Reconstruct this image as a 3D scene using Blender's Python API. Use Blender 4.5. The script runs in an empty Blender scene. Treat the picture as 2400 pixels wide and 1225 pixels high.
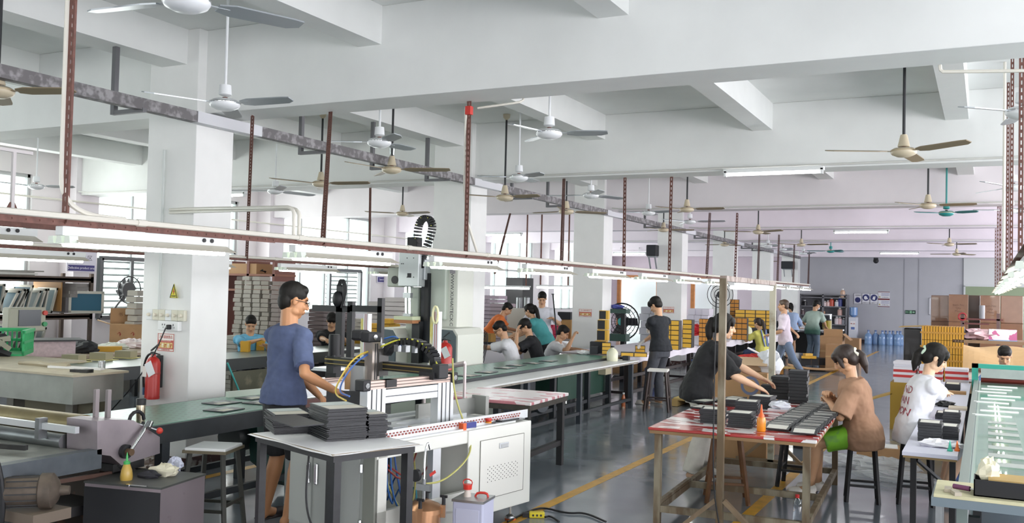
import bpy, bmesh, math, random
from mathutils import Vector as V, Matrix as Mx, Quaternion
rnd = random.Random(7)
S = bpy.context.scene
COL = S.collection
R_ = math.radians
# ------------------------------------------------------------------ camera (33 mm lens, 1.75 m above the floor)
F_PX, CX, CY = 2182.0, 1200.0, 612.5
yaw, pit, rol = R_(27.016), R_(1.742), R_(1.347)
EYE = V((0, 0, 1.75))
fwd = V((-math.sin(yaw)*math.cos(pit), math.cos(yaw)*math.cos(pit), math.sin(pit)))
rt0 = V((math.cos(yaw), math.sin(yaw), 0)); up0 = rt0.cross(fwd)
RGT = math.cos(rol)*rt0 + math.sin(rol)*up0
UPV = -math.sin(rol)*rt0 + math.cos(rol)*up0
cam = bpy.data.cameras.new('camera'); camo = bpy.data.objects.new('camera', cam); COL.objects.link(camo)
cam.sensor_width = 36.0; cam.lens = F_PX*36/2400; cam.clip_start = .05; cam.clip_end = 200
m3 = Mx((RGT, UPV, -fwd)).transposed()
camo.matrix_world = Mx.Translation(EYE) @ m3.to_4x4()
S.camera = camo
# ------------------------------------------------------------------ world: bright overcast daylight outside
W = bpy.data.worlds.new('overcast_sky'); S.world = W; W.use_nodes = True
bg = W.node_tree.nodes['Background']; bg.inputs[0].default_value = (.985, .99, .99, 1); bg.inputs[1].default_value = 7.0
S.view_settings.view_transform = 'Standard'; S.view_settings.look = 'None'
S.view_settings.gamma = 1; S.view_settings.use_curve_mapping = False
S.view_settings.exposure = -0.64
try:
    S.cycles.max_bounces = 8; S.cycles.diffuse_bounces = 5; S.cycles.glossy_bounces = 4; S.cycles.transparent_max_bounces = 8
    S.cycles.caustics_reflective = False; S.cycles.caustics_refractive = False; S.cycles.sample_clamp_indirect = 6
except Exception: pass
def daylight(x, y, z, sx, sz, rot, power, colr=(.96, .98, 1)):          # daylight entering by a window opening
    l = bpy.data.lights.new('window_daylight', 'AREA'); l.shape = 'RECTANGLE'; l.size = sx; l.size_y = sz
    l.energy = power; l.color = colr
    o = bpy.data.objects.new('window_daylight', l); COL.objects.link(o); o.location = (x, y, z); o.rotation_euler = rot
    return o
XL, XR, YB, YF, ZC = -15.3, 6.5, 39.0, -5.0, 4.13
for k in range(8):                                                       # right-hand windows
    daylight(XR-.02, -1.6+5.2*k, 2.0, 4.2, 2.2, (0, R_(90), 0), 420, (.96, .935, 1)).rotation_euler = (R_(90), 0, R_(90))
for k in range(7):                                                       # left-hand windows
    daylight(XL+.02, 3.9+5.2*k, 2.1, 3.4, 2.0, (R_(90), 0, R_(-90)), 170, (1, 1, .97))
for x in (-11, -4, 2.5):                                                 # openings in the wall behind the camera
    daylight(x, YF+.02, 1.9, 4.5, 2.4, (R_(90), 0, R_(180)), 190, (.97, 1, .97))
# ------------------------------------------------------------------ pixel helpers: a point of the photo at a known height or depth
def ray(px, py): return RGT*((px-CX)/F_PX) - UPV*((py-CY)/F_PX) + fwd
def AZ(px, py, z=0.0): d = ray(px, py); return EYE + d*((z-EYE.z)/d.z)
def AX(px, py, x): d = ray(px, py); return EYE + d*(x/d.x)
def AY(px, py, y): d = ray(px, py); return EYE + d*(y/d.y)
# ------------------------------------------------------------------ materials
_mats = {}
def lin(h):
    h = h.lstrip('#'); o = []
    for i in (0, 2, 4):
        c = int(h[i:i+2], 16)/255; o.append(c/12.92 if c <= .04045 else ((c+.055)/1.055)**2.4)
    return (*o, 1)
def M(hexc, rough=.55, metal=0., noise=0., scale=6., hex2=None, cover=.5, bump=0., alpha=1., coat=0., emit=0., trans=0., spec=.5, detail=4., stretch=None):
    key = (hexc, rough, metal, noise, scale, hex2, cover, bump, alpha, coat, emit, trans, spec, detail, stretch)
    if key in _mats: return _mats[key]
    m = bpy.data.materials.new('mat_%d' % len(_mats)); m.use_nodes = True
    nt = m.node_tree; N, L = nt.nodes, nt.links; p = N['Principled BSDF']
    p.inputs['Base Color'].default_value = lin(hexc); p.inputs['Roughness'].default_value = rough; p.inputs['Metallic'].default_value = metal
    p.inputs['Alpha'].default_value = alpha; p.inputs['Coat Weight'].default_value = coat
    p.inputs['Transmission Weight'].default_value = trans; p.inputs['Specular IOR Level'].default_value = spec
    if emit: p.inputs['Emission Color'].default_value = lin(hexc); p.inputs['Emission Strength'].default_value = emit
    if noise or hex2 or bump:
        tc = N.new('ShaderNodeTexCoord'); nz = N.new('ShaderNodeTexNoise'); nz.inputs['Scale'].default_value = scale; nz.inputs['Detail'].default_value = detail
        if stretch:
            mp = N.new('ShaderNodeMapping'); mp.inputs['Scale'].default_value = stretch
            L.new(tc.outputs['Object'], mp.inputs[0]); L.new(mp.outputs[0], nz.inputs[0])
        else: L.new(tc.outputs['Object'], nz.inputs['Vector'])
        if hex2 or noise:
            cr = N.new('ShaderNodeValToRGB'); a = lin(hexc)
            if hex2: b = lin(hex2); cr.color_ramp.elements[0].position = cover-.08; cr.color_ramp.elements[1].position = cover+.08; c0, c1 = a, b
            else: c0 = tuple(min(1, v*(1-noise)) for v in a[:3])+(1,); c1 = tuple(min(1, v*(1+noise)) for v in a[:3])+(1,); cr.color_ramp.elements[0].position = .3; cr.color_ramp.elements[1].position = .7
            cr.color_ramp.elements[0].color = c0; cr.color_ramp.elements[1].color = c1
            L.new(nz.outputs['Fac'], cr.inputs[0]); L.new(cr.outputs[0], p.inputs['Base Color'])
        if bump:
            b = N.new('ShaderNodeBump'); b.inputs['Strength'].default_value = min(1, bump); b.inputs['Distance'].default_value = .01
            L.new(nz.outputs['Fac'], b.inputs['Height']); L.new(b.outputs[0], p.inputs['Normal'])
    _mats[key] = m; return m
def glass_mat(name, tint='#eef6f4', refl=.12):
    m = bpy.data.materials.new(name); m.use_nodes = True; nt = m.node_tree; N, L = nt.nodes, nt.links
    N.remove(N['Principled BSDF']); t = N.new('ShaderNodeBsdfTransparent'); t.inputs[0].default_value = lin(tint)
    g = N.new('ShaderNodeBsdfGlossy'); g.inputs['Roughness'].default_value = .03
    mx = N.new('ShaderNodeMixShader'); lw = N.new('ShaderNodeLayerWeight'); lw.inputs[0].default_value = refl
    L.new(lw.outputs['Facing'], mx.inputs[0]); L.new(t.outputs[0], mx.inputs[1]); L.new(g.outputs[0], mx.inputs[2])
    L.new(mx.outputs[0], N['Material Output'].inputs[0]); return m
# ------------------------------------------------------------------ objects
def tag(o, label=None, cat=None, group=None, kind=None):
    if label: o['label'] = label
    if cat: o['category'] = cat
    if group: o['group'] = group
    if kind: o['kind'] = kind
    return o
def thing(name, label, cat, loc=(0, 0, 0), rz=0., group=None):
    o = bpy.data.objects.new(name, None); COL.objects.link(o); o.empty_display_size = .1
    o.location = loc; o.rotation_euler = (0, 0, rz)
    return tag(o, label, cat, group)
def kids(o): return [c for c in o.children]
def dup(root, loc=None, rz=None, label=None, group=None, scale=None):
    r = root.copy(); COL.objects.link(r)
    if loc is not None: r.location = loc
    if rz is not None: r.rotation_euler = (0, 0, rz)
    if scale is not None: r.scale = scale if hasattr(scale, '__len__') else (scale,)*3
    if label: r['label'] = label
    if group: r['group'] = group
    for ch in kids(root):
        c = ch.copy(); COL.objects.link(c); c.parent = r
        for g in kids(ch):
            d = g.copy(); COL.objects.link(d); d.parent = c
    return r
class B:
    def __init__(s): s.bm = bmesh.new()
    def box(s, c, d, rz=0., rot=None, bev=0.):
        c = V(c); hx, hy, hz = d[0]/2, d[1]/2, d[2]/2
        m = Mx.Translation(c) @ (rot.to_4x4() if rot else Mx.Rotation(rz, 4, 'Z'))
        vs = [s.bm.verts.new(m @ V((x*hx, y*hy, z*hz))) for x in (-1, 1) for y in (-1, 1) for z in (-1, 1)]
        fs = [s.bm.faces.new([vs[i] for i in f]) for f in ((0, 1, 3, 2), (4, 6, 7, 5), (0, 4, 5, 1), (2, 3, 7, 6), (0, 2, 6, 4), (1, 5, 7, 3))]
        if bev:
            es = list({e for f in fs for e in f.edges}); bmesh.ops.bevel(s.bm, geom=es, offset=bev, segments=2, affect='EDGES', profile=.5)
        return s
    def b2(s, a, b, bev=0.):
        a, b = V(a), V(b); return s.box((a+b)/2, [abs(b[i]-a[i]) for i in range(3)], bev=bev)
    def bar(s, p0, p1, w=.04, h=None, up=(0, 0, 1)):                    # square bar between two points
        p0, p1 = V(p0), V(p1); d = p1-p0; L = d.length
        if L < 1e-6: return s
        z = d/L; u = V(up); x = u.cross(z)
        if x.length < 1e-3: x = V((1, 0, 0)).cross(z)
        x.normalize(); y = z.cross(x); rot = Mx((x, y, z)).transposed()
        return s.box((p0+p1)/2, (w, h or w, L), rot=rot)
    def ring(s, c, x, y, n): return [s.bm.verts.new(c + x*math.cos(2*math.pi*i/n) + y*math.sin(2*math.pi*i/n)) for i in range(n)]
    def skin(s, rings, cap=True, close=False):
        n = len(rings[0]); R = list(rings)
        for a, b in list(zip(R, R[1:])) + ([(R[-1], R[0])] if close else []):
            for i in range(n): s.bm.faces.new((a[i], a[(i+1) % n], b[(i+1) % n], b[i]))
        if cap and not close:
            s.bm.faces.new(list(reversed(R[0]))); s.bm.faces.new(R[-1])
        return s
    def cone(s, p0, p1, r0, r1=None, n=12):
        p0, p1 = V(p0), V(p1); d = (p1-p0).normalized(); x = d.orthogonal().normalized(); y = d.cross(x); r1 = r0 if r1 is None else r1
        return s.skin([s.ring(p0, x*r0, y*r0, n), s.ring(p1, x*max(r1, 1e-4), y*max(r1, 1e-4), n)])
    def tube(s, pts, r, n=8, smooth=0, close=False):
        P = [V(p) for p in pts]
        for _ in range(smooth):
            Q = [P[0]]
            for a, b in zip(P, P[1:]): Q += [a*.75+b*.25, a*.25+b*.75]
            P = Q+[P[-1]]
        rs = r if hasattr(r, '__len__') else [r]*len(P); rings = []; x = None
        for i, p in enumerate(P):
            d = (P[min(i+1, len(P)-1)]-P[max(i-1, 0)])
            if close: d = P[(i+1) % len(P)]-P[i-1]
            if d.length < 1e-7: d = V((0, 0, 1))
            d.normalize()
            x = d.orthogonal().normalized() if x is None else (x-d*x.dot(d)).normalized()
            y = d.cross(x); rr = rs[min(i*len(rs)//len(P), len(rs)-1)]
            rings.append(s.ring(p, x*rr, y*rr, n))
        return s.skin(rings, close=close)
    def lathe(s, prof, c=(0, 0, 0), n=20, ax=None):                     # prof: (radius, height) list
        c = V(c); q = V((0, 0, 1)).rotation_difference(V(ax).normalized()) if ax else None; rings = []
        for r, h in prof:
            x, y, z = V((max(r, 1e-4), 0, 0)), V((0, max(r, 1e-4), 0)), V((0, 0, h))
            if q: x.rotate(q); y.rotate(q); z.rotate(q)
            rings.append(s.ring(c+z, x, y, n))
        return s.skin(rings)
    def ell(s, c, r, rot=None, nu=16, nv=10):
        c = V(c); rot = rot or Mx.Identity(3); rings = []
        for j in range(nv+1):
            t = math.pi*(j+.02)/(nv+.04); st, ct = math.sin(t), -math.cos(t)
            rings.append([s.bm.verts.new(c + rot @ V((r[0]*st*math.cos(2*math.pi*i/nu), r[1]*st*math.sin(2*math.pi*i/nu), r[2]*ct))) for i in range(nu)])
        return s.skin(rings)
    def prism(s, poly, axis='z', a=0., b=.1, loc=(0, 0, 0), rz=0.):      # extruded polygon
        mk = {'z': lambda p, t: V((p[0], p[1], t)), 'y': lambda p, t: V((p[0], t, p[1])), 'x': lambda p, t: V((t, p[0], p[1]))}[axis]
        m = Mx.Translation(V(loc)) @ Mx.Rotation(rz, 4, 'Z')
        r0 = [s.bm.verts.new(m @ mk(p, a)) for p in poly]; r1 = [s.bm.verts.new(m @ mk(p, b)) for p in poly]
        return s.skin([r0, r1])
    def grid(s, fn, nu, nv):
        vs = [[s.bm.verts.new(V(fn(i/nu, j/nv))) for j in range(nv+1)] for i in range(nu+1)]
        for i in range(nu):
            for j in range(nv): s.bm.faces.new((vs[i][j], vs[i+1][j], vs[i+1][j+1], vs[i][j+1]))
        return s
    def mesh(s, name, mat, smooth=False):
        bmesh.ops.recalc_face_normals(s.bm, faces=s.bm.faces[:])
        me = bpy.data.meshes.new(name); s.bm.to_mesh(me); s.bm.free(); me.materials.append(mat)
        if smooth:
            for p in me.polygons: p.use_smooth = True
            try: me.set_sharp_from_angle(angle=R_(40))
            except Exception: pass
        return me
    def ob(s, name, mat, parent=None, smooth=False, loc=None, rz=None):
        o = bpy.data.objects.new(name, s.mesh(name, mat, smooth)); COL.objects.link(o)
        if parent: o.parent = parent
        if loc is not None: o.location = loc
        if rz is not None: o.rotation_euler = (0, 0, rz)
        return o
    def st(s, name, mat, parent=None, smooth=False): return tag(s.ob(name, mat, parent, smooth), kind=None if parent else 'structure')
def solo(b, mat, label, cat, loc=None, rz=None, group=None, smooth=False, name=None):   # a thing that is one mesh
    return tag(b.ob(name or cat.replace(' ', '_'), mat, None, smooth, loc, rz), label, cat, group)
def text(body, size, mat, parent, mtx, name='lettering', sx=1., thick=.0006):
    c = bpy.data.curves.new('t', 'FONT'); c.body = body; c.size = size; c.align_x = 'CENTER'; c.align_y = 'CENTER'; c.extrude = thick; c.resolution_u = 2
    t = bpy.data.objects.new('t', c); COL.objects.link(t); bpy.context.view_layer.update()
    me = bpy.data.meshes.new_from_object(t.evaluated_get(bpy.context.evaluated_depsgraph_get()))
    bpy.data.objects.remove(t); bpy.data.curves.remove(c)
    me.materials.clear(); me.materials.append(mat); me.transform(mtx @ Mx.Diagonal((sx, 1, 1, 1)))
    o = bpy.data.objects.new(name, me); COL.objects.link(o); o.parent = parent; return o
def face_y(x, y, z): return Mx.Translation((x, y, z)) @ Mx.Rotation(R_(90), 4, 'X')          # readable from -Y
def face_x(x, y, z): return Mx.Translation((x, y, z)) @ Mx.Rotation(R_(90), 4, 'Z') @ Mx.Rotation(R_(90), 4, 'X')  # readable from +X
def lump(c, r, seed, nu=14, nv=9, amp=.25, fl=0.0):                      # crumpled lump for cloths and bags
    rg = random.Random(seed); b = B(); b.ell((0, 0, 0), (1, 1, 1), nu=nu, nv=nv)
    for v in b.bm.verts:
        k = 1 + rg.uniform(-amp, amp); v.co = V((c[0]+v.co.x*r[0]*k, c[1]+v.co.y*r[1]*k, c[2]+max(v.co.z, -fl if fl else -1)*r[2]*k))
    return b
NTH = 'first second third fourth fifth sixth seventh eighth ninth tenth eleventh twelfth thirteenth fourteenth fifteenth sixteenth seventeenth eighteenth nineteenth twentieth twenty-first twenty-second twenty-third twenty-fourth twenty-fifth twenty-sixth twenty-seventh twenty-eighth twenty-ninth thirtieth thirty-first'.split()
def pos(i, n): return 'bottom one' if i == 0 else ('top one' if i == n-1 else NTH[i]+' from bottom')
def inst(label, what): return label.replace(' in the ', ', %s, in the ' % what, 1)
# common materials
WHITE = M('#e5e7e5', .6, noise=.03, scale=2.5, bump=.05); COLW = M('#eaebe9', .5, noise=.03, scale=3, bump=.04)
STEEL = M('#8d9092', .35, .9, noise=.15, scale=8); ALU = M('#d3d7da', .35, .55, noise=.04, scale=9); DARK = M('#26282b', .5, noise=.2, scale=7)
BLACK = M('#15161a', .55); RUST = M('#6b4038', .7, noise=.3, scale=25); CHROME = M('#c9cbcc', .15, 1.); CREAM = M('#e6e0cf', .5)
PAPER = M('#efeff0', .6, noise=.03, scale=5); CARD = M('#b08a62', .75, noise=.08, scale=6); YEL = M('#e0a92e', .6); DYEL = M('#d9a23a', .6, noise=.06, scale=9)
# ================================================================== the hall
def floor_mat():
    m = bpy.data.materials.new('painted_floor'); m.use_nodes = True; nt = m.node_tree; N, L = nt.nodes, nt.links; p = N['Principled BSDF']
    tc = N.new('ShaderNodeTexCoord')
    n1 = N.new('ShaderNodeTexNoise'); n1.inputs['Scale'].default_value = .55; n1.inputs['Detail'].default_value = 6
    n2 = N.new('ShaderNodeTexNoise'); n2.inputs['Scale'].default_value = 3.5; n2.inputs['Detail'].default_value = 8
    for n in (n1, n2): L.new(tc.outputs['Object'], n.inputs['Vector'])
    cr = N.new('ShaderNodeValToRGB'); cr.color_ramp.elements[0].color = lin('#687079'); cr.color_ramp.elements[1].color = lin('#858d95')
    cr.color_ramp.elements[0].position = .3; cr.color_ramp.elements[1].position = .72
    L.new(n1.outputs['Fac'], cr.inputs[0]); L.new(cr.outputs[0], p.inputs['Base Color'])
    mr = N.new('ShaderNodeMapRange'); mr.inputs[1].default_value = .3; mr.inputs[2].default_value = .7; mr.inputs[3].default_value = .07; mr.inputs[4].default_value = .2
    L.new(n2.outputs['Fac'], mr.inputs[0]); L.new(mr.outputs[0], p.inputs['Roughness'])
    b = N.new('ShaderNodeBump'); b.inputs['Strength'].default_value = .06; b.inputs['Distance'].default_value = .02
    L.new(n2.outputs['Fac'], b.inputs['Height']); L.new(b.outputs[0], p.inputs['Normal'])
    p.inputs['Specular IOR Level'].default_value = .6
    return m
B().b2((XL-.2, YF-.2, -.2), (XR+.2, YB+.2, 0)).st('floor', floor_mat())
B().b2((XL-.2, YF-.2, ZC), (XR+.2, YB+.2, ZC+.2)).st('ceiling', WHITE)
LINE = M('#c9992f', .35, noise=.2, scale=9)
B().b2((-3.23, 4, .0005), (-3.13, 33, .0015)).st('trim_1', LINE)
B().b2((-1.73, 5, .0005), (-1.63, 15.2, .0015)).st('trim_2', LINE)
B().b2((-7.6, 5.9, .0005), (-6.2, 6.0, .0015)).st('trim_3', LINE)
B().b2((-6.3, 5.9, .0005), (-6.2, 12, .0015)).st('trim_4', LINE)
WL = M('#e6e1e2', .65, noise=.03, scale=2); WBK = M('#aeafb5', .6, noise=.03, scale=2); LILAC = M('#efe6ee', .6, noise=.03, scale=2)
# left wall with a window opening in every bay
b = B(); wins = []
b.b2((XL-.2, YF, 0), (XL, YB, 1.0)); b.b2((XL-.2, YF, 3.62), (XL, YB, ZC)); y0 = YF
for k in range(-1, 7):
    a, c = 6.35+5.2*k-4.5, 6.35+5.2*k-.6
    if k == 6: c = 6.35+5.2*k-1.3
    b.b2((XL-.2, y0, 1.0), (XL, a, 3.62)); y0 = c; wins.append((a, c))
b.b2((XL-.2, y0, 1.0), (XL, YB, 3.62)); b.st('wall_left', WL)
GL = glass_mat('window_glass'); FR = M('#c3c5c5', .5, .2); LOUV = M('#9a9c9c', .5, .3)
for i, (a, c) in enumerate(wins):
    w = thing('window_%d' % (i+1), None, None, (XL-.1, (a+c)/2, 1.0)); w['kind'] = 'structure'
    h = (c-a)/2; f = B()
    for y in (-h+.03, -h/2, 0, h/2, h-.03): f.b2((-.04, y-.025, 0), (.04, y+.025, 2.62))
    for z in (.03, 1.45, 2.59): f.b2((-.04, -h, z-.03), (.04, h, z+.03))
    f.ob('window_frame', FR, w)
    for j in range(4):
        for z0, z1 in ((.06, 1.42), (1.48, 2.56)):
            B().b2((-.006, -h+j*h/2+.03, z0), (.006, -h+(j+1)*h/2-.03, z1)).ob('pane', GL, w)
# pilasters and columns
for k in range(-1, 7):
    y = 6.35+5.2*k
    B().b2((XL, y, 0), (XL+.4, y+.5, ZC)).st('pilaster', M('#e6e0e4', .6, noise=.03, scale=2))
    c = thing('column', None, None, (-6.885, y+.24, 0)); c['kind'] = 'structure'
    B().b2((-.315, -.24, .12), (.315, .24, ZC), bev=.008).ob('shaft', COLW, c)
    B().b2((-.322, -.247, 0), (.322, .247, .125)).ob('baseboard', M('#4c2f2c', .6, hex2='#c9c6c2', cover=.62, scale=9), c)
for k in range(-2, 8):                                                   # cross beams
    y = 6.45+5.2*k; zb = 3.34 if k == 0 else 3.31
    if y > YB-.5: continue
    B().b2((XL, y, zb), (XR, y+.43, ZC), bev=.006).st('cross_beam', WHITE if k < 2 else (M('#e4dfe2', .6, noise=.03, scale=2) if k < 3 else LILAC))
for i, x in enumerate((-13.45, -11.27, -9.09, -6.89, -4.69, -2.48, -.3, 1.88, 4.06)):   # joists along the hall
    for k in range(-2, 7):
        y = 6.45+5.2*k
        B().b2((x-.13 if i != 3 else x-.16, y+.43, 3.8), (x+.11 if i != 3 else x+.17, min(y+5.2, YB), ZC)).st('joist', WHITE if k < 2 else M('#dedbdd', .6, noise=.03, scale=2))
# back wall: grey field, pale right part with a door, left part with two framed openings
d1a, d1b = AY(1452, 700, YB).x, AY(1541, 700, YB).x; d2a, d2b = AY(1625, 700, YB).x, AY(1680, 700, YB).x
ZD = 2.42
xg, xr = AY(1872, 700, YB).x, AY(2258, 700, YB).x
b = B(); b.b2((XL, YB, 0), (d1a, YB+.2, ZC)); b.b2((d1a, YB, ZD), (d1b, YB+.2, ZC)); b.b2((d1b, YB, 0), (d2a, YB+.2, ZC)); b.b2((d2a, YB, ZD), (d2b, YB+.2, ZC))
b.b2((d2b, YB, 0), (xg, YB+.2, ZC)); b.st('wall_back', M('#dccfda', .6, noise=.03, scale=2))
B().b2((xg, YB, 0), (xr, YB+.2, ZC)).st('wall_back_grey', WBK)
B().b2((xr, YB-.05, 0), (XR, YB+.2, ZC)).st('wall_back_right', M('#cdd0d0', .6))
B().b2((xg, YB-.012, 0), (xr, YB, .12)).st('baseboard_back', M('#4a3b3a', .6))
for x in (2118, 2152): B().b2((AY(x, 700, YB).x, YB-.014, 0), (AY(x, 700, YB).x+.03, YB, 3.3)).st('trim_5', M('#9b9ca3', .6))
ORG = M('#b5733a', .5, noise=.15, scale=6)
for i, (a, c) in enumerate(((d1a, d1b), (d2a, d2b))):
    w = thing('door_%d' % (i+1), None, None, ((a+c)/2, YB-.02, 0)); w['kind'] = 'structure'; h = (c-a)/2
    B().b2((-h-.1, -.05, 0), (-h+.05, .1, ZD+.1)).b2((h-.05, -.05, 0), (h+.1, .1, ZD+.1)).b2((-h, -.05, ZD), (h, .1, ZD+.1)).ob('door_frame', ORG, w)
    B().b2((-h-.3, .9, 0), (h+1.2, 1.0, 3)).ob('room_beyond', M('#cfdedb', .6), w)
GD = thing('door_3', None, None, (AY(2340, 700, YB).x, YB-.08, 0)); GD['kind'] = 'structure'
B().b2((-1.1, -.02, 0), (1.6, .04, 2.28)).ob('door_leaf', M('#8b9a7c', .5), GD); B().b2((-1.16, -.03, 2.28), (1.66, .04, 2.36)).b2((-1.16, -.03, 0), (-1.1, .04, 2.3)).ob('door_frame', M('#c8cccc', .5), GD)
# right wall and the wall behind the camera, both with large openings
b = B(); b.b2((XR, YF, 0), (XR+.2, YB, .9)); b.b2((XR, YF, 3.1), (XR+.2, YB, ZC)); y0 = YF
for k in range(8):
    b.b2((XR, y0, .9), (XR+.2, -3.7+5.2*k, 3.1)); y0 = .5+5.2*k
b.b2((XR, y0, .9), (XR+.2, YB, 3.1)); b.st('wall_right', WL)
b = B(); b.b2((XL, YF-.2, 0), (XR, YF, .7)); b.b2((XL, YF-.2, 3.1), (XR, YF, ZC)); x0 = XL
for x in (-11, -4, 2.5): b.b2((x0, YF-.2, .7), (x-2.25, YF, 3.1)); x0 = x+2.25
b.b2((x0, YF-.2, .7), (XR, YF, 3.1)); b.st('wall_front', WL)
# ================================================================== ceiling fans
FW, FBG, FT = M('#e3e6e8', .3), M('#c9bda4', .4), M('#2f8f8c', .35)
BLW, BLB, BLT = M('#aab0b4', .3, .4), M('#8d7f66', .45), M('#2b7f80', .4)
def fan(px, py, typ, tip, label, z=3.15, R=None, cup=False):
    c = AZ(px, py, z); t = AZ(tip[0], tip[1], z); d = t-c
    R = R or min(.75, max(.52, d.xy.length)); a0 = math.atan2(d.y, d.x)
    top = ZC
    for k in range(-2, 8):
        if 6.4+5.2*k < c.y < 6.9+5.2*k: top = 3.31
    body, blade = {'w': (FW, BLW), 'b': (FBG, BLB), 't': (FT, BLT)}[typ]
    f = thing('ceiling_fan', label, 'fan', (c.x, c.y, z), group=None)
    B().cone((0, 0, .1), (0, 0, top-z), .014 if typ != 'w' else .011, n=8).ob('rod', DARK if typ == 'b' else body, f)
    B().lathe([(.0, top-z-.001), (.05, top-z-.002), (.045, top-z-.05), (.015, top-z-.08)], n=14).ob('ceiling_mount', body, f, True)
    if typ == 'b': B().lathe([(.03, .16), (.033, .15), (.055, .05), (.05, .045), (.0, .045)], n=16).ob('rod_cover', body, f, True)
    else: B().lathe([(.02, .15), (.045, .145), (.05, .07), (.03, .06), (.0, .06)], n=16).ob('rod_cover', body, f, True)
    B().lathe([(.0, .035), (.09, .03), (.115, .015), (.118, -.01), (.105, -.03), (.06, -.05), (.0, -.055)], n=24).ob('motor', body, f, True)
    B().lathe([(.119, .012), (.121, .006), (.119, 0)], n=24).ob('trim_band', CHROME if typ == 'w' else M('#b9a888', .3), f, True)
    B().lathe([(.0, .05), (.02, .05), (.02, .03), (.0, .03)], n=10).ob('coupling', RUST, f)
    for k in range(3):
        a = a0 + k*2.0944; b = B(); rot = Mx.Rotation(a, 3, 'Z') @ Mx.Rotation(R_(-11), 3, 'X'); vs = []
        prof = [(.16, -.035, .035), (.24, -.062, .062), (R-.06, -.058, .055), (R, -.05, .02)]
        for zz in (.004, -.004):
            vs.append([[b.bm.verts.new(rot @ V((r, w, zz))) for w in (w0, w1)] for r, w0, w1 in prof])
        ringp = lambda L: [p[0] for p in L]+[p[1] for p in reversed(L)]
        b.skin([ringp(vs[0]), ringp(vs[1])])
        b.bar(rot @ V((.09, 0, 0)), rot @ V((.22, 0, 0)), .03, .006)
        b.ob('blade', blade, f)
    if cup: B().lathe([(.025, .17), (.03, .17), (.045, .3), (.042, .3), (.022, .175)], n=14).ob('plastic_cup', glass_mat('clear_plastic', '#f2f5f4', .2), f, True)
    return f
fan(437, 3, 'w', (655, 50), 'white ceiling fan cut off by the top edge of the photo', R=.62)
fan(527, 243, 'w', (708, 232), 'white ceiling fan hanging in front of the first column beam', R=.62)
fan(-6, 213, 'b', (203, 213), 'beige ceiling fan at the left edge, blades partly out of view', R=.62)
fan(85, 436, 'w', (175, 438), 'small white ceiling fan in front of the far left window')
fan(918, 397, 'b', (1055, 398), 'beige ceiling fan with a clear plastic cup around its rod', cup=True)
fan(752, 430, 'b', (875, 428), 'beige ceiling fan with dark rod just left of the cup fan')
fan(889, 333, 'w', (930, 318), 'white ceiling fan with white rod just above the cup fan')
fan(1287, 312, 'w', (1262, 306), 'white ceiling fan with dark rod behind the first wide beam')
fan(1216, 415, 'w', (1238, 421), 'white ceiling fan right of the second column')
fan(645, 447, 'w', (750, 460), 'white ceiling fan right of the first column, on long white rod')
fan(943, 500, 'b', (1007, 497), 'beige ceiling fan above the far left windows')
fan(1183, 462, 'b', (1265, 458), 'beige ceiling fan between second column and grey duct', z=3.0)
fan(1327, 495, 'b', (1420, 500), 'beige ceiling fan in front of third column top', z=3.0)
fan(1385, 457, 'w', (1412, 446), 'white ceiling fan above third column with one blade tilted up')
fan(1610, 490, 'b', (1698, 488), 'beige ceiling fan above fourth column with dark rod')
fan(1555, 538, 'b', (1627, 539), 'beige ceiling fan touching the duct line before fourth column')
fan(1520, 498, 'w', (1536, 504), 'small white ceiling fan left of the fourth column fan')
fan(1617, 519, 'w', (1700, 518), 'small white ceiling fan just below the fourth column fan')
fan(2118, 355, 'b', (2315, 325), 'large beige ceiling fan at upper right on long dark rod', R=.72)
fan(2175, 481, 'b', (2290, 478), 'beige ceiling fan below the large upper right fan')
fan(2218, 499, 't', (2288, 495), 'teal ceiling fan below the beige fan at right')
fan(1777, 543, 'b', (1855, 538), 'beige ceiling fan above the fifth column')
fan(1698, 573, 'b', (1735, 575), 'beige ceiling fan at far end of grey duct')
fan(1947, 588, 't', (1975, 586), 'small teal ceiling fan in front of the back wall')
fan(1878, 573, 'b', (1945, 572), 'beige ceiling fan left of the small teal fan')
fan(2225, 572, 'b', (2290, 571), 'small beige ceiling fan far right, nearer of two')
fan(2242, 595, 'b', (2275, 591), 'small beige ceiling fan far right, farther of two')
fan(1793, 612, 'b', (1815, 612), 'tiny beige ceiling fan in front of the far columns')
fan(1800, 575, 'w', (1820, 577), 'tiny white ceiling fan right of fifth column, nearest of three')
fan(1835, 583, 'w', (1855, 585), 'tiny white ceiling fan right of fifth column, middle of three')
fan(1883, 593, 'w', (1900, 595), 'tiny white ceiling fan right of fifth column, farthest of three')
fan(2375, 438, 'w', (2290, 452), 'white ceiling fan at right edge beside slotted posts')
fan(2397, 262, 'w', (2275, 252), 'white ceiling fan cut off by the right edge')
fan(2369, 492, 'w', (2330, 492), 'white ceiling fan far right behind slotted posts')
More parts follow.
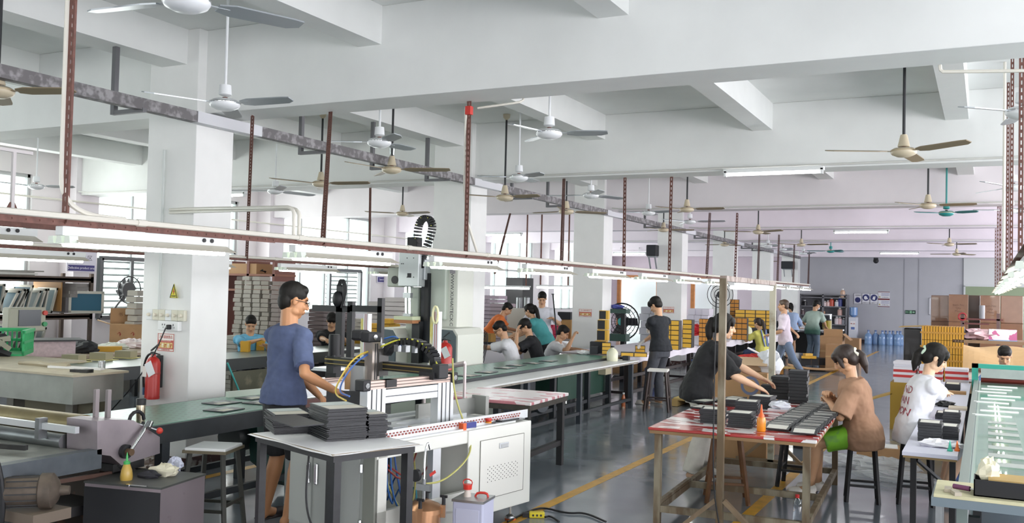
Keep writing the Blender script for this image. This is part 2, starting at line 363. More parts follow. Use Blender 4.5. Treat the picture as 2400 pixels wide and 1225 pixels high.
# ================================================================== tube lights on the beams
TUBE = M('#fbfdff', .4, emit=22.0); FIX = M('#dfe2e2', .45)
def beam_light(x0, x1, y, Y, label):
    a, b_ = AY(x0, y, Y), AY(x1, y, Y); L = abs(b_.x-a.x); f = thing('tube_light', label, 'light', ((a.x+b_.x)/2, Y, a.z), group=None)
    B().box((0, .02, .045), (L+.08, .09, .05), bev=.006).ob('housing', FIX, f)
    B().cone((-L/2, -.01, 0), (L/2, -.01, 0), .018, n=10).ob('tube', TUBE, f, True)
    for s in (-1, 1):
        B().box((s*(L/2+.015), 0, .01), (.03, .05, .07)).ob('socket', FIX, f)
        if a.z+.09 < 3.28: B().b2((s*L*.3-.01, .01, .09), (s*L*.3+.01, .03, 3.4-a.z)).b2((s*L*.3-.01, .01, 3.38-a.z), (s*L*.3+.01, .07, 3.4-a.z)).ob('drop_rod', FIX, f)
beam_light(1703, 1923, 410, 11.575, 'lit tube light under the second beam, largest on the ceiling')
beam_light(1957, 2079, 545, 21.98, 'lit tube light on far beam left of the teal fans')
beam_light(2064, 2152, 594, 32.385, 'lit tube light nearest the grey back wall')
beam_light(1136, 1220, 551, 21.98, 'lit tube light right of the second column, on lilac beam')
beam_light(1440, 1512, 594, 32.385, 'lit tube light right of third column beside the speaker')
beam_light(543, 571, 458, 11.575, 'lit tube light half hidden by the first column')
# ================================================================== grey cable duct with hangers
DUCT = M('#6d6a6c', .6, .3, hex2='#9a989a', cover=.55, scale=14); DUCTW = M('#d4d5da', .5)
xd = -6.5
f = thing('cable_duct', 'grey square cable duct running along the row of columns', 'duct', (xd, 2, 3.27))
for k in range(-1, 6):
    y = 6.35+5.2*k
    B().b2((-.045, y+.75-2, -.05), (.045, y+5.2-.1-2, .05)).ob('duct_run', DUCT, f)
    B().b2((-.047, y-.1-2, -.052), (.047, y+.75-2, .052)).ob('painted_run', DUCTW, f)
for hi, (x, y0) in enumerate(((267, 265), (705, 358), (872, 395), (1000, 420), (1199, 465), (1283, 485), (1511, 535), (1628, 558), (1738, 580), (1763, 586))):
    p = AX(x, y0, -6.83); h = thing('duct_hanger', 'steel L-shaped hanger carrying the grey cable duct, %s' % ('nearest one' if hi == 0 else NTH[hi]+' from the camera'), 'hanger', (p.x, p.y, 3.2), group='hangers along the cable duct')
    B().b2((-.022, -.022, 0), (.022, .022, (ZC if all(not 6.4+5.2*k < p.y < 6.9+5.2*k for k in range(8)) else 3.31)-3.2)).ob('vertical_rod', M('#6f6f72', .5, .5), h)
    B().b2((.02, -.02, 0), (.38, .02, .035)).ob('foot', M('#6f6f72', .5, .5), h)
# ================================================================== slotted angle rails with work lights
ROSE = M('#6d483f', .65, noise=.25, scale=30); PIPE = M('#dedbd0', .45)
def slotted(b, p0, p1, w, pitch=.045):                                   # one perforated flange between two points
    p0, p1, w = V(p0), V(p1), V(w); d = (p1-p0); L = d.length; d.normalize(); n = d.cross(w).normalized(); wl = w.length
    for s in (-1, 1): b.bar(p0+w*s*.32, p1+w*s*.32, .003, wl*.36, up=n.cross(d) if False else w)
    k = max(1, int(L/pitch))
    for i in range(k+1):
        q = p0+d*(L*i/k); b.bar(q-d*pitch*.22, q+d*pitch*.22, .0025, wl*.5, up=w)
def angle_post(p0, p1, label, pitch=.05, mat=None, parent=None, name='slotted_post', wd=.04):
    p0, p1 = V(p0), V(p1); o = None
    if parent is None: o = thing(name, label, 'post', p0, group='slotted posts holding the work lights')
    b = B(); q = p1-p0
    slotted(b, (0, 0, 0), q, (wd, 0, 0), pitch); b.ob('slotted_flange', mat or ROSE, o)
    b = B(); slotted(b, V((-wd/2, wd/2, 0)), q+V((-wd/2, wd/2, 0)), (0, wd, 0), pitch); b.ob('side_flange', mat or ROSE, o)
    return o
xa, za = -4.05, 2.03
def rail(x, y0, y1, z, label, pipe=True, pitch=.07):
    r = thing('slotted_rail', label, 'rail', (x, y0, z))
    B().b2((-.002, 0, -.012), (.002, y1-y0, .02)).ob('side_flange', ROSE, r)
    b = B(); slotted(b, (.004, 0, 0), (.004, min(3, y1-y0), 0), (0, 0, .034), pitch); b.ob('slotted_flange', ROSE, r)
    b = B(); b.b2((-.04, 0, .018), (0, y1-y0, .021)); b.ob('top_flange', ROSE, r)
    if pipe:
        B().cone((.018, 0, .03), (.018, y1-y0, .03), .016, n=8).ob('conduit', PIPE, r, True)
        b = B()
        for i in range(int((y1-y0)/1.3)): b.cone((.018, .6+i*1.3, .03), (.018, .66+i*1.3, .03), .02, n=8)
        tag(b.ob('conduit_couplings', PIPE, r), kind='stuff')
    return r
rail(xa, 1.6, 24.75, za, 'long red-brown slotted rail with white conduit over the green conveyor')
rail(-7.75, 3.0, 13.6, za+.0, 'shorter red-brown slotted rail left of first column')
REFL = M('#cfcabb', .5); LAMPT = M('#fbfffa', .4, emit=30.0)
_lamp = None
def work_light(x, y0, z, label, L=1.12, lit=True, rz=0.):
    global _lamp
    if _lamp:
        o = dup(_lamp, (x, y0, z), rz, label)
        return o
    f = thing('work_light', label, 'light', (x, y0, z), group=None)
    B().b2((-.028, 0, -.01), (.028, L, .036), bev=.004).ob('housing', FIX, f)
    B().prism([(-.03, -.01), (.03, -.01), (.11, -.044), (.107, -.047), (.028, -.014), (-.028, -.014), (-.107, -.047), (-.11, -.044)], 'y', .04, L-.02).ob('reflector', REFL, f)
    for s in (-.03, .03): B().cone((s, .05, -.052), (s, L-.04, -.052), .012, n=10).ob('tube', LAMPT, f, True)
    for s in (-.06, 0, .06): B().prism([(s-.015, -.012), (s+.015, -.012), (s+.022, -.048), (s-.022, -.048)], 'y', .0, .05).ob('socket', M('#dfe8dc', .4), f)
    b = B()
    for yy in (L-.14, L-.2): b.cone((.0301, yy, .018), (.036, yy, .018), .012, n=10)
    tag(b.ob('knockouts', BLACK, f), kind='stuff')
    _lamp = f; return f
ords = ('nearest', 'second', 'third', 'fourth', 'fifth', 'sixth', 'seventh', 'eighth', 'ninth', 'tenth', 'eleventh', 'twelfth', 'farthest')
for i in range(13): work_light(xa, 3.05+1.72*i, za-.055, '%s lit work light on the rail over the green conveyor' % ords[i])
for i in range(4): work_light(-7.75, 5.0+1.95*i, za-.055, '%s lit work light on the rail left of the first column' % ords[i])
for i, (a, c) in enumerate((((171, 0), 150), ((775, 262), 757), ((1100, 237), 1093), ((1322, 419), 1318), ((1465, 416), 1464), ((1574, 414), 1570), ((1664, 499), 1658), ((1728, 500), 1724), ((1780, 549), 1778), ((1826, 550), 1824), ((1862, 573), 1861), ((1897, 590), 1896))):
    p0 = AX(c, 540, xa); p0 = V((xa, p0.y, za))
    p1 = V((xa, p0.y, ZC)) if i == 0 else AZ(a[0], a[1], 3.34 if i < 3 else 3.31)
    angle_post(p0, p1, 'slotted red-brown post holding rail over green conveyor, %s' % (NTH[i]+' from the camera' if i else 'nearest one with white conduit'), pitch=.045 if i < 4 else .07)
    if i == 0:
        solo(B().tube([(xa-.035, p0.y, ZC-.02), (xa-.035, p0.y, za+.3), (xa-.02, p0.y, za+.12), (xa, p0.y+.12, za+.045), (xa+.015, p0.y+.35, za+.04)], .014, 8, 2), PIPE, 'white conduit running down the nearest slotted post', 'conduit', smooth=True)
    if i == 2:
        solo(B().tube([p1+V((-.03, 0, -.05)), V((xa-.03, p0.y, za+.4)), V((xa, p0.y+.2, za+.05))], .012, 8, 1), PIPE, 'white conduit beside the red-taped post', 'conduit', smooth=True)
        solo(B().box(p1+V((0, 0, -.08)), (.05, .05, .07)), M('#c4342b', .5), 'red tape wrapped around the top of a slotted post', 'tape')
for i, (a, c) in enumerate((((592, 272), (578, 605)), ((868, 440), (865, 640)), ((1196, 500), (1160, 640)))):
    p1 = AZ(a[0], a[1], 3.31); p0 = AX(c[0], c[1], -7.75); p0.z = za
    angle_post(p0, p1, ('dark slotted post right of the first column', 'thin slotted post in front of the middle windows', 'leaning slotted post right of the second column')[i], pitch=.055)
# left edge: another bracketed light
p = AX(40, 548, -5.3)
f = work_light(-5.3, p.y-1.0, p.z, 'unlit-looking work light at left edge under a white post')
q = AX(27, 512, -5.3)
o = thing('lamp_post', 'white steel post with triangular foot at the left edge', 'post', (q.x, q.y, q.z))
B().b2((-.01, -.01, 0), (.01, .01, AX(27, 356, -5.3).z-q.z)).b2((-.01, -.4, AX(27, 356, -5.3).z-q.z), (.01, .12, AX(27, 356, -5.3).z-q.z+.02)).ob('post_bar', M('#c9c4c4', .5), o)
B().prism([(-.07, 0), (.07, 0), (.015, .1), (-.015, .1)], 'x', -.004, .004).ob('gusset', ROSE, o)
B().b2((-.02, -.9, -.05), (.02, .35, 0)).ob('cross_bar', ROSE, o)
solo(B().tube([AX(-10, 451, -14.88), AX(345, 490, -14.88)], .018, 8), PIPE, 'thin white conduit crossing the left windows', 'conduit', smooth=True)
solo(B().tube([AX(541, 514, -14.88), AX(980, 562, -14.88)], .018, 8), PIPE, 'thin white conduit crossing the middle windows', 'conduit', smooth=True)
# white twin pipes from the first column bending down to the rail
def bent(dx, label):
    a = AY(398, 491+dx*.6, 6.33); b_ = AY(462, 491+dx*.6, 6.2); c = AX(690+dx, 485+dx*.3, xa-.05); e = V((c.x, c.y, za+.05))
    solo(B().tube([a, b_+V((.1, -.1, 0)), c+V((-.15, 0, 0)), c, c+V((0, 0, -.12)), e], .013, 8, 2), PIPE, label, 'conduit', smooth=True)
bent(0, 'upper white conduit bending from first column down to the rail'); bent(12, 'lower white conduit bending from first column down to the rail')
solo(B().tube([(-6.95, 6.325, 1.42), (-6.95, 6.325, 3.0)], .014, 8), M('#d5dad7', .5), 'painted conduit running down the face of first column', 'conduit')
# conduits along the lower edges of the beams
for Y, x0, x1, lab in ((11.5, -6.4, 2, 'second'), (16.7, -6.4, 2, 'third'), (21.9, -6.4, 2, 'fourth'), (11.5, -14.8, -7.3, 'left second'), (27.1, -12, 2, 'fifth')):
    solo(B().tube([(x0, Y+.02, 3.36), (x0+.25, Y+.02, 3.33), (x1, Y+.02, 3.33)], .012, 6), M('#cfcfca', .5), 'thin conduit along the lower edge of the %s beam' % lab, 'conduit')
a = AX(1228, 226, -3.6); solo(B().tube([(-3.9, 6.93, 3.3), AY(1195, 243, 7.0), AY(1225, 238, 7.05), AY(1228, 226, 7.1)], .01, 6, 1), PIPE, 'short white conduit from the red-taped post to a joist', 'conduit')
solo(B().tube([(.25, 7.0, 3.28), AY(2225, 168, 7.0), AY(2205, 168, 7.0), AY(2203, 152, 7.0)], .012, 6, 1), PIPE, 'short white conduit below first beam at upper right', 'conduit')
# right-hand rail over the glass conveyor
xc = .2
rail(xc, 4.2, 30, za-.02, 'slotted rail with lights along the right edge', pipe=True)
for i in range(10): work_light(xc, 5.0+1.72*i, za-.075, '%s lit work light on the right edge rail' % (ords[i] if i < 9 else 'farthest'))
for i, (a, c) in enumerate(((2395, 2399), (2371, 2374), (2357, 2360), (2349, 2346), (2344, 2340), (2338, 2336), (2334, 2332))):
    y = (7.0, 9.6, 11.4, 14, 17.2, 21, 26)[i]
    angle_post((xc, y, za), (xc, y, ZC), 'slotted red-brown post holding the right edge rail, %s' % ('nearest one' if i == 0 else NTH[i]+' from the camera'), pitch=.05 if i < 3 else .08, wd=.028)
solo(B().tube([(xc-.05, 10.4, ZC-.001), (xc-.05, 10.4, za+.01)], .014, 8), PIPE, 'white conduit dropping between the slotted posts at right', 'conduit')
# far cross rail with two tubes
for x0, x1, lab in ((1106, 1243, 'left'), (1256, 1342, 'right')):
    a, b_ = AY(x0, 673, 19.5), AY(x1, 676, 19.5); f = thing('hanging_tube_light', '%s lit tube on the cross rail behind the seated workers' % lab, 'light', a)
    L = b_.x-a.x; B().b2((0, -.02, .03), (L, .02, .06)).ob('housing', FIX, f); B().cone((.03, 0, 0), (L-.03, 0, 0), .022, n=8).ob('tube', TUBE, f)
    B().b2((.1, -.01, .06), (.13, .01, ZC-a.z)).ob('drop_rod', ROSE, f); B().b2((L-.13, -.01, .06), (L-.1, .01, ZC-a.z)).ob('drop_rod', ROSE, f)
# speaker boxes on far columns and camera
def speaker(px0, py0, px1, py1, Y, label):
    a, c = AY(px0, py0, Y), AY(px1, py1, Y); w, h = c.x-a.x, a.z-c.z; f = thing('wall_speaker', label, 'speaker', ((a.x+c.x)/2, Y, c.z))
    B().b2((-w/2, -.12, 0), (w/2, .12, h), bev=.02).ob('cabinet', BLACK, f); B().b2((-w*.42, -.127, h*.06), (w*.42, -.12, h*.94)).ob('grille', M('#2d2f33', .8), f)
    B().b2((-w*.4, -.1, -.03), (w*.4, .14, 0)).bar((-w*.3, .1, -.3), (-w*.3, -.05, -.02), .03).bar((w*.3, .1, -.3), (w*.3, -.05, -.02), .03).ob('bracket', M('#8f9397', .5), f)
speaker(1518, 574, 1541, 600, 21.7, 'black speaker on a bracket left of the fourth column')
speaker(1832, 612, 1862, 630, 37.3, 'black speaker hanging in front of the last column')
f = thing('ceiling_camera', 'small dark dome camera under the beam above grey wall', 'camera', AY(2053, 611, 38.5)); B().box((0, 0, .08), (.16, .16, .08)).ob('base', DARK, f); B().ell((0, 0, 0), (.1, .1, .1)).ob('dome', BLACK, f, True)
# ================================================================== left foreground: gluing machine
GREY = M('#4b5055', .55, .3, noise=.12, scale=9); GRIME = M('#3a3a3a', .6, .4, noise=.25, scale=14); PINKST = M('#a79da3', .38, .75, noise=.12, scale=5, bump=.03)
BEDC = M('#8f918c', .45, .5, noise=.2, scale=10); BRONZE = M('#8d7f5c', .35, .7, noise=.15, scale=8)
gm = thing('gluing_machine', 'dirty steel roller gluing machine at lower left with red-knobbed lever', 'machine', (-5.2, 3.9, 0))
def L_(x, y, z): return (x+5.2, y-3.9, z)
def Lp(px, py, X=-4.95): p = AX(px, py, X); return V((p.x+5.2, p.y-3.9, p.z))
pl = [AX(a, b, -4.95) for a, b in ((215, 985), (246, 981), (300, 983), (362, 1022), (362, 1060), (272, 1088), (246, 1066), (215, 1062))]
B().prism([(p.y-3.9, p.z) for p in pl], 'x', .02, .3).ob('side_plate', PINKST, gm)
a = Lp(291, 1057, -4.9); B().cone(a, a+V((.03, 0, 0)), .045, n=18).ob('bore', BLACK, gm); B().cone(a, a+V((.07, 0, 0)), .022, n=14).ob('shaft_end', M('#6f5a45', .5, .6), gm)
c = Lp(349, 988, -4.88); B().cone(a+V((.05, 0, 0)), c, .012, .014).ob('hand_lever', CHROME, gm, True); B().cone(a+(c-a)*.8+V((.04, 0, 0)), c+V((.02, 0, 0)), .016).ob('lever_grip', CHROME, gm, True)
a = Lp(322, 992, -4.93); c = Lp(374, 1009, -4.85); B().cone(a, c, .007).ob('thin_lever', STEEL, gm); B().ell(c, (.022,)*3).ob('red_knob', M('#c3382c', .35), gm, True)
for px in (224, 252): p = Lp(px, 985, -5.1); B().b2(p+V((-.012, -.014, 0)), p+V((.012, .014, .2))).ob('support_bar', M('#8c8486', .45, .6), gm)
a = Lp(320, 985, -5.0); B().tube([a+V((.0, .06*math.cos(t*.5), .06*math.sin(t*.5))) for t in range(13)], .012, 8).ob('hand_wheel', BLACK, gm, True)
zb = .70
B().b2(L_(-4.98, 3.2, .58), L_(-4.90, 4.05, .70)).ob('bed_rail', M('#545a60', .5, .4, noise=.15, scale=12), gm)
B().b2(L_(-7.2, 3.2, .66), L_(-4.98, 4.0, .685)).ob('bed_plate', BEDC, gm)
B().cone(L_(-7.3, 4.16, .80), L_(-5.2, 4.16, .80), .075, n=20).ob('upper_roller', BRONZE, gm, True)
B().cone(L_(-7.3, 4.02, .72), L_(-5.2, 4.02, .72), .05, n=20).ob('lower_roller', STEEL, gm, True)
B().b2(L_(-7.3, 3.93, .80), L_(-5.0, 3.96, .84)).ob('guard_bar', ALU, gm)
for x in (-5.35, -5.9, -6.4): B().b2(L_(x, 3.91, .74), L_(x+.04, 3.97, .87)).ob('bracket', STEEL, gm)
for x, w in ((-5.4, .02), (-5.75, .02)): B().bar(L_(x-1.4, 3.35, .72), L_(x+.2, 3.75, .72), .03, .03).ob('guide_rod', GRIME, gm)
B().b2(L_(-5.35, 3.35, .69), L_(-5.05, 3.42, .76)).ob('slide_block', STEEL, gm)
rg = random.Random(3); b = B()
for i in range(14): b.box(L_(-5.85+rg.uniform(-.07, .07), 3.74+rg.uniform(-.04, .04), .735+rg.uniform(0, .02)), (.025, .02, .02), rz=rg.uniform(0, 3))
tag(b.ob('wooden_pegs', M('#b9885f', .6), gm), kind='stuff')
m = AX(92, 1150, -4.78); m = V((m.x+5.2, m.y-3.9, m.z))
B().lathe([(0, -.2), (.07, -.2), (.085, -.17), (.085, .0), (.1, .01), (.1, .07), (.06, .1), (.03, .11), (.025, .16), (0, .16)], m, 20, (.55, .5, 0)).ob('motor', M('#5c5249', .6, .4, noise=.2, scale=20), gm, True)
b = B()
for i in range(14): t = i*.449; b.bar(m+V((-.12, -.11, 0))+V((.06*math.cos(t), -.06*math.cos(t), .085*math.sin(t))), m+V((0, 0, 0))+V((.06*math.cos(t), -.06*math.cos(t), .085*math.sin(t))), .006)
b.ob('cooling_fins', DARK, gm)
B().b2(m+V((-.14, -.12, -.16)), m+V((.12, .12, -.1))).ob('motor_foot', M('#6a5e52', .6), gm)
B().b2(L_(-7.3, 3.0, 0), L_(-5.03, 4.35, .09)).b2(L_(-7.3, 3.0, .28), L_(-5.03, 4.4, .34)).ob('base_frame', M('#2e2d2e', .6, noise=.2), gm)
for x, y in ((-5.09, 3.28), (-5.09, 4.3), (-7.2, 3.28), (-7.2, 4.3)): B().b2(L_(x-.05, y-.05, 0), L_(x+.03, y+.05, .6)).ob('leg', M('#33363a', .6), gm)
B().b2(L_(-7.3, 4.2, .05), L_(-5.1, 4.4, .6)).ob('rear_panel', M('#3a322b', .7, hex2='#6a4a35', cover=.62, scale=8), gm)
B().tube([L_(-5.0, 3.32, .2), L_(-4.86, 3.38, .3), L_(-4.86, 3.36, .7), L_(-4.95, 3.28, .9), L_(-5.3, 3.2, .95)], .016, 8, 2).ob('black_hose', BLACK, gm, True)
a = Lp(275, 1085, -5.0); B().cone(a, a+V((.05, .25, -.18)), .03).b2(a+V((-.1, -.05, -.05)), a+V((.02, .2, .0))).ob('pivot_arm', GRIME, gm)
B().bar(Lp(90, 1135, -5.0), Lp(260, 1108, -5.0), .025).ob('link_rod', M('#5b4238', .6), gm)
B().cone(Lp(108, 1123, -4.9), Lp(120, 1121, -4.9), .025).ob('pipe_stub', M('#7a4a3a', .6), gm)
# steel-sided bench over the machine
sb = thing('steel_bench', 'steel-sided work bench with board top behind the gluing machine', 'bench', (-7.2, 6.0, 0))
zt = .9; c0 = AZ(211, 874, zt)
B().b2((-3.2, -.33, zt-.27-0), (c0.x+7.2+.02, .22, zt-.02)).ob('steel_apron', M('#8f918b', .42, .6, noise=.12, scale=5), sb)
B().b2((-3.25, -.36, zt-.02), (c0.x+7.2+.05, .25, zt)).b2((-3.25, .25, zt-.02), (-1.25, .75, zt)).ob('board_top', M('#b8ae98', .7, noise=.12, scale=7), sb)
for x in (-2.6, -1.3, -.45): B().b2((x, -.1, 0), (x+.1, .05, zt-.27)).ob('leg', M('#77746a', .6, noise=.2), sb)
B().prism([(-1.1, .63), (-.1, .63), (-.25, .42), (-.75, .2), (-1.1, .2)], 'y', -.05, .1).ob('under_panel', M('#6b6552', .7), sb)
def on(px, py, z, dz=0): p = AZ(px, py, z); return V((p.x, p.y, z+dz))
p = on(238, 864, zt); solo(B().lathe([(0, 0), (.033, 0), (.033, .075), (.03, .078), (.028, .07), (0, .07)], n=18), M('#b9bcbd', .25, .9), 'small shiny steel cup on the board-topped bench', 'cup', p, smooth=True)
p = on(180, 864, zt); solo(B().b2((-.3, -.03, 0), (.28, .03, .02)), M('#e8e8e8', .5), 'white strip lying on the board-topped bench', 'strip', p, rz=.25)
p = on(100, 858, zt); solo(B().tube([(-.35, 0, .015), (-.1, .03, .02), (.1, -.02, .02), (.35, .02, .015)], [.018, .03, .022, .03], 8, 1), M('#a79d86', .6), 'grey clamp tool lying on left of the board-topped bench', 'tool', p)
p = on(190, 872, zt); solo(B().b2((-.1, -.03, 0), (.1, .03, .025)).b2((.02, -.045, 0), (.1, .045, .03)), GRIME, 'black and steel clamp beside the white strip', 'tool', p, rz=.2)
# grey cabinet with cloths
cb = thing('steel_cabinet', 'low stained steel cabinet at lower left with cloths on top', 'cabinet', (-4.72, 4.22, 0), R_(12))
B().b2((-.27, -.2, 0), (.27, .26, .5)).ob('body', M('#a5999f', .4, .7, hex2='#5d463c', cover=.7, scale=6), cb)
B().b2((-.275, -.205, .5), (.275, .265, .512)).ob('top_plate', M('#5f615f', .45, .6, noise=.15, scale=6), cb)
B().b2((-.268, -.207, .02), (.268, -.2, .48)).ob('front_plate', M('#2c2d30', .5, .3), cb)
p = on(385, 1112, .512, .012); solo(lump((0, 0, .015), (.11, .065, .042), 4, amp=.22), M('#d8d3bd', .85), 'crumpled cream cloth on the low steel cabinet', 'cloth', p)
p = on(400, 1100, .512); solo(lump((0, 0, .02), (.06, .045, .05), 5, amp=.2), M('#cfd3e4', .85), 'crumpled pale blue cloth behind the cream cloth', 'cloth', p+V((-.02, .05, .0)))
p = on(338, 1120, .512); solo(lump((0, 0, .01), (.08, .05, .03), 6, amp=.2), M('#2c2c33', .85), 'dark rag beside the cream cloth on the cabinet', 'rag', p+V((0, .04, 0)))
p = on(296, 1124, .512); f = thing('glue_bottle', 'green-nozzled plastic bottle of amber oil on the low cabinet', 'bottle', p)
B().lathe([(0, 0), (.035, 0), (.038, .02), (.033, .06), (.022, .09), (.018, .1), (0, .1)], n=18).ob('body', M('#b8994a', .3, trans=.0, noise=.1), f, True); B().lathe([(.02, .098), (.02, .115), (.008, .118), (.006, .15), (.002, .17), (0, .17)], n=12).ob('nozzle', M('#46a75a', .4), f, True)
p = on(302, 1139, .512); solo(B().cone((0, 0, .006), (.12, .03, .006), .006).b2((-.02, -.012, 0), (.01, .012, .012)), CHROME, 'small steel spanner in front of the amber bottle', 'tool', p)
# plastic-wrapped bundle behind cabinet, thermos, stool
solo(lump((0, 0, .09), (.2, .12, .1), 12, amp=.2), M('#6b5a50', .25, hex2='#c9c3bd', cover=.6, scale=20), 'plastic-wrapped brown bundle on the floor by the first column', 'bundle', AZ(372, 1105, 0)+V((.1, -.15, 0)))
p = V((-5.35, 4.62, .755)); f = thing('thermos_flask', 'steel thermos flask with black lid on the green conveyor', 'flask', AZ(329, 990, .755)); B().lathe([(0, 0), (.03, 0), (.032, .13), (.03, .14), (0, .14)], n=18).ob('body', M('#a39a86', .22, .9), f, True); B().lathe([(.033, .125), (.034, .165), (.03, .17), (0, .17)], n=18).ob('lid', BLACK, f, True)
def stool(name, label, loc, h, w=.3, seat=None, leg=None, spl=.08, rz=0., mat=None, round_=False, group=None):
    f = thing(name, label, 'stool', loc, rz, group); leg = leg or BLACK; mt = seat or M('#5b544b', .6); s = w/2
    if round_: B().lathe([(0, h-.035), (s, h-.035), (s+.005, h-.02), (s, h), (0, h)], n=22).ob('seat', mt, f, True)
    else: B().box((0, 0, h-.018), (w, w, .035), bev=.008).ob('seat', mt, f)
    for x in (-1, 1):
        for y in (-1, 1): B().bar((x*(s-.03), y*(s-.03), h-.03), (x*(s-.03+spl), y*(s-.03+spl), 0), .028).ob('leg', leg, f)
    k = s-.03+spl*.66
    for x in (-1, 1):
        B().bar((x*k, -k, h*.34), (x*k, k, h*.34), .02).ob('rail', leg, f); B().bar((-k, x*k, h*.28), (k, x*k, h*.28), .02).ob('rail', leg, f)
    return f
f = stool('stool', 'low stool with white padded seat in front of the green conveyor', (-4.88, 4.98, 0), .6, .3, M('#dfe2e3', .5), M('#34352f', .55), .05, .35)
B().box((0, 0, .572), (.32, .32, .02)).ob('seat_rim', M('#6a6250', .6), f)
# ================================================================== green conveyor
def belt_mat(h1, h2):
    m = bpy.data.materials.new('belt'); m.use_nodes = True; nt = m.node_tree; N, L = nt.nodes, nt.links; p = N['Principled BSDF']; p.inputs['Roughness'].default_value = .28
    tc = N.new('ShaderNodeTexCoord'); mp = N.new('ShaderNodeMapping'); mp.inputs['Scale'].default_value = (16, 11, 1); L.new(tc.outputs['Object'], mp.inputs[0])
    vf = N.new('ShaderNodeVectorMath'); vf.operation = 'FRACTION'; L.new(mp.outputs[0], vf.inputs[0])
    vs = N.new('ShaderNodeVectorMath'); vs.operation = 'SUBTRACT'; vs.inputs[1].default_value = (.5, .5, 0); L.new(vf.outputs[0], vs.inputs[0])
    sx = N.new('ShaderNodeSeparateXYZ'); L.new(vs.outputs[0], sx.inputs[0]); cx = N.new('ShaderNodeCombineXYZ'); L.new(sx.outputs[0], cx.inputs[0]); L.new(sx.outputs[1], cx.inputs[1])
    ln = N.new('ShaderNodeVectorMath'); ln.operation = 'LENGTH'; L.new(cx.outputs[0], ln.inputs[0])
    lt = N.new('ShaderNodeMath'); lt.operation = 'LESS_THAN'; lt.inputs[1].default_value = .17; L.new(ln.outputs['Value'], lt.inputs[0])
    mx = N.new('ShaderNodeMix'); mx.data_type = 'RGBA'; mx.inputs[6].default_value = lin(h1); mx.inputs[7].default_value = lin(h2)
    L.new(lt.outputs[0], mx.inputs[0]); L.new(mx.outputs[2], p.inputs['Base Color']); return m
cv = thing('belt_conveyor', 'long green perforated belt conveyor beside the columns', 'conveyor', (-5.55, 4.52, 0))
XA, XB_ = -.46, .42; Ln = 9.23
B().b2((XA+.02, 0, .70), (XB_-.02, Ln, .75), bev=.01).ob('belt', belt_mat('#5f9582', '#3c6355'), cv)
for x in (XA, XB_-.03): B().b2((x, .05, .62), (x+.04, Ln-.05, .747)).ob('side_rail', M('#34383b', .5, .3, noise=.15), cv)
B().cone((XA+.03, Ln-.05, .705), (XB_-.03, Ln-.05, .705), .045, n=18).ob('end_roller', STEEL, cv, True)
for y in (.25, 1.9, 3.6, 5.3, 6.9, 8.1, 8.95):
    for x in (XA+.03, XB_-.03): B().b2((x-.035, y-.035, 0), (x+.035, y+.035, .63)).ob('leg', M('#2b3035', .5), cv)
for x in (XA+.03, XB_-.03): B().b2((x-.02, .25, .14), (x+.02, 8.95, .19)).ob('stretcher', M('#2b3035', .5), cv)
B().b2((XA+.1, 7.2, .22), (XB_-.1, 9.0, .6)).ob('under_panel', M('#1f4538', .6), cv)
B().lathe([(0, 0), (.11, 0), (.12, .03), (.12, .26), (.1, .3), (0, .3)], (.2, 6.55, .28), 20, (.6, -.3, 0)).ob('drive_motor', M('#51565b', .45, .3), cv, True)
B().b2((-.2, 6.3, .3), (.2, 6.75, .62)).ob('motor_mount', M('#444a4d', .5), cv)
B().lathe([(0, 0), (.12, 0), (.12, .22), (0, .22)], (.1, 1.2, .5), 18, (0, 1, 0)).ob('near_motor', M('#2a2f30', .5), cv, True)
B().prism([(1.3, .62), (2.6, .62), (2.5, .12), (1.7, .05), (1.35, .3)], 'x', .2, .3).ob('green_guard', M('#0f3a33', .4), cv)
B().b2((XB_-.1, 8.7, .5), (XB_+.02, 8.95, .63)).ob('switch_box', M('#cfc7a8', .5), cv)
# white board shelf along its near side
wb = thing('board_shelf', 'white board shelf along the near edge of the green conveyor', 'shelf', (-4.92, 7.95, 0))
B().b2((-.18, 0, .7), (.19, 5.7, .718)).ob('white_board', M('#d9dcdc', .35, noise=.04, scale=4), wb)
B().b2((-.17, .02, .675), (.18, 5.68, .698)).ob('core_board', M('#8f8a80', .7, noise=.2, scale=18), wb)
for y in (.2, 1.9, 3.5, 5.5): B().b2((.1, y-.03, 0), (.16, y+.03, .675)).ob('leg', M('#3a4149', .5), wb)
B().b2((.11, .2, .12), (.15, 5.5, .16)).ob('stretcher', M('#2b3035', .5), wb)
# black cards with cream labels lying on the belt
CARDM = M('#2b2f33', .35)
def card(px, py, label, z=.752, rz=0., w=.26, l=.2, group='cards on the green belt'):
    p = AZ(px, py, z); f = thing('cover_card', label, 'card', p, rz, group)
    B().box((0, 0, .003), (w, l, .006)).ob('board', CARDM, f); B().box((-w*.12, -l*.2, .0066), (w*.5, l*.36, .0012)).ob('cream_label', M('#d8d5c4', .5), f); B().box((w*.12, l*.2, .0066), (w*.5, l*.36, .0012)).ob('grey_label', M('#c3c8c8', .5), f)
    return f
for i, (x, y) in enumerate(((520, 944), (525, 960), (595, 932), (612, 943), (1098, 880), (1140, 872), (1185, 862), (1210, 856), (1250, 851), (1285, 846))):
    card(x, y, 'black card with pale labels on the %s of the green belt, %s' % (('near part', NTH[i]+' from left') if i < 4 else ('far part', NTH[i-4]+' from left')), rz=R_(95 if i % 2 else 88), group='cards on the near part of green belt' if i < 4 else 'cards on the far part of green belt')
solo(B().b2((-.28, -.02, 0), (.28, .02, .05)), M('#cdd6ca', .5), 'pale board strip on far edge of the green belt by first column', 'strip', AZ(592, 925, .75)+V((0, 0, 0)), rz=R_(82))
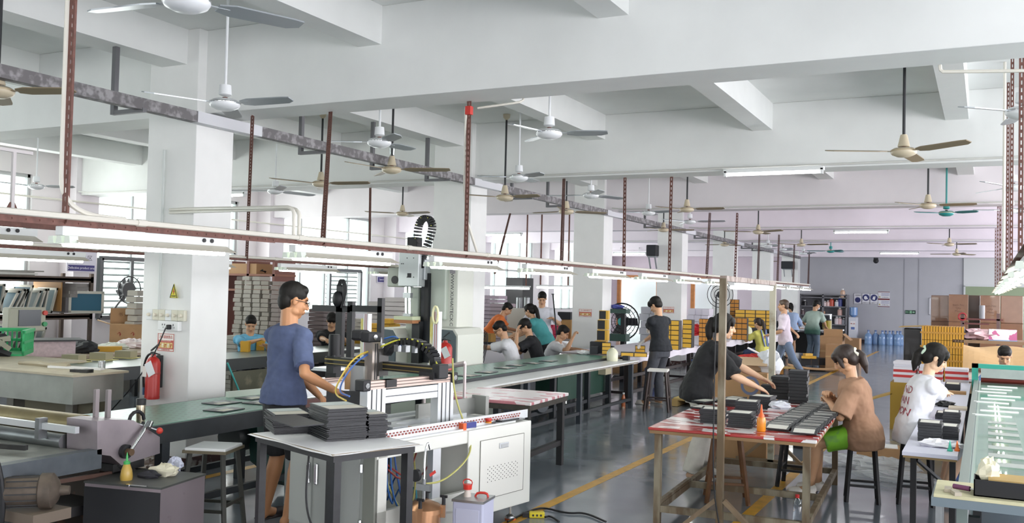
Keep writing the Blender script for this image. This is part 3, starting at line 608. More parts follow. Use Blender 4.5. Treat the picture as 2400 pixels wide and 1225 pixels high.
# ================================================================== first column: switches, signs, extinguisher
yc = 6.35-.24+.24
def cy(px, py): return AY(px, py, 6.33)
f = thing('wall_switches', 'row of six cream wall switches on the first column', 'switch', V((cy(390, 738).x, 6.35, cy(390, 738).z)))
for i in range(6):
    x = (i-2.5)*.082; B().box((x, -.02, 0), (.08, .04, .1), bev=.004).ob('switch_plate', M('#d7d4c2' if i % 3 else '#e3e6e6', .4), f); B().lathe([(0, 0), (.018, 0), (.014, .02), (0, .02)], (x, -.04, 0), 14, (0, -1, 0)).ob('dial', CREAM, f, True)
p = cy(399, 763); f = thing('socket_box', 'white socket strip with black plug on the first column', 'socket', (p.x, 6.35, p.z))
B().box((0, -.025, 0), (.26, .05, .09), bev=.005).ob('box', M('#eceeed', .35), f); B().box((.03, -.065, -.01), (.036, .04, .045), bev=.008).ob('plug', BLACK, f)
b = B()
for x in (-.07, -.04, .07): b.box((x, -.0505, .01), (.008, .002, .016)).box((x+.012, -.0505, -.015), (.005, .002, .012))
tag(b.ob('socket_slots', DARK, f), kind='stuff')
q = cy(402, 768); solo(B().tube([q+V((0, -.07, 0)), cy(385, 830)+V((0, -.12, 0)), cy(330, 905)+V((0, -.1, 0)), cy(280, 960)+V((0, -.1, 0))], .006, 6, 2), BLACK, 'black power cable hanging from the plug on the first column', 'cable')
RED = M('#b3362f', .45); SIGNR = M('#c05a50', .5)
def fire_sign(px, py, Y, w, h, label, big=True):
    p = AY(px, py, Y-.004); f = thing('wall_sign', label, 'sign', p)
    B().box((0, 0, 0), (w, .004, h)).ob('backing', M('#f0efe9', .5), f)
    for z in (h*.48, -h*.48): B().box((0, -.003, z), (w, .003, h*.03)).ob('border', SIGNR, f)
    for x in (w*.485, -w*.485): B().box((x, -.003, 0), (w*.025, .003, h)).ob('border', SIGNR, f)
    B().box((0, -.003, -h*.12), (w*.95, .003, h*.5)).ob('red_band', SIGNR, f)
    text('灭火器放置点', h*.2, SIGNR, f, face_y(0, -.003, h*.3), sx=.9*w/(h*1.35))
    if big: text('灭火器使用方法 灭火步骤', h*.07, M('#f3e9dc', .5), f, face_y(0, -.0052, h*.09))
    for i in range(5):
        B().box(((i-2)*w*.175, -.0052, -h*.16), (w*.15, .002, h*.3)).ob('picture_panel', M('#e5d28c', .5), f)
        B().box(((i-2)*w*.175-w*.02, -.0066, -h*.18), (w*.05, .002, h*.2)).box(((i-2)*w*.175+w*.03, -.0066, -h*.12), (w*.05, .002, h*.06)).ob('pictogram', M(('#b5602f', '#f1ecdc')[i % 2], .5), f)
    text('灭火器配置单位 电话', h*.07, SIGNR, f, face_y(0, -.003, -h*.42))
fire_sign(389, 802, 6.35, .21, .165, 'red and white fire extinguisher sign on the first column')
fire_sign(1372, 733, 16.75, .26, .15, 'red and white fire extinguisher sign on the third column', False)
fire_sign(1567, 726, 21.95, .27, .16, 'red and white fire extinguisher sign on the fourth column', False)
fire_sign(1847, 717, 37.45, .35, .17, 'red and white fire extinguisher sign on the last column', False)
fire_sign(1063, 740, 11.5, .1, .15, 'red and white fire sign half hidden on the second column', False)
p = cy(408, 683); f = thing('warning_sign', 'yellow triangular electric shock warning sign on first column', 'sign', p)
B().prism([(-.048, -.06), (.048, -.06), (0, .075)], 'y', -.004, 0).ob('yellow_triangle', M('#d9d02c', .4), f)
b = B()
for a, c in (((-.045, -.057), (.045, -.057)), ((-.045, -.057), (0, .068)), ((.045, -.057), (0, .068))): b.bar((a[0], -.006, a[1]), (c[0], -.006, c[1]), .005, .003)
b.ob('black_border', DARK, f)
B().prism([(.004, .03), (-.012, -.005), (.0, -.003), (-.004, -.028), (.012, .008), (.001, .006)], 'y', -.007, -.004).ob('lightning_bolt', M('#c2402c', .5), f)
text('有电危险', .014, DARK, f, face_y(0, -.006, -.042))
def extinguisher(p, label, ang=0., h=.42, r=.062):
    f = thing('fire_extinguisher', label, 'extinguisher', p, ang)
    B().lathe([(0, 0), (r, 0), (r+.002, .02), (r, .03), (r, h*.72), (r*.8, h*.8), (r*.35, h*.85), (r*.3, h*.9), (0, h*.9)], n=24).ob('cylinder', M('#b52a25', .35), f, True)
    B().lathe([(r+.001, h*.5), (r+.003, h*.52), (r+.001, h*.54)], n=24).ob('band', M('#a83a33', .4), f, True)
    B().cone((0, 0, h*.88), (0, 0, h*.95), .018).bar((-.03, 0, h*.94), (.08, 0, h*.9), .018, .01).bar((-.03, 0, h*.97), (.06, 0, h*1.1), .018, .01).ob('valve_handle', DARK, f)
    B().tube([(-.02, 0, h*.92), (-r*1.3, 0, h*.86), (-r*1.9, 0, h*.6), (-r*1.8, 0, h*.3), (-r*1.6, 0, h*.12)], .011, 8, 2).ob('hose', BLACK, f, True)
    B().b2((-r*.9, -r-.004, h*.45), (-r*.1, -r+.02, h*.66)).ob('white_label', M('#e6e0da', .5), f)
    B().box((r*.8, -r-.02, h*.62), (.09, .003, .13), rot=Mx.Rotation(R_(-28), 3, 'Y')).ob('inspection_tag', M('#e4e7ea', .5), f)
    return f
f = extinguisher(cy(374, 932)+V((0, -.09, 0)), 'red fire extinguisher hanging on the first column with white tag', h=.46, r=.066)
B().cone((-.11, 0, .03), (-.108, 0, .1), .013).ob('nozzle', M('#3c5f86', .4), f)
B().b2((-.03, .06, .1), (.03, .09, .4)).ob('wall_bracket', DARK, f)
# ================================================================== far left: second conveyor, tables, shelf, crate
c2 = thing('grey_conveyor', 'grey-green work conveyor behind the first column', 'conveyor', (-9.33, 7, 0))
B().b2((-.45, -.2, .70), (.45, 5.6, .75), bev=.01).ob('belt', M('#7c8b86', .3, noise=.08, scale=3), c2)
for x in (-.47, .43): B().b2((x, -.15, .6), (x+.04, 5.55, .752)).ob('side_rail', M('#3a3d3f', .5), c2)
for y in (.1, 1.0, 2.9, 4.8):
    for x in (-.4, .4): B().b2((x-.03, y-.03, 0), (x+.03, y+.03, .6)).ob('leg', DARK, c2)
B().prism([(2.35, .58), (3.25, .58), (3.15, .1), (2.35, .1)], 'x', .42, .46).ob('side_panel', M('#6b6a5c', .55, .4, hex2='#8f8a78', cover=.6, scale=6), c2)
B().b2((.2, 3.2, .2), (.4, 5.3, .55)).ob('under_motor', DARK, c2)
B().b2((.46, 4.3, .66), (.6, 6.6, .70)).ob('white_ledge', M('#dfe2e2', .4), c2)
for i, (x, y) in enumerate(((173, 848), (237, 843), (295, 838))):
    p = AZ(x, y, .752); f = thing('board_box', 'beige board box on yellow sheet, %s on grey-green conveyor' % ('left', 'middle', 'right')[i], 'box', p, .3)
    B().box((0, 0, .004), (.32, .26, .006)).ob('yellow_sheet', M('#d8cf8a', .6), f); B().box((0, 0, .05), (.22, .16, .085)).ob('box_body', M('#a79f84', .7), f)
GTY = M('#c99a2e', .6); 
def ybox(p, s, label, group=None, rz=.0, name='yellow_box'): return solo(B().box((0, 0, s[2]/2), s, bev=.003), GTY, label, 'box', p, rz, group)
for x, y, s, l in ((575, 822, (.12, .12, .155), 'tall yellow box at left in front of light-blue shirt worker'), (612, 818, (.12, .12, .15), 'tall yellow box at right in front of light-blue shirt worker')): ybox(AZ(x, y+2, .752), s, l, rz=.5)
ybox(AZ(763, 812, .752)+V((0, .6, 0)), (.2, .12, .07), 'flat yellow box in front of the black-haired seated worker', rz=.3); ybox(AZ(793, 808, .752)+V((0, .6, 0)), (.17, .12, .07), 'flat yellow box held by the black-haired seated worker', rz=.3)
solo(B().tube([AX(533, 850, -8.7), AX(560, 915, -8.7)], .012, 8), M('#4fb3b0', .5), 'teal rod leaning against the grey-green conveyor', 'rod')
# table with pink paper, further left
t3 = thing('packing_table', 'work table strewn with pink paper behind the grey conveyor', 'table', (-11, 8.6, 0))
B().b2((-.6, -1.6, .72), (.55, 1.6, .76)).ob('tabletop', M('#b5a28e', .6, noise=.1), t3)
for x in (-.55, .5):
    for y in (-1.5, 1.5): B().b2((x-.03, y-.03, 0), (x+.03, y+.03, .72)).ob('leg', DARK, t3)
PK = M('#d6bfc2', .8); 
def T3(px, py): return AZ(px, py, .762)
solo(B().b2((-.32, -.2, 0), (.32, .2, .005)).b2((-.28, -.16, .005), (.3, .2, .2)), M('#cdb9bb', .8, noise=.12, scale=25), 'stack of pink paper under a black board on the packing table', 'paper', T3(112, 834), R_(60))
solo(B().b2((-.4, -.26, 0), (.4, .26, .02)), DARK, 'black board lying on the pink paper stack', 'board', T3(112, 834)+V((0, 0, .2)), R_(60))
solo(lump((0, 0, .06), (.22, .15, .1), 21, amp=.2), M('#26272b', .7), 'crumpled black bag on the packing table', 'bag', T3(195, 826))
solo(lump((0, 0, .05), (.3, .16, .08), 22, amp=.3), M('#e6d8d8', .5), 'crumpled pale plastic on the packing table', 'plastic', T3(300, 815)+V((0, .1, 0)))
solo(lump((0, 0, .05), (.25, .13, .05), 24, amp=.3), M('#dfe3d6', .6), 'crumpled white paper left of the yellow folder', 'paper', T3(225, 822)+V((0, .3, 0)))
solo(B().b2((-.17, -.09, 0), (.17, .09, .07)), GTY, 'yellow box lying on the packing table', 'box', T3(255, 823), R_(50))
solo(B().b2((-.07, -.05, 0), (.07, .05, .07)), M('#cfc23a', .6), 'small bright yellow box beside the black bag', 'box', T3(150, 830), R_(50))
f = thing('open_carton', 'open brown carton standing behind the packing table', 'carton', V((-12.25, 10.5, .76)), R_(50))
B().b2((-.24, -.18, 0), (.24, .18, .3)).ob('carton_body', CARD, f); B().box((-.33, 0, .33), (.2, .34, .008), rot=Mx.Rotation(R_(18), 3, 'Y')).ob('flap', M('#b99468', .75), f); B().box((0, .18, .42), (.48, .01, .25)).ob('raised_flap', M('#a98560', .75), f); text('书 商 品', .07, M('#6f4f35', .7), f, face_y(0, .17, .44)); text('↑    ↑', .1, M('#9a3d30', .7), f, face_y(0, -.183, .14))
solo(B().b2((-.3, -.22, 0), (.3, .22, .755)), M('#77726c', .7), 'low grey crate under the open brown carton', 'crate', V((-12.25, 10.5, 0)), R_(50))
# steel shelf with printing frames
sh = thing('steel_rack', 'brown steel rack full of printing frames along left wall', 'rack', (-14.55, 9.0, 0))
RK = M('#5c4f47', .6, .3, noise=.15)
X0, X1, Y0, Y1 = -.35, .45, -3.2, 2.35
for y in (Y0, -.5, Y1-.06):
    for x in (X0, X1-.05): B().b2((x, y, 0), (x+.05, y+.06, 1.86)).ob('upright', RK, sh)
for z in (.55, 1.16, 1.80): B().b2((X0, Y0, z-.07), (X1, Y1, z-.03)).b2((X1-.03, Y0, z-.1), (X1, Y1, z)).ob('shelf_board', RK, sh)
PB = M('#a5773f', .6); 
for y in (-.1, 1.72): B().b2((X0+.05, y, 1.2), (X1-.02, y+.02, 1.7)).ob('divider', PB, sh)
FRA = M('#b4b2a8', .45, .5); BLS = M('#2c6a80', .5)
rg = random.Random(5)
def frame_(x, y, z, tilt, hh, label, colr, group, ww=.5):
    f = thing('printing_screen', label, 'frame', (x, y, z)); f['group'] = group; rot = Mx.Rotation(R_(tilt), 3, 'X')
    b = B()
    for s in (-1, 1): b.box(rot @ V((s*(ww/2-.02), 0, hh/2)), (.04, .03, hh), rot=rot); b.box(rot @ V((0, 0, hh/2+s*(hh/2-.02))), (ww, .03, .04), rot=rot)
    b.ob('frame_bars', FRA, f); B().box(rot @ V((0, 0, hh/2)), (ww-.06, .008, hh-.06), rot=rot).ob('mesh_screen', colr, f)
y = .0
for i in range(22):
    y += rg.uniform(.06, .14); frame_(-14.45, 9+y, 1.17, -rg.uniform(6, 28), rg.uniform(.4, .5), 'printing frame leaning on the upper shelf of steel rack, %s from left' % (NTH[i]), rg.choice((BLS, BLS, M('#9aa3a0', .5), M('#6f8d92', .5))), 'printing frames on the upper shelf')
    if y > 1.55: break
y = .5
for i in range(10):
    y += rg.uniform(.08, .15)
    if y > 1.5: break
    frame_(-14.45, 9+y, .56, -rg.uniform(6, 25), rg.uniform(.35, .46), 'printing frame leaning on the lower shelf of steel rack, %s from left' % (NTH[i]), rg.choice((BLS, M('#9aa3a0', .5))), 'printing frames on the lower shelf')
f = thing('printing_screen', 'blue-screened printing frame standing alone at right of the upper shelf', 'frame', (-13.98, 11.12, 1.17), R_(52))
b = B(); w, h = .56, .38
for s in (-1, 1): b.box((s*(w/2-.02), 0, h/2), (.045, .03, h)).box((0, 0, h/2+s*(h/2-.02)), (w, .03, .045))
b.ob('frame_bars', FRA, f); B().box((0, .005, h/2), (w-.06, .008, h-.06)).ob('mesh_screen', M('#1f5a73', .5), f)
for i in range(4): solo(B().b2((-.28, -.16, 0), (.28, .16, .06)), M('#8d8785', .7), 'grey flat pack on the upper shelf at right, %s' % pos(i, 4), 'pack', V((-14.35, 11.02+.01*i, 1.44+.0605*i)), R_(8*i), 'flat packs on the upper shelf')
solo(B().b2((-.26, -.22, 0), (.26, .2, .27)), M('#6b6668', .7), 'grey box under the flat packs on the upper shelf', 'box', V((-14.4, 11.05, 1.17)))
for i in range(5): solo(B().b2((-.36, -rg.uniform(.5, .9), 0), (.36, rg.uniform(.5, .9), .022)), M(('#b5b4ae', '#8e8c86', '#d4d4cf')[i % 3], .6), 'flat board lying on top of the steel rack, %s' % pos(i, 5), 'board', V((-14.5, 9.7+rg.uniform(-.3, .2), 1.772+.0225*i)), rg.uniform(-.06, .06), 'boards on top of the steel rack')
solo(lump((0, 0, .05), (.3, .5, .06), 33, amp=.3), M('#4c4238', .8), 'heap of brown card on top of the steel rack at left', 'card', V((-14.5, 8.2, 1.775)))
solo(B().box((0, 0, .1), (.55, .42, .012), rot=Mx.Rotation(R_(16), 3, 'Y')), M('#3f8fc0', .5), 'bright blue board tilted on the lower rack shelf', 'board', V((-14.2, 10.5, .53)), R_(30))
solo(B().b2((-.4, -.2, 0), (.4, .2, .05)), M('#8f6a45', .7), 'flattened brown carton under the blue board', 'carton', V((-14.2, 11.0, .521)))
# touch-screen machine and green crate at left edge
f = thing('printing_press', 'small printing machine with grey touch screen at left edge', 'machine', V((-10.9, 6.6, 0)))
B().b2((-.6, -.4, 0), (.4, .4, .8)).ob('base', DARK, f)
p = AX(57, 748, -10.6)-V((-10.9, 6.6, 0)); B().box(p, (.14, .5, .3), bev=.02).ob('control_box', M('#a9a898', .5), f); B().box(p+V((.075, .02, .02)), (.012, .3, .2)).ob('touch_screen', M('#3a4148', .25), f)
B().cone(p+V((.07, .22, .08)), p+V((.1, .22, .08)), .03).ob('red_button', M('#c4392c', .4), f); B().cone(p+V((.07, .22, -.06)), p+V((.1, .22, -.06)), .03).ob('green_button', M('#2f8f5a', .4), f)
B().b2((-.15, -.6, .8), (.0, -.45, 1.5)).b2((-.2, -.7, 1.28), (.2, -.1, 1.36)).ob('press_column', M('#8a8f8f', .4, .5), f)
for y in (-.55, -.35, -.2): B().lathe([(0, 0), (.04, 0), (.04, .12), (.02, .13), (.02, .3), (0, .3)], (.1, y, 1.36), 12).ob('cylinder', CHROME, f, True)
for x, y, z in ((.12, -.5, .92), (.15, -.3, .92)): B().cone((x, y, .8), (x, y, 1.05), .05).ob('ink_pot', M('#b04a44', .5), f)
f = thing('plastic_crate', 'bright green plastic crate of grey offcut blocks at left edge', 'crate', V((-9.95, 6.55, .9)), R_(45))
GC = M('#2fae6b', .45)
b = B(); b.b2((-.5, -.3, 0), (.5, .3, .02)); 
for z in (.02, .13, .24): b.b2((-.5, .28, z), (.5, .3, z+.03)).b2((.48, -.3, z), (.5, .3, z+.03)).b2((-.5, -.3, z), (-.48, .3, z+.03))
for i in range(21): b.b2((-.5+i*.048, .28, 0), (-.485+i*.048, .3, .27))
for i in range(13): b.b2((.48, -.3+i*.048, 0), (.5, -.285+i*.048, .27))
b.b2((-.51, .27, .25), (.51, .31, .28)).b2((.47, -.3, .25), (.51, .3, .28)); b.ob('lattice_sides', GC, f)
for i in range(26):
    q = V((-9.72, 6.32, .935+(i % 4)*.05))+V((.57, .82, 0))*rg.uniform(-.42, .3)+V((.82, -.57, 0))*rg.uniform(-.12, .22)*(1-(i % 4)*.2)
    solo(B().box((0, 0, 0), (.17, .09, .05), rot=Mx.Rotation(rg.uniform(-.7, .7), 3, 'X') @ Mx.Rotation(rg.uniform(-.6, .6), 3, 'Y')), M('#9a9a89' if i % 5 else '#2a2b2d', .7), ('grey' if i % 5 else 'black')+' offcut block piled by the green crate', 'block', q, rg.uniform(0, 3), ('grey' if i % 5 else 'black')+' blocks in the green crate')
# left wall furniture: sign, switch, fan window
def area_sign(px, py, en, zh, X, w, label):
    p = AX(px, py, X); f = thing('area_sign', label, 'sign', (X+.01, p.y, p.z))
    B().box((0, 0, 0), (.012, w, w*.62)).ob('board', M('#d9d6e2', .5), f); B().box((.008, 0, -w*.2), (.006, w*.9, w*.17)).ob('purple_strip', M('#3f3a78', .5), f)
    text(zh, w*.17, M('#44414f', .5), f, face_x(.007, 0, w*.09), sx=1.1); text(en, w*.105, M('#eceaf4', .5), f, face_x(.0115, 0, -w*.2), sx=.95)
area_sign(190, 612, 'Defective product area', '不良品区', -14.88, .62, 'white and purple sign reading Defective product area on left wall')
area_sign(902, 642, 'Semi-finished area', '半成品区', XL+.012, .8, 'white and purple area sign on the wall left of the tall machine')
p = AX(221, 709, XL+.06); f = thing('switch_box', 'grey isolator switch box on the left wall', 'switch', p); B().box((0, 0, 0), (.1, .2, .26), bev=.01).ob('box', M('#a9a999', .5), f); B().box((.06, .03, .02), (.03, .06, .07)).ob('toggle', M('#e4e4df', .4), f); B().cone((0, 0, .13), (0, 0, 1.3), .012).ob('conduit', M('#d6d3d2', .5), f)
def louvre(px0, px1, py0, py1, X, label, fanpos):
    a, c = AX(px0, py0, X), AX(px1, py1, X); f = thing('exhaust_fan_window', label, 'window', (X, (a.y+c.y)/2, c.z)); w, h = c.y-a.y, a.z-c.z
    b = B()
    for y in (-w/2, w/2): b.b2((-.05, y-.04, 0), (.05, y+.04, h))
    b.b2((-.05, -w/2, -.04), (.05, w/2, .04)).b2((-.05, -w/2, h-.04), (.05, w/2, h+.04)); b.ob('steel_frame', M('#6d7072', .5, .4), f)
    n = 9
    for i in range(n): B().box((-.1, 0, h*(i+.5)/n), (.05, w, .012), rot=Mx.Rotation(R_(35), 3, 'Y')).ob('slat', LOUV, f)
    if fanpos:
        y, z = fanpos[0]*w-w/2, fanpos[1]*h
        B().lathe([(0, -.03), (.15, -.03), (.17, .0), (.15, .1), (0, .1)], (-.02, y, z), 20, (1, 0, 0)).ob('fan_motor', M('#56585a', .5), f, True)
        B().tube([(.1, y+.27*math.cos(t*.42), z+.27*math.sin(t*.42)) for t in range(15)], .012, 6, close=True).ob('guard_ring', DARK, f)
        for k in range(4): B().box((0, y, z), (.01, .12, .46), rot=Mx.Rotation(k*.785+.3, 3, 'X') @ Mx.Rotation(R_(20), 3, 'Z')).ob('fan_blade', M('#6a6c6e', .5), f)
        B().b2((.02, y+.05, 0), (.06, y+.12, h)).ob('support_bar', M('#6d7072', .5, .4), f); B().bar((.05, -w/2+.2, .05), (.05, y, z), .02).bar((.05, y-.4, z-.5), (.05, y+.25, z+.25), .012).ob('brace', M('#4c4d4f', .5), f)
    return f
louvre(236, 352, 604, 742, XL+.08, 'louvred window with exhaust fan left of the first column', (.5, .47))
louvre(772, 842, 632, 722, XL+.08, 'louvred window with cable loop above the black-haired worker', None)
# ================================================================== white gluing robot cell (foreground middle)
MW = M('#dfe0d9', .4, noise=.02, scale=3); DOORG = M('#a6aaa6', .45)
rm = thing('robot_cell', 'white machine cabinet with aluminium gantry in the middle foreground', 'machine', (-3.4, 4.86, 0), R_(-9.6))
DP, LN, ZT = .80, 1.66, .75
B().b2((-DP, 0, .13), (0, LN, .22)).b2((-.04, .02, .2), (0, .1, .74)).b2((-.04, .92, .2), (0, .96, .74)).b2((-DP, .0, .66), (0, LN, ZT), bev=.01).b2((-DP, LN-.03, .2), (0, LN, .7)).b2((-.035, .02, .2), (0, .92, .33)).ob('cabinet_frame', MW, rm)
B().b2((-DP, .93, .14), (-.005, LN-.01, .70)).ob('control_box', MW, rm)
B().b2((-.005, .9, .13), (.012, LN, .75), bev=.006).ob('front_panel', MW, rm)
b = B(); y0, y1, z0, z1 = 1.03, 1.56, .24, .665
B().b2((.012, y0, z0), (.017, y1, z1)).ob('door', M('#e3e3dc', .4), rm)
b = B()
for a, c in (((y0, z0), (y1, z0)), ((y0, z1), (y1, z1)), ((y0, z0), (y0, z1)), ((y1, z0), (y1, z1))): b.bar((.0165, a[0], a[1]), (.0165, c[0], c[1]), .004, .004)
b.ob('door_gap', M('#77786f', .6), rm)
f = B().b2((.017, 1.25, .585), (.026, 1.36, .625), bev=.004).ob('door_handle', ALU, rm); B().b2((.026, 1.265, .593), (.028, 1.345, .612)).ob('handle_recess', M('#b9bcbc', .3), f)
b = B()
for i in range(17):
    for j in range(4):
        b.cone((.0165, 1.12+i*.0225, .36+j*.03+(.015 if i % 2 else 0)), (.019, 1.12+i*.0225, .36+j*.03+(.015 if i % 2 else 0)), .0034, n=6)
tag(b.ob('vent_holes', BLACK, rm), kind='stuff')
B().b2((-.06, .55, .2), (-.01, .63, .68)).ob('aluminium_post', ALU, rm)
B().b2((-DP+.02, .03, .2), (-DP+.04, .92, .68)).ob('back_plate', M('#8e938f', .5), rm)
# doors on the left face
B().b2((-DP, -.004, .13), (-.005, .004, .70)).ob('left_face', DOORG, rm)
for x0, x1, hx in ((-DP, -.565, -.595), (-.555, -.12, -.52)):
    d = B().b2((x0+.01, -.018, .17), (x1-.01, -.004, .68)).ob('door', DOORG, rm)
    B().b2((hx-.012, -.035, .44), (hx+.012, -.018, .58), bev=.006).b2((hx-.008, -.04, .46), (hx+.008, -.034, .56)).ob('handle', CHROME, d)
for z in (.25, .6): B().cone((-.11, -.02, z-.025), (-.11, -.02, z+.025), .01, n=8).ob('hinge', CHROME, rm)
B().b2((-.1, -.012, .13), (0, .004, .72)).ob('corner_panel', M('#84877f', .5), rm)
for x in (-.08, -DP+.08):
    for y in (.1, LN-.12):
        f = B().cone((x, y, .03), (x, y, .13), .01, n=8).ob('levelling_foot', CHROME, rm); B().lathe([(0, .012), (.04, .012), (.035, .03), (.012, .045), (0, .045)], (x, y, 0), 16).ob('foot_pad', STEEL, f, True); B().lathe([(0, 0), (.043, 0), (.043, .013), (0, .013)], (x, y, 0), 16).ob('rubber_base', M('#c65a2a', .5), f)
# wires in the bay
for i, (cl, y, z, s) in enumerate((('#2f5f9f', .2, .35, .15), ('#2f5f9f', .25, .3, .2), ('#234a86', .3, .4, .1), ('#4a9fb5', .4, .28, .2), ('#7d2f2a', .15, .5, .45), ('#7d2f2a', .2, .48, .6), ('#23252b', .12, .55, .2), ('#b9b36a', .25, .27, .35))):
    B().tube([(-.1-.02*i, y, .68), (-.12, y+.02, z+.1), (-.1, y+s*.5, z-.06), (-.2, y+s, z+.12), (-.3, y+s*1.2, .6 if i > 3 else .3)], .006, 6, 2).ob('wire', M(cl, .4), rm)
# top plate, rails and perforated strips
B().b2((-.8, .02, ZT), (-.02, 1.5, ZT+.012)).ob('top_plate', M('#d5d8d6', .3), rm)
for x in (-.08, -.14): B().b2((x-.02, .05, ZT+.012), (x+.02, LN+.05, ZT+.035)).ob('aluminium_rail', ALU, rm)
b = B()
for i in range(46): b.box((-.0595, .1+i*.033, ZT+.028+.008), (.003, .02, .012)).box((-.0595, .115+i*.033, ZT+.052), (.003, .018, .01))
B().b2((-.064, .05, ZT+.012), (-.0605, LN+.05, ZT+.075)).ob('perforated_strip', ALU, rm); tag(b.ob('strip_holes', M('#8d4a42', .6), rm), kind='stuff')
B().b2((-.5, .9, ZT+.012), (-.47, 1.6, ZT+.14)).b2((-.5, 1.56, ZT+.012), (-.36, 1.6, ZT+.16)).ob('grey_guide', M('#9a9c98', .35, .6), rm)
for x in (-.45, -.6, -.75): B().b2((x-.03, .25, ZT+.012), (x+.03, 1.4, ZT+.04)).ob('aluminium_rail', ALU, rm)
B().b2((-.78, .35, ZT+.04), (-.2, .5, ZT+.06)).ob('cross_slide', ALU, rm)
B().b2((-.65, .28, ZT+.04), (-.3, .44, ZT+.075)).ob('print_head', M('#303235', .4), rm)
B().b2((-.5, .5, ZT+.02), (-.2, .62, ZT+.03)).ob('copper_plate', M('#b87a5c', .4, .5), rm)
# gantry: right side frame, left side frame, cross rail, carriage
def side_frame(x, zt, oy=0, zb=.75):
    for y in (.225, .93):
        for d in (-.045, .045):
            B().b2((x-.035, y+d-.04, ZT), (x+.035, y+d+.04, zt)).ob('gantry_post', ALU, rm)
            b = B(); b.b2((x+.0345, y+d-.006, ZT), (x+.036, y+d+.006, zt)); b.ob('post_groove', DARK, rm)
    B().b2((x-.03, .26, zt-.10), (x+.03, .89, zt-.01)).ob('gantry_beam', ALU, rm); b = B(); b.b2((x+.029, .26, zt-.06), (x+.0315, .85, zt-.052)); b.ob('beam_groove', M('#6d7073', .5), rm)
    f = B().b2((x-.03, .16, zt), (x+.03, 1.0, zt+.055)).ob('linear_rail', M('#c3aea4', .3, .6), rm)
    b = B()
    for z in (.015, .036): b.b2((x+.029, .16, zt+z), (x+.032, 1.0, zt+z+.006))
    b.ob('rail_grooves', M('#5d5048', .4), f)
    for y in (.13, 1.02): B().box((x, y, zt+.03), (.085, .07, .075), bev=.008).ob('end_block', BLACK, f); B().cone((x+.043, y, zt+.03), (x+.047, y, zt+.03), .018, n=14).ob('bearing', CHROME, f)
    B().box((x, .36, zt+.03), (.08, .1, .05)).ob('sensor_block', BLACK, f)
side_frame(-.27, 1.07)
yk = .82
cr = B().b2((-1.36, yk-.04, 1.13), (-.2, yk+.04, 1.195)).ob('cross_rail', M('#2c2c2b', .35, .4), rm); B().b2((-1.36, yk-.043, 1.172), (-.22, yk-.038, 1.182)).b2((-1.36, yk-.043, 1.142), (-.22, yk-.038, 1.148)).ob('gold_groove', M('#9b8a55', .3, .7), cr)
for x in (-.27,): B().box((x, yk, 1.125), (.14, .14, .05)).ob('carriage', BLACK, rm)
B().box((-.2, yk, 1.16), (.07, .1, .1), bev=.006).ob('rail_motor', BLACK, rm)
f = B().lathe([(0, 1.2), (.045, 1.2), (.045, 1.35), (.04, 1.37), (0, 1.37)], (-1.3, yk, 0), 18).ob('servo_motor', BLACK, rm, True); B().box((-1.3, yk, 1.14), (.08, .08, .14)).ob('gear_head', BLACK, f)
zx = -.78
B().b2((zx-.04, yk-.14, .98), (zx+.04, yk-.06, 1.34)).ob('vertical_rail', M('#a39a92', .35, .6), rm); B().b2((zx+.04, yk-.115, 1.0), (zx+.042, yk-.105, 1.33)).b2((zx+.04, yk-.095, 1.0), (zx+.042, yk-.085, 1.33)).ob('rail_groove', DARK, rm)
f = B().box((zx-.02, yk-.1, 1.375), (.09, .13, .075), bev=.01).box((zx-.11, yk-.12, 1.385), (.12, .1, .08), bev=.02).ob('vertical_motor', BLACK, rm); B().cone((zx+.025, yk-.1, 1.375), (zx+.03, yk-.1, 1.375), .02).ob('bearing', CHROME, f)
B().box((zx, yk-.03, 1.19), (.1, .1, .2)).ob('saddle', M('#3b3936', .4), rm)
B().box((zx-.1, yk-.15, 1.06), (.14, .02, .2)).ob('nozzle_plate', M('#c6cac9', .35, .5), rm); B().lathe([(0, 0), (.03, 0), (.03, .16), (0, .16)], (zx-.19, yk-.15, .98), 14).ob('glue_cartridge', M('#b08a5e', .5), rm)
def chain(pts, r, name, w=.05):
    P = [V(p) for p in pts]
    for _ in range(2):
        Q = [P[0]]
        for a, c in zip(P, P[1:]): Q += [a*.75+c*.25, a*.25+c*.75]
        P = Q+[P[-1]]
    b = B(); L = 0
    for a, c in zip(P, P[1:]):
        n = max(1, int((c-a).length/.03))
        for i in range(n): q = a+(c-a)*((i+.5)/n); b.bar(q-(c-a).normalized()*.012, q+(c-a).normalized()*.012, r, w, up=(0, 1, 0))
    return b, name
b, n = chain([(zx+.05, yk+.0, 1.26), (zx+.1, yk+.02, 1.345), (zx+.35, yk+.02, 1.36), (zx+.5, yk+.02, 1.28), (zx+.52, yk+.02, 1.2)], .05, '', .07); b.ob('cable_chain', BLACK, rm)
for pts, cl in (([(zx, yk-.05, 1.29), (zx+.2, yk, 1.38), (zx+.42, yk, 1.36), (zx+.58, yk, 1.17)], '#c9c74a'), ([(zx-.02, yk-.08, 1.28), (zx+.02, yk-.3, 1.24), (zx+.1, yk-.5, 1.12), (zx+.22, yk-.68, 1.02), (-.34, .05, 1.0)], '#c4a83c'), ([(zx-.03, yk-.08, 1.26), (zx+.04, yk-.3, 1.21), (zx+.12, yk-.5, 1.1), (zx+.25, yk-.66, 1.03), (-.32, .06, 1.03)], '#2f5fae'), ([(-.24, 1.0, 1.24), (-.18, .95, 1.0), (-.1, 1.0, .75), (.06, .9, .6), (.06, .6, .45), (.17, .25, .5)], '#b9b665'), ([(zx, yk+.02, 1.36), (zx+.1, yk+.05, 1.39), (zx+.2, yk, 1.32)], '#3563a8')):
    B().tube(pts, .0065, 6, 3).ob('hose', M(cl, .4), rm, True)
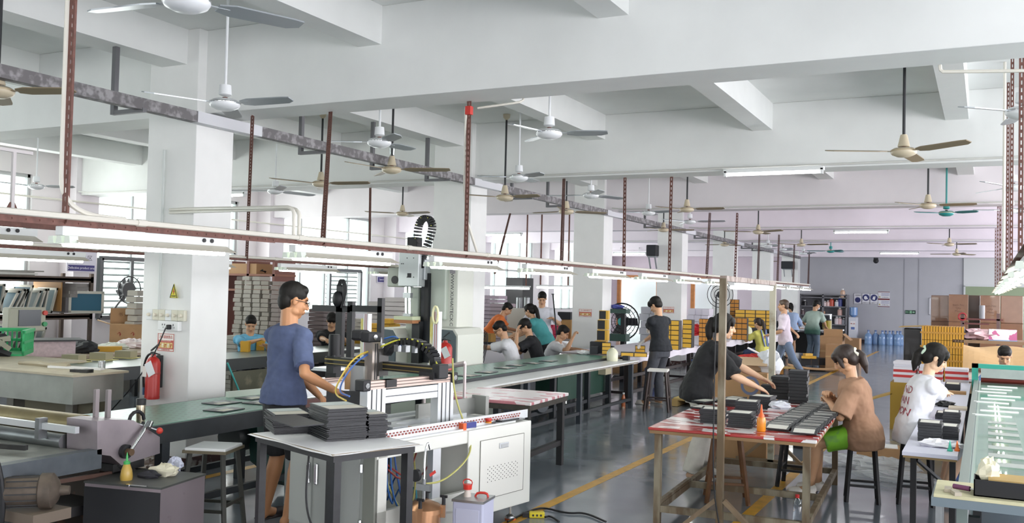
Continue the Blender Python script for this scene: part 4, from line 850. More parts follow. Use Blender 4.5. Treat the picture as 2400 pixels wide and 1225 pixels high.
for x, s in ((zx-.02, .05), (zx+.16, .04), (zx+.24, .045), (zx+.33, .03)):
    B().box((x, yk+.0, 1.3), (s, s, .05)).cone((x, yk, 1.32), (x, yk, 1.37), .014).ob('fitting', STEEL, rm)
B().b2((-.2, 1.25, ZT+.012), (-.02, 1.62, ZT+.02)).ob('panel_bezel', M('#6f7273', .35), rm)
f = B().b2((-.14, 1.3, ZT+.02), (.0, 1.52, ZT+.032), bev=.004).ob('touch_panel', M('#2a2d31', .25), rm); B().b2((-.12, 1.33, ZT+.032), (-.015, 1.5, ZT+.034)).ob('screen', M('#b9bbc4', .15), f)
f = B().lathe([(0, 0), (.024, 0), (.024, .012), (0, .012)], (-.05, 1.2, ZT+.02), 18).ob('stop_collar', M('#d98a2e', .4), rm); B().lathe([(.018, .012), (.025, .02), (.025, .036), (0, .04)], (-.05, 1.2, ZT+.02), 18).ob('stop_button', M('#c8352b', .35), f, True)
p = rm.matrix_basis  # root placed, now loose things on top
def RM(x, y, z): return Mx.Translation((-3.4, 4.86, 0)) @ Mx.Rotation(R_(-9.6), 4, 'Z') @ V((x, y, z))
f = thing('tape_box', 'blue and orange small box on the front edge of white machine', 'box', RM(-.05, .96, ZT+.001), R_(-9.6)); B().b2((-.03, -.05, 0), (.03, .065, .05), bev=.003).ob('blue_part', M('#2c3480', .35), f); B().b2((-.031, -.085, 0), (.031, -.048, .05), bev=.003).ob('orange_part', M('#e0602c', .35), f)
# ---------------- black work table with stacks of black board
bt = thing('work_table', 'black steel work table topped with white paper in front of the robot cell', 'table', (-3.43, 4.46, 0), R_(-19.5))
zt = .85; hw, hd = .43, .275
B().b2((-hw, -hd, zt-.05), (hw, hd, zt-.012)).ob('table_frame', M('#1f2023', .5, noise=.2, scale=12), bt)
B().b2((-hw-.02, -hd-.02, zt-.012), (hw+.02, hd+.02, zt-.003)).ob('board_top', M('#8a7a62', .7), bt)
b = B()
def sheet(u, v):
    x = (u-.5)*(2*hw+.07); y = (v-.5)*(2*hd+.07); e = max(abs(u-.5), abs(v-.5)); return (x, y, zt-(.009 if e > .47 else 0)*(1+.3*math.sin(u*11)+.3*math.sin(v*9)))
b.grid(sheet, 28, 20); b.ob('paper_cover', PAPER, bt)
for x in (-1, 1):
    for y in (-1, 1): B().b2((x*(hw-.03)-(.03 if x > 0 else .02), y*(hd-.03)-.022, 0), (x*(hw-.03)+(.03 if x > 0 else .02), y*(hd-.03)+.022, zt-.05)).ob('leg', M('#1d1e21', .45, noise=.3, scale=20), bt)
B().tube([(.1, -hd+.05, zt-.06), (.12, -hd+.02, zt-.35), (.25, -hd+.03, zt-.5), (.38, -hd+.02, zt-.4), (.4, -hd+.03, zt-.06)], .006, 6, 3).ob('hanging_cable', BLACK, bt)
BRD = M('#222428', .45, noise=.1, scale=30); GRYL = M('#b9c2c0', .5); CRML = M('#c9c5b8', .5)
def bt_at(px, py, z): p = AZ(px, py, z); return p
_bp = None
def board_stack(px, py, n, w, l, rz, label, group, th=.0062, top=True, base=.851, jit=.008, proto=[None]):
    c = AZ(px, py, base)
    for i in range(n):
        q = (c.x+rg.uniform(-jit, jit), c.y+rg.uniform(-jit, jit), base+th*i)
        o = solo(B().box((0, 0, th/2), (w, l, th*.86)), BRD, inst(label, pos(i, n+1)), 'board', q, R_(rz)+rg.uniform(-.03, .03), group, name='cover_board') if i == 0 else dup(proto[0], q, R_(rz)+rg.uniform(-.03, .03), inst(label, pos(i, n+1)))
        if i == 0: proto[0] = o
    f = thing('cover_board', label.replace('black cover board', 'pale-labelled top board'), 'board', (c.x, c.y, base+th*n), R_(rz)+.02)
    B().box((0, 0, th/2), (w, l, th*.86)).ob('board', BRD, f); B().box((-w*.0, -l*.24, th), (w*.92, l*.42, .0012)).ob('pale_label', CRML, f); B().box((w*.0, l*.24, th), (w*.92, l*.42, .0012)).ob('grey_label', GRYL, f)
board_stack(672, 1008, 18, .215, .30, 52, 'black cover board in the low left stack on the black table', 'left stack of black boards')
board_stack(790, 1022, 29, .24, .33, 58, 'black cover board in the tall middle stack on the black table', 'middle stack of black boards')
board_stack(868, 1020, 22, .12, .22, 58, 'black cover board in the narrow right stack on the black table', 'right stack of black boards')
c = AZ(690, 985, .975); f = thing('cover_board', 'black cover board slid askew on top of the low left stack', 'board', (c.x, c.y, .968), R_(70)); B().box((0, 0, .006), (.2, .32, .006), rot=Mx.Rotation(R_(3), 3, 'X')).ob('board', BRD, f)
# glue pressure tank, white tin, floor cable
f = thing('pressure_tank', 'copper-coloured glue pressure tank with black clamps on the floor', 'tank', (-3.15, 5.03, 0)); f.scale = (1, 1, 1.3)
CP = M('#a97f5e', .3, .7)
B().lathe([(0, 0), (.1, 0), (.11, .03), (.11, .26), (.125, .262), (.125, .285), (.1, .3), (.04, .32), (0, .32)], n=26).ob('vessel', CP, f, True)
for k in range(4):
    a = k*1.57+.4; x, y = .125*math.cos(a), .125*math.sin(a); h = B().box((x, y, .27), (.03, .03, .06), rz=a).ob('clamp', CP, f); B().cone((x*1.02, y*1.02, .3), (x*1.02, y*1.02, .34), .012).bar((x*1.02-.025, y, .34), (x*1.02+.025, y, .34), .012).ob('wing_nut', BLACK, h)
B().cone((0, 0, .32), (0, 0, .42), .012).box((0, 0, .38), (.1, .03, .03)).ob('manifold', STEEL, f); B().lathe([(0, 0), (.03, 0), (.03, .03), (0, .03)], (-.03, -.03, .44), 16, (0, -1, 0)).ob('gauge', BLACK, f); B().bar((.04, 0, .44), (.07, .02, .46), .014).ob('red_valve', M('#c8352b', .4), f)
B().tube([(0, 0, .38), (.0, 0, .55), (.01, .02, .6), (.02, .03, .56)], .007, 6, 2).ob('hook_pipe', CHROME, f)
f = thing('solvent_tin', 'square white solvent tin with red cap beside the robot cell', 'tin', (-3.04, 5.48, 0), R_(8)); f.scale = (.9, .9, 1.08)
B().b2((-.12, -.12, 0), (.12, .12, .33), bev=.012).ob('tin_body', M('#c9cbe2', .35), f); B().b2((-.125, -.125, .32), (.125, .125, .335)).ob('rim', M('#a4a7a9', .3, .7), f)
B().b2((-.09, -.123, .05), (.09, -.12, .28)).ob('pressed_panel', M('#d3d5ea', .35), f)
h = B().lathe([(0, .33), (.03, .33), (.022, .37), (.02, .39), (0, .39)], (-.05, .0, 0), 16).ob('spout', M('#d9cdc3', .5), f); B().lathe([(.0, .38), (.032, .38), (.034, .41), (0, .412)], (-.05, 0, 0), 16).ob('red_cap', M('#d5382c', .35), h); B().tube([(-.08, 0, .4), (-.09, 0, .43), (-.05, 0, .445), (-.01, 0, .43), (-.02, 0, .4)], .004, 6, 1).ob('cap_ring', M('#d5382c', .35), h)
B().tube([(.0, .03, .335), (.02, .03, .36), (.09, .04, .36), (.1, .04, .335)], .008, 6, 1).ob('red_handle', M('#d5382c', .35), f)
p = AZ(1258, 1212, 0); f = thing('extension_socket', 'yellow extension socket lying on the floor', 'socket', p+V((0, 0, 0)), .5); B().b2((-.06, -.03, 0), (.06, .03, .045), bev=.008).ob('socket_body', M('#d8c52c', .4), f)
b = B()
for x in (-.03, 0, .03): b.cone((x, -.031, .022), (x, -.029, .022), .009, n=8)
tag(b.ob('socket_holes', DARK, f), kind='stuff'); B().b2((-.11, -.02, 0), (-.06, .02, .035)).ob('cable_grip', BLACK, f)
q = AZ(1300, 1190, 0); solo(B().tube([AZ(1190, 1222, .012), p+V((-.12, 0, .012)), AZ(1245, 1195, .012), AZ(1275, 1188, .012), AZ(1330, 1203, .012), AZ(1370, 1200, .012), AZ(1420, 1222, .012)], .008, 8, 3), BLACK, 'black cable looping on the floor beside the yellow socket', 'cable', smooth=True)
solo(B().tube([p+V((.07, .0, .012)), AZ(1290, 1208, .012), AZ(1310, 1222, .012)], .008, 8, 2), BLACK, 'short black cable end right of the yellow socket', 'cable')
# ---------------- small table with red and white sheets
f = thing('side_table', 'small dark table with red and white printed sheet behind the robot cell', 'table', (-4.24, 8.2, 0), R_(3))
def patch_mat(h1, h2, cover=.5, scale=7, st=(1, 2.5, 1), rough=.25):
    m = bpy.data.materials.new('printed'); m.use_nodes = True; nt = m.node_tree; N, L = nt.nodes, nt.links; p = N['Principled BSDF']; p.inputs['Roughness'].default_value = rough
    tc = N.new('ShaderNodeTexCoord'); mp = N.new('ShaderNodeMapping'); mp.inputs['Scale'].default_value = tuple(scale*s for s in st); L.new(tc.outputs['Object'], mp.inputs[0])
    v = N.new('ShaderNodeTexVoronoi'); v.distance = 'CHEBYCHEV'; v.inputs['Scale'].default_value = 1; v.inputs['Randomness'].default_value = .8; L.new(mp.outputs[0], v.inputs['Vector'])
    s = N.new('ShaderNodeSeparateColor'); L.new(v.outputs['Color'], s.inputs[0]); g = N.new('ShaderNodeMath'); g.operation = 'GREATER_THAN'; g.inputs[1].default_value = cover; L.new(s.outputs[0], g.inputs[0])
    mx = N.new('ShaderNodeMix'); mx.data_type = 'RGBA'; mx.inputs[6].default_value = lin(h1); mx.inputs[7].default_value = lin(h2); L.new(g.outputs[0], mx.inputs[0]); L.new(mx.outputs[2], p.inputs['Base Color']); return m
B().b2((-.48, -.5, .69), (.5, .5, .72), bev=.006).ob('tabletop', patch_mat('#e6e0e0', '#c08088', .68, 6), f)
B().b2((-.47, -.49, .64), (.49, .49, .688)).ob('frame', M('#3b3832', .6, noise=.3, scale=15), f)
for x in (-.42, .44):
    for y in (-.44, .44): B().b2((x-.03, y-.03, 0), (x+.03, y+.03, .64)).ob('leg', M('#2a2b2d', .5), f)
B().b2((.41, -.44, .2), (.46, .44, .25)).b2((-.42, -.46, .2), (.44, -.42, .25)).ob('stretcher', M('#2a2b2d', .5), f)
# ---------------- tall visual positioning machine by the second column
GM = M('#bfc9bd', .4); GMW = M('#dde0d6', .4); SLT = M('#4e5b60', .4)
Yv = 10.85; vm = thing('positioning_machine', 'tall grey-green positioning machine with web lettering by second column', 'machine', (-6.6, Yv, 0))
def vp(px, py, Y=Yv): p = AY(px, py, Y); return V((p.x+6.6, Y-Yv, p.z))
def vb(x0, y0, x1, y1, d0, d1, bev=.01):
    a, c = vp(x0, y0), vp(x1, y1); return B().b2((a.x, d0, c.z), (c.x, d1, a.z), bev=bev)
vb(1004, 618, 1060, 840, .1, .55, .02).ob('column', GMW, vm)
vb(1003, 618, 1040, 750, .02, .14, .02).ob('column_front', GM, vm)
vb(1000, 640, 1006, 750, -.05, .1, 0).ob('dark_slot', BLACK, vm)
vb(988, 660, 1004, 850, .0, .2, 0).ob('dark_back', M('#23282e', .4), vm)
vb(953, 672, 976, 860, .0, .3).ob('left_support', GM, vm)
vb(975, 752, 990, 850, -.1, .0, 0).ob('slide_plate', M('#2a2c2e', .4), vm)
h = vb(956, 583, 1000, 672, -.22, .0).ob('head_plate', M('#c2c8c8', .35, .3), vm); a = vp(980, 646); B().b2((a.x-.03, -.225, a.z-.03), (a.x+.03, -.218, a.z+.03)).ob('window_cutout', DARK, h)
b = B()
for px, py in ((962, 619), (966, 619), (975, 606), (975, 650), (990, 606), (990, 650)): q = vp(px, py); b.cone((q.x, -.226, q.z), (q.x, -.218, q.z), .007, n=8)
tag(b.ob('bolt_heads', DARK, h), kind='stuff')
vb(998, 608, 1006, 656, -.12, .05).ob('head_side', M('#aab0b3', .35, .3), vm)
f = vb(922, 627, 957, 673, -.15, .12, .02).ob('fan_housing', M('#b4bcb0', .45), vm); a = vp(940, 656); B().lathe([(0, 0), (.055, 0), (.055, .01), (0, .012)], (a.x, -.15, a.z), 20, (0, -1, 0)).ob('fan_grille', DARK, f)
vb(968, 557, 990, 582, -.15, .0).ob('top_motor', BLACK, vm); vb(958, 582, 1003, 600, -.12, .08).ob('top_plate', M('#b4bcb0', .4), vm)
pts = [vp(988, 600), vp(987, 560), vp(990, 528), vp(1000, 512), vp(1016, 512), vp(1024, 530), vp(1017, 560), vp(1004, 590), vp(997, 612), vp(1000, 628)]
b, n = chain([(p.x, -.1, p.z) for p in pts], .075, '', .09); b.ob('cable_chain', BLACK, vm)
b = B()
for i, p in enumerate(pts[1:8]): b.cone((p.x, -.155, p.z), (p.x, -.145, p.z), .007, n=6)
tag(b.ob('chain_pins', M('#d6d36a', .4), vm), kind='stuff')
for px in (966, 974): a, c = vp(px, 672), vp(px, 742); B().cone((a.x, -.15, a.z), (c.x, -.15, c.z), .02, n=10).ob('air_cylinder', CHROME, vm, True)
for py in (692, 740): a = vp(970, py); B().box((a.x, -.15, a.z), (.12, .06, .07)).ob('cylinder_block', M('#b9bdbe', .3, .6), vm)
a = vp(969, 748); B().box((a.x, -.16, a.z+.02), (.3, .2, .05)).ob('press_plate', M('#cfd7b4', .5), vm); B().box((a.x, -.16, a.z-.025), (.3, .2, .045)).ob('wood_block', M('#a9744c', .6), vm)
for s, (x0, x1) in enumerate(((916, 956), (1040, 1098))):
    a, c = vp(x0, 765), vp(x1, 862); w = c.x-a.x; poly = [(a.x, c.z), (a.x, a.z-.05), (a.x+.05, a.z), (c.x-.06, a.z-.01), (c.x, a.z-.09), (c.x, c.z)]
    B().prism(poly, 'y', -.3, .4).ob('base_cover', GMW, vm); B().prism([(p[0]*.97+(a.x+c.x)*.015-(.02 if s else 0), p[1]-.02) for p in poly], 'y', -.32, -.29).ob('grey_side', SLT, vm)
vb(916, 862, 1100, 900, -.3, .4).ob('machine_bed', GM, vm)
B().b2((-.6, -.25, 0), (.75, .4, .55)).ob('machine_foot', GM, vm)
text('WWW.XUHAITECX.COM', .07, M('#3a3d40', .5), vm, Mx.Translation(V((vp(1050, 700).x, .098, vp(1050, 712).z))) @ Mx.Rotation(R_(90), 4, 'X') @ Mx.Rotation(R_(-90), 4, 'Z'), sx=1.05)
a = vp(1054, 630); B().b2((a.x-.05, .09, a.z-.06), (a.x+.03, .1, a.z+.06)).ob('name_plate', M('#a8a3aa', .4), vm)
# aluminium signal posts, red extinguisher behind
for px, y0, Y, lab in ((1026, 730, 7.6, 'aluminium profile post with cream hose ring in front of tall machine'), (862, 735, 7.9, 'aluminium profile post with yellow strip left of the tall machine')):
    a = AY(px, y0, Y); f = thing('profile_post', lab, 'post', (a.x, Y, 0)); B().b2((-.03, -.03, .0), (.03, .03, a.z)).ob('profile', ALU, f); B().b2((-.07, -.02, .9), (-.035, .02, a.z-.05)).ob('strip', M('#d9cd2a', .5, hex2='#e6e6dc', cover=.5, scale=2), f)
    for s in (-.01, .01): B().b2((s-.004, -.032, .8), (s+.004, -.029, a.z)).ob('groove', M('#a36a6a', .5), f)
    if px > 1000: B().tube([(.03*math.cos(t*.42)+.0, -.04, a.z-.03+.0+.08*math.sin(t*.42)) for t in range(15)], .012, 8, close=True).ob('hose_ring', M('#e6e4b8', .4), f)
extinguisher(AY(1042, 860, 9.9)+V((0, 0, -.12)), 'red fire extinguisher with yellow label between tall machine covers', h=.5, r=.09)
q0, q1 = AY(996, 868, 7.4), AY(1090, 851, 7.4); solo(B().tube([q0, q1], .022, 8).cone(q0, V((q0.x, q0.y, 0)), .015).cone(q1, V((q1.x, q1.y, 0)), .015), M('#c8bdbd', .35, .5), 'horizontal aluminium bar in front of the tall machine base', 'bar')
# black angle-iron frame
fr = thing('angle_iron_rack', 'black angle-iron frame standing behind the robot cell', 'frame', (-6.9, 9.1, 0)); Yf = 8.6
def fp(px, py): p = AY(px, py, Yf); return V((p.x+6.9, Yf-9.1, p.z))
for px, y0, w in ((800, 668, .09), (824, 706, .07), (894, 698, .06)): a = fp(px, y0); B().b2((a.x-w/2, a.y-.03, 0), (a.x+w/2, a.y+.03, a.z)).ob('upright', M('#1c1d21', .45), fr)
for px0, px1, py in ((735, 824, 721), (824, 898, 722)): a, c = fp(px0, py), fp(px1, py); B().b2((a.x, a.y-.03, a.z-.035), (c.x, a.y+.03, a.z+.035)).ob('crossbar', M('#1c1d21', .45), fr)
a = fp(797, 690); B().ell(a+V((0, -.05, -.05)), (.06, .05, .09)).ob('cable_bundle', BLACK, fr, True)
for k in range(3): B().tube([a+V((.02*k, -.05, .1)), a+V((.05+.02*k, -.06, .2)), a+V((.1+.02*k, -.05, .05)), a+V((.06, -.05, -.15))], .008, 6, 2).ob('hanging_cable', BLACK, fr)
# second gantry of the cell, behind the man's arm
f = thing('rear_gantry', 'white and brown gantry base behind the foreground man', 'machine', (-4.92, 6.2, 0), R_(-4))
for y in (-.3, .38):
    B().b2((-.04, y-.04, 0), (.04, y+.04, .93)).ob('gantry_post', ALU, f); B().b2((.0395, y-.006, 0), (.0415, y+.006, .93)).ob('post_groove', DARK, f)
B().b2((-.035, -.34, .84), (.035, .42, .93)).ob('gantry_beam', ALU, f); g = B().b2((-.03, -.45, .93), (.03, .44, .98)).ob('linear_rail', M('#c3aea4', .3, .6), f); B().b2((.03, -.45, .945), (.033, .44, .951)).b2((.03, -.45, .965), (.033, .44, .971)).ob('rail_grooves', M('#5d5048', .4), g)
B().b2((-.02, -.34, .76), (.045, .42, .825)).ob('brown_bar', M('#5a3530', .5), f); B().box((0, .2, 1.01), (.12, .16, .06)).ob('carriage', BLACK, f); B().box((-.02, .14, 1.05), (.2, .26, .025)).ob('carriage_plate', ALU, f)
# ================================================================== red and white work table (right foreground)
PAINTR = M('#66553f', .6, hex2='#8d8470', cover=.55, scale=9, stretch=(1, 1, .25)); RAWS = M('#84725c', .55, .3, noise=.2, scale=10)
rt = thing('printed_table', 'steel-framed work table covered with red and white printed sheet', 'table', (-1.73, 8.03, 0), R_(3))
HW, HL, zr = .61, 1.2, .735
B().b2((-HW, -HL, zr-.02), (HW, HL, zr), bev=.004).ob('tabletop', patch_mat('#e7e4e3', '#a92e2b', .42, 5.5, (1, 2.6, 1), .22), rt)
B().b2((-HW+.01, -HL+.005, zr-.045), (HW-.01, HL-.005, zr-.021)).ob('board_edge', M('#8d6f4c', .6, noise=.15), rt)
for x in (-1, 1):
    for y in (-1, 1): B().b2((x*(HW-.07)-.025, y*(HL-.05)-.025, 0), (x*(HW-.07)+.025, y*(HL-.05)+.025, zr-.045)).ob('leg', PAINTR, rt)
    B().b2((x*(HW-.07)-.02, -HL+.07, .1), (x*(HW-.07)+.02, HL-.07, .15)).ob('stretcher', PAINTR, rt)
for y in (-1, 1): B().b2((-HW+.09, y*(HL-.05)-.018, .1), (HW-.09, y*(HL-.05)+.018, .15)).ob('stretcher', PAINTR, rt)
B().b2((-HW+.09, -.15, .1), (HW-.09, -.11, .15)).ob('stretcher', PAINTR, rt); B().bar((-HW+.07, -HL+.1, .16), (-HW+.07, -.1, .16), .03).ob('stretcher', PAINTR, rt)
Z7 = zr+.001
def pcard(c, w, l, th, rz, label, group, tilt=0, proto={}):
    key = (w, l, th)
    if key not in proto:
        f = thing('cover_card', label, 'card', c, rz, group)
        B().box((0, 0, th/2), (w, l, th)).ob('board', M('#26282c', .5), f)
        B().box((0, -l*.05, th+.0007), (w*.8, l*.72, .0014)).ob('pale_label', M('#d9d8cf', .5), f); proto[key] = f
    else: f = dup(proto[key], c, rz, label, group)
    f.rotation_euler = (0, 0, rz)
    if tilt: f.rotation_euler = (tilt, 0, rz)
    return f
def card_stack(px, py, n, rz, label, group, w=.19, l=.21, th=.0145, jit=.006):
    c = AZ(px, py, Z7)
    for i in range(n): pcard((c.x+rg.uniform(-jit, jit), c.y+rg.uniform(-jit, jit), Z7+i*(th+.0016)), w, l, th, R_(rz)+rg.uniform(-.04, .04), inst(label, pos(i, n)), group)
for px, py, n, rz, lab in ((1672, 988, 7, 8, 'left front stack'), (1738, 998, 7, 5, 'right front stack'), (1752, 968, 7, 5, 'stack behind the right front stack'), (1788, 955, 7, -4, 'tilted tall stack at the back'), (1722, 950, 4, 3, 'low stack behind the post')):
    card_stack(px, py, n, rz, 'pale-labelled card in the %s on printed table' % lab, lab + ' on the printed table')
for px, py, i in ((1648, 955, 0), (1690, 938, 1), (1720, 934, 2), (1655, 945, 3)):
    c = AZ(px, py, Z7+.0005); pcard((c.x, c.y, Z7+.017*(i > 2)), .15, .26, .014, R_(-6-4*i), ('single black card lying nearest the woman in black', 'second loose black card by the woman in black', 'third loose black card near the post', 'loose black card overlapping the nearest one')[i], None)
for (a, c, nm) in (((1822, 1006), (1905, 955), 'left'), ((1885, 1016), (1955, 958), 'right')):
    p0, p1 = AZ(a[0], a[1], Z7+.004), AZ(c[0], c[1], Z7+.004); n = 30; ang = math.atan2(p1.y-p0.y, p1.x-p0.x)-math.pi/2
    for i in range(n):
        q = p0.lerp(p1, i/(n-1)); o = pcard((q.x+rg.uniform(-.006, .006), q.y, Z7+.02+.0012*(i % 3)), .185, .125, .008, ang+rg.uniform(-.07, .07), 'cream-labelled card, %s from near end, in the %s row on printed table' % (NTH[i], nm), '%s row of overlapped cards' % nm, tilt=R_(11)+rg.uniform(-.03, .03))
BBX = M('#1f2226', .5, noise=.1, scale=20)
def box_pile(px, py, n, w, l, h, lab, rz=0., tp=None):
    c = AZ(px, py, Z7)
    for i in range(n): solo(B().box((0, 0, h/2), (w, l, h*.97), bev=.002), BBX, inst('black pack in the ' + lab, pos(i, n)), 'board pack', (c.x+rg.uniform(-.006, .006), c.y+rg.uniform(-.006, .006), Z7+i*h), rz+rg.uniform(-.05, .05), 'packs in the '+lab)
box_pile(1872, 943, 10, .17, .22, .031, 'tallest pile at the far end of printed table', .1); box_pile(1832, 934, 7, .17, .2, .032, 'middle pile at the far end of printed table', .05); box_pile(1799, 924, 3, .13, .15, .034, 'lowest pile under the woman\'s hands', .1)
p = AZ(1784, 1010, Z7); f = thing('glue_bottle', 'orange glue bottle with pointed nozzle on the printed table', 'bottle', p); B().lathe([(0, 0), (.03, 0), (.033, .01), (.033, .085), (.028, .105), (.0, .107)], n=20).ob('body', M('#d9871f', .25, noise=.1), f, True); B().lathe([(.022, .1), (.022, .12), (.012, .135), (.004, .2), (0, .2)], n=14).ob('nozzle', M('#e0601f', .4), f, True)
f = thing('plastic_tray', 'crumpled white plastic in a tray on the printed table', 'tray', AZ(1828, 962, Z7)); B().b2((-.09, -.09, 0), (.09, .09, .02)).ob('tray', M('#e7e6ea', .4), f); q = lump((0, 0, .045), (.09, .08, .035), 41, amp=.3); q.ob('crumpled_plastic', M('#dde0e8', .4), f)
# lamp frame
pf = thing('lamp_gantry', 'worn steel gantry frame with tubes over the printed table', 'frame', (-1.70, 6.72, 0)); P2 = AZ(1806, 1085, 0); t1 = AY(1697, 652, 6.72).z; t2 = AY(1815, 664, P2.y).z; r2 = P2-V((-1.70, 6.72, 0))
B().b2((-.024, -.02, 0), (.024, .02, t1)).ob('post', PAINTR, pf); B().b2((r2.x-.03, r2.y-.025, 0), (r2.x+.03, r2.y+.025, t2)).ob('post', M('#a9a594', .6, hex2='#77694f', cover=.6, scale=7), pf)
B().bar((0, .0, t1-.0), (r2.x, r2.y, t2-.0), .05, .04).ob('top_beam', M('#8f7d72', .6, hex2='#b9aba4', cover=.5, scale=9), pf)
for o in (V((0, 0, 0)), V((r2.x, r2.y, 0))):
    for s in (-1, 1): B().bar(o+V((s*.03, 0, .27)), o+V((s*.3, 0, .03)), .04, .03).ob('brace', RAWS, pf)
    B().b2(o+V((-.36, -.025, 0)), o+V((.36, .025, .04))).ob('foot_bar', RAWS, pf)
d = V((r2.x, r2.y, t2-t1))
for a, c in ((.12, .54), (.56, .96)):
    q0, q1 = V((0, 0, t1-.05))+d*a, V((0, 0, t1-.05))+d*c
    g = B().bar(q0+V((0, 0, .012)), q1+V((0, 0, .012)), .04, .02).ob('lamp_housing', FIX, pf); B().cone(q0-V((0, 0, .012)), q1-V((0, 0, .012)), .014, n=10).ob('tube', LAMPT, g, True)
solo(B().tube([V((-1.745, 6.70, 1.75)), V((-1.748, 6.69, 1.0)), V((-1.745, 6.69, .4)), V((-1.70, 6.67, .15)), V((-1.66, 6.66, .012)), V((-1.5, 6.5, .012))], .006, 6, 2), BLACK, 'black cable running down the near post of lamp frame', 'cable')
p = AZ(1702, 1172, 0); f = stool('wooden_stool', 'round brown wooden stool under the printed table', p, .60, .26, M('#6d4b2f', .5), M('#6b482c', .5, noise=.2, scale=8), .07, .3, round_=True)
f = thing('water_bottle', 'clear plastic bottle with red cap on the floor by the printed table', 'bottle', AZ(1868, 1220, 0)); B().lathe([(0, 0), (.032, 0), (.034, .01), (.031, .08), (.034, .12), (.028, .15), (.013, .175), (.013, .19), (0, .19)], n=18).ob('body', glass_mat('clear_bottle', '#e8eef2', .35), f, True); B().lathe([(0, .18), (.016, .18), (.016, .205), (0, .206)], n=14).ob('red_cap', M('#cf2f2f', .4), f, True)
f = stool('stool', 'dark round stool under the far end of printed table', (-1.55, 8.95, 0), .55, .26, DARK, BLACK, .05, round_=True)
# cartons behind the table
f = thing('printed_carton', 'brown carton with blue emblem on the floor behind the printed table', 'carton', V((AY(1742, 880, 10.25).x, 10.25, 0))); zc = AY(1742, 868, 10.25).z
B().b2((-.32, -.2, .0), (.3, .25, zc), bev=.004).ob('carton_body', CARD, f)
B().lathe([(0, 0), (.1, 0), (.1, .002), (0, .002)], (.12, -.2, zc-.14), 20, (0, -1, 0)).ob('blue_emblem', M('#6d7593', .6), f); B().lathe([(.03, 0), (.07, 0), (.07, .003), (.03, .003)], (.12, -.201, zc-.14), 20, (0, -1, 0)).ob('emblem_ring', CARD, f); text('∞', .14, M('#6d7593', .6), f, face_y(-.16, -.201, zc-.06))
f = thing('open_box', 'open pale box of red ribbons and white plastic on the brown carton', 'box', V((AY(1757, 868, 10.3).x, 10.35, zc+.001)), .1)
B().b2((-.2, -.14, 0), (.2, .14, .01)).b2((-.2, -.14, .0), (.2, -.13, .13)).b2((-.2, .13, 0), (.2, .14, .13)).b2((-.2, -.14, 0), (-.19, .14, .13)).b2((.19, -.14, 0), (.2, .14, .13)).box((.0, -.2, .11), (.4, .14, .006), rot=Mx.Rotation(R_(35), 3, 'X')).ob('box_body', M('#c4a98a', .7), f)
lump((0, 0, .12), (.17, .11, .05), 51, amp=.35).ob('red_ribbons', M('#c4312b', .6), f); B().box((.05, .05, .2), (.2, .1, .01), rot=Mx.Rotation(R_(25), 3, 'Y')).ob('white_sheet', PAPER, f)
solo(lump((0, 0, .12), (.13, .1, .13), 52, amp=.25), M('#dfe3ea', .5), 'white plastic bag right of the open box of ribbons', 'bag', V((AY(1800, 868, 10.3).x+.03, 10.25, zc-.02)))
f = thing('pale_carton', 'pale pinkish open carton flap behind the lamp frame', 'carton', V((AY(1775, 905, 10.7).x, 10.75, 0))); B().b2((-.3, -.2, 0), (.3, .2, .5)).ob('carton_body', M('#c9b3a6', .7), f)
# stools with seated women
Ps1, Ps2 = AZ(2020, 1172, 0), AZ(2145, 1178, 0)
hs1 = AY(2018, 1032, Ps1.y).z; hs2 = AY(2137, 1024, Ps2.y).z
stool('stool', 'black stool carrying the woman in the brown shirt', Ps1, hs1, .25, M('#55534e', .6), BLACK, .035, R_(8)); stool('stool', 'black stool carrying the woman in the white shirt', Ps2, hs2, .25, M('#55534e', .6), BLACK, .04, R_(5))
# narrow bench along the glass conveyor
nb = thing('narrow_bench', 'narrow white-topped bench beside the glass conveyor', 'bench', (-.33, 6.86, 0)); zn = .72
B().b2((-.17, 0, zn-.025), (.17, 6.1, zn)).ob('white_top', M('#dcdcec', .4), nb); B().b2((-.165, .005, zn-.04), (.165, 6.095, zn-.026)).ob('board_edge', M('#9a7f55', .6), nb)
for y in (.35, 3, 5.9):
    for x in (-.12, .13): B().b2((x-.02, y-.02, 0), (x+.02, y+.02, zn-.04)).ob('leg', BLACK, nb)
B().bar((-.1, .35, .62), (.12, 1.0, .3), .02).ob('brace', BLACK, nb)
ZN = zn+.001
def nstack(px, py, n, label, w=.17, l=.24, th=.018, rz=0.):
    c = AZ(px, py, ZN)
    for i in range(n): pcard((min(c.x, -.25)+rg.uniform(-.004, .004), c.y+rg.uniform(-.004, .004), ZN+i*(th+.0016)), w, l, th, R_(rz)+rg.uniform(-.03, .03), inst('pale-labelled card in the '+label, pos(i, n)), label)
nstack(2180, 1030, 7, 'tall stack at near left of narrow bench', .16, .22); nstack(2238, 1026, 5, 'stack at near right of the narrow bench', .15, .22)
nstack(2240, 990, 5, 'stack behind near right one on narrow bench', .13, .22); nstack(2212, 980, 3, 'low stack behind near left one on narrow bench', .12, .2)
c = AZ(2233, 912, ZN); f = thing('small_box', 'black box with cream top at the far end of narrow bench', 'box', c); B().box((0, 0, .035), (.16, .26, .07)).ob('box_body', BLACK, f); B().box((0, 0, .0715), (.13, .22, .003)).ob('cream_top', M('#cfc9b2', .5), f)
solo(B().box((0, 0, .015), (.25, .12, .03)), M('#9a754c', .6), 'brown wooden block on the narrow bench', 'block', AZ(2235, 922, ZN))
solo(lump((0, 0, .02), (.09, .07, .03), 61, amp=.3), BLACK, 'black glove on the narrow bench under her hand', 'glove', AZ(2215, 952, ZN)); solo(B().box((0, 0, .01), (.16, .2, .02)), M('#cfc2b0', .6), 'beige card packet right of the black glove', 'packet', AZ(2245, 958, ZN))
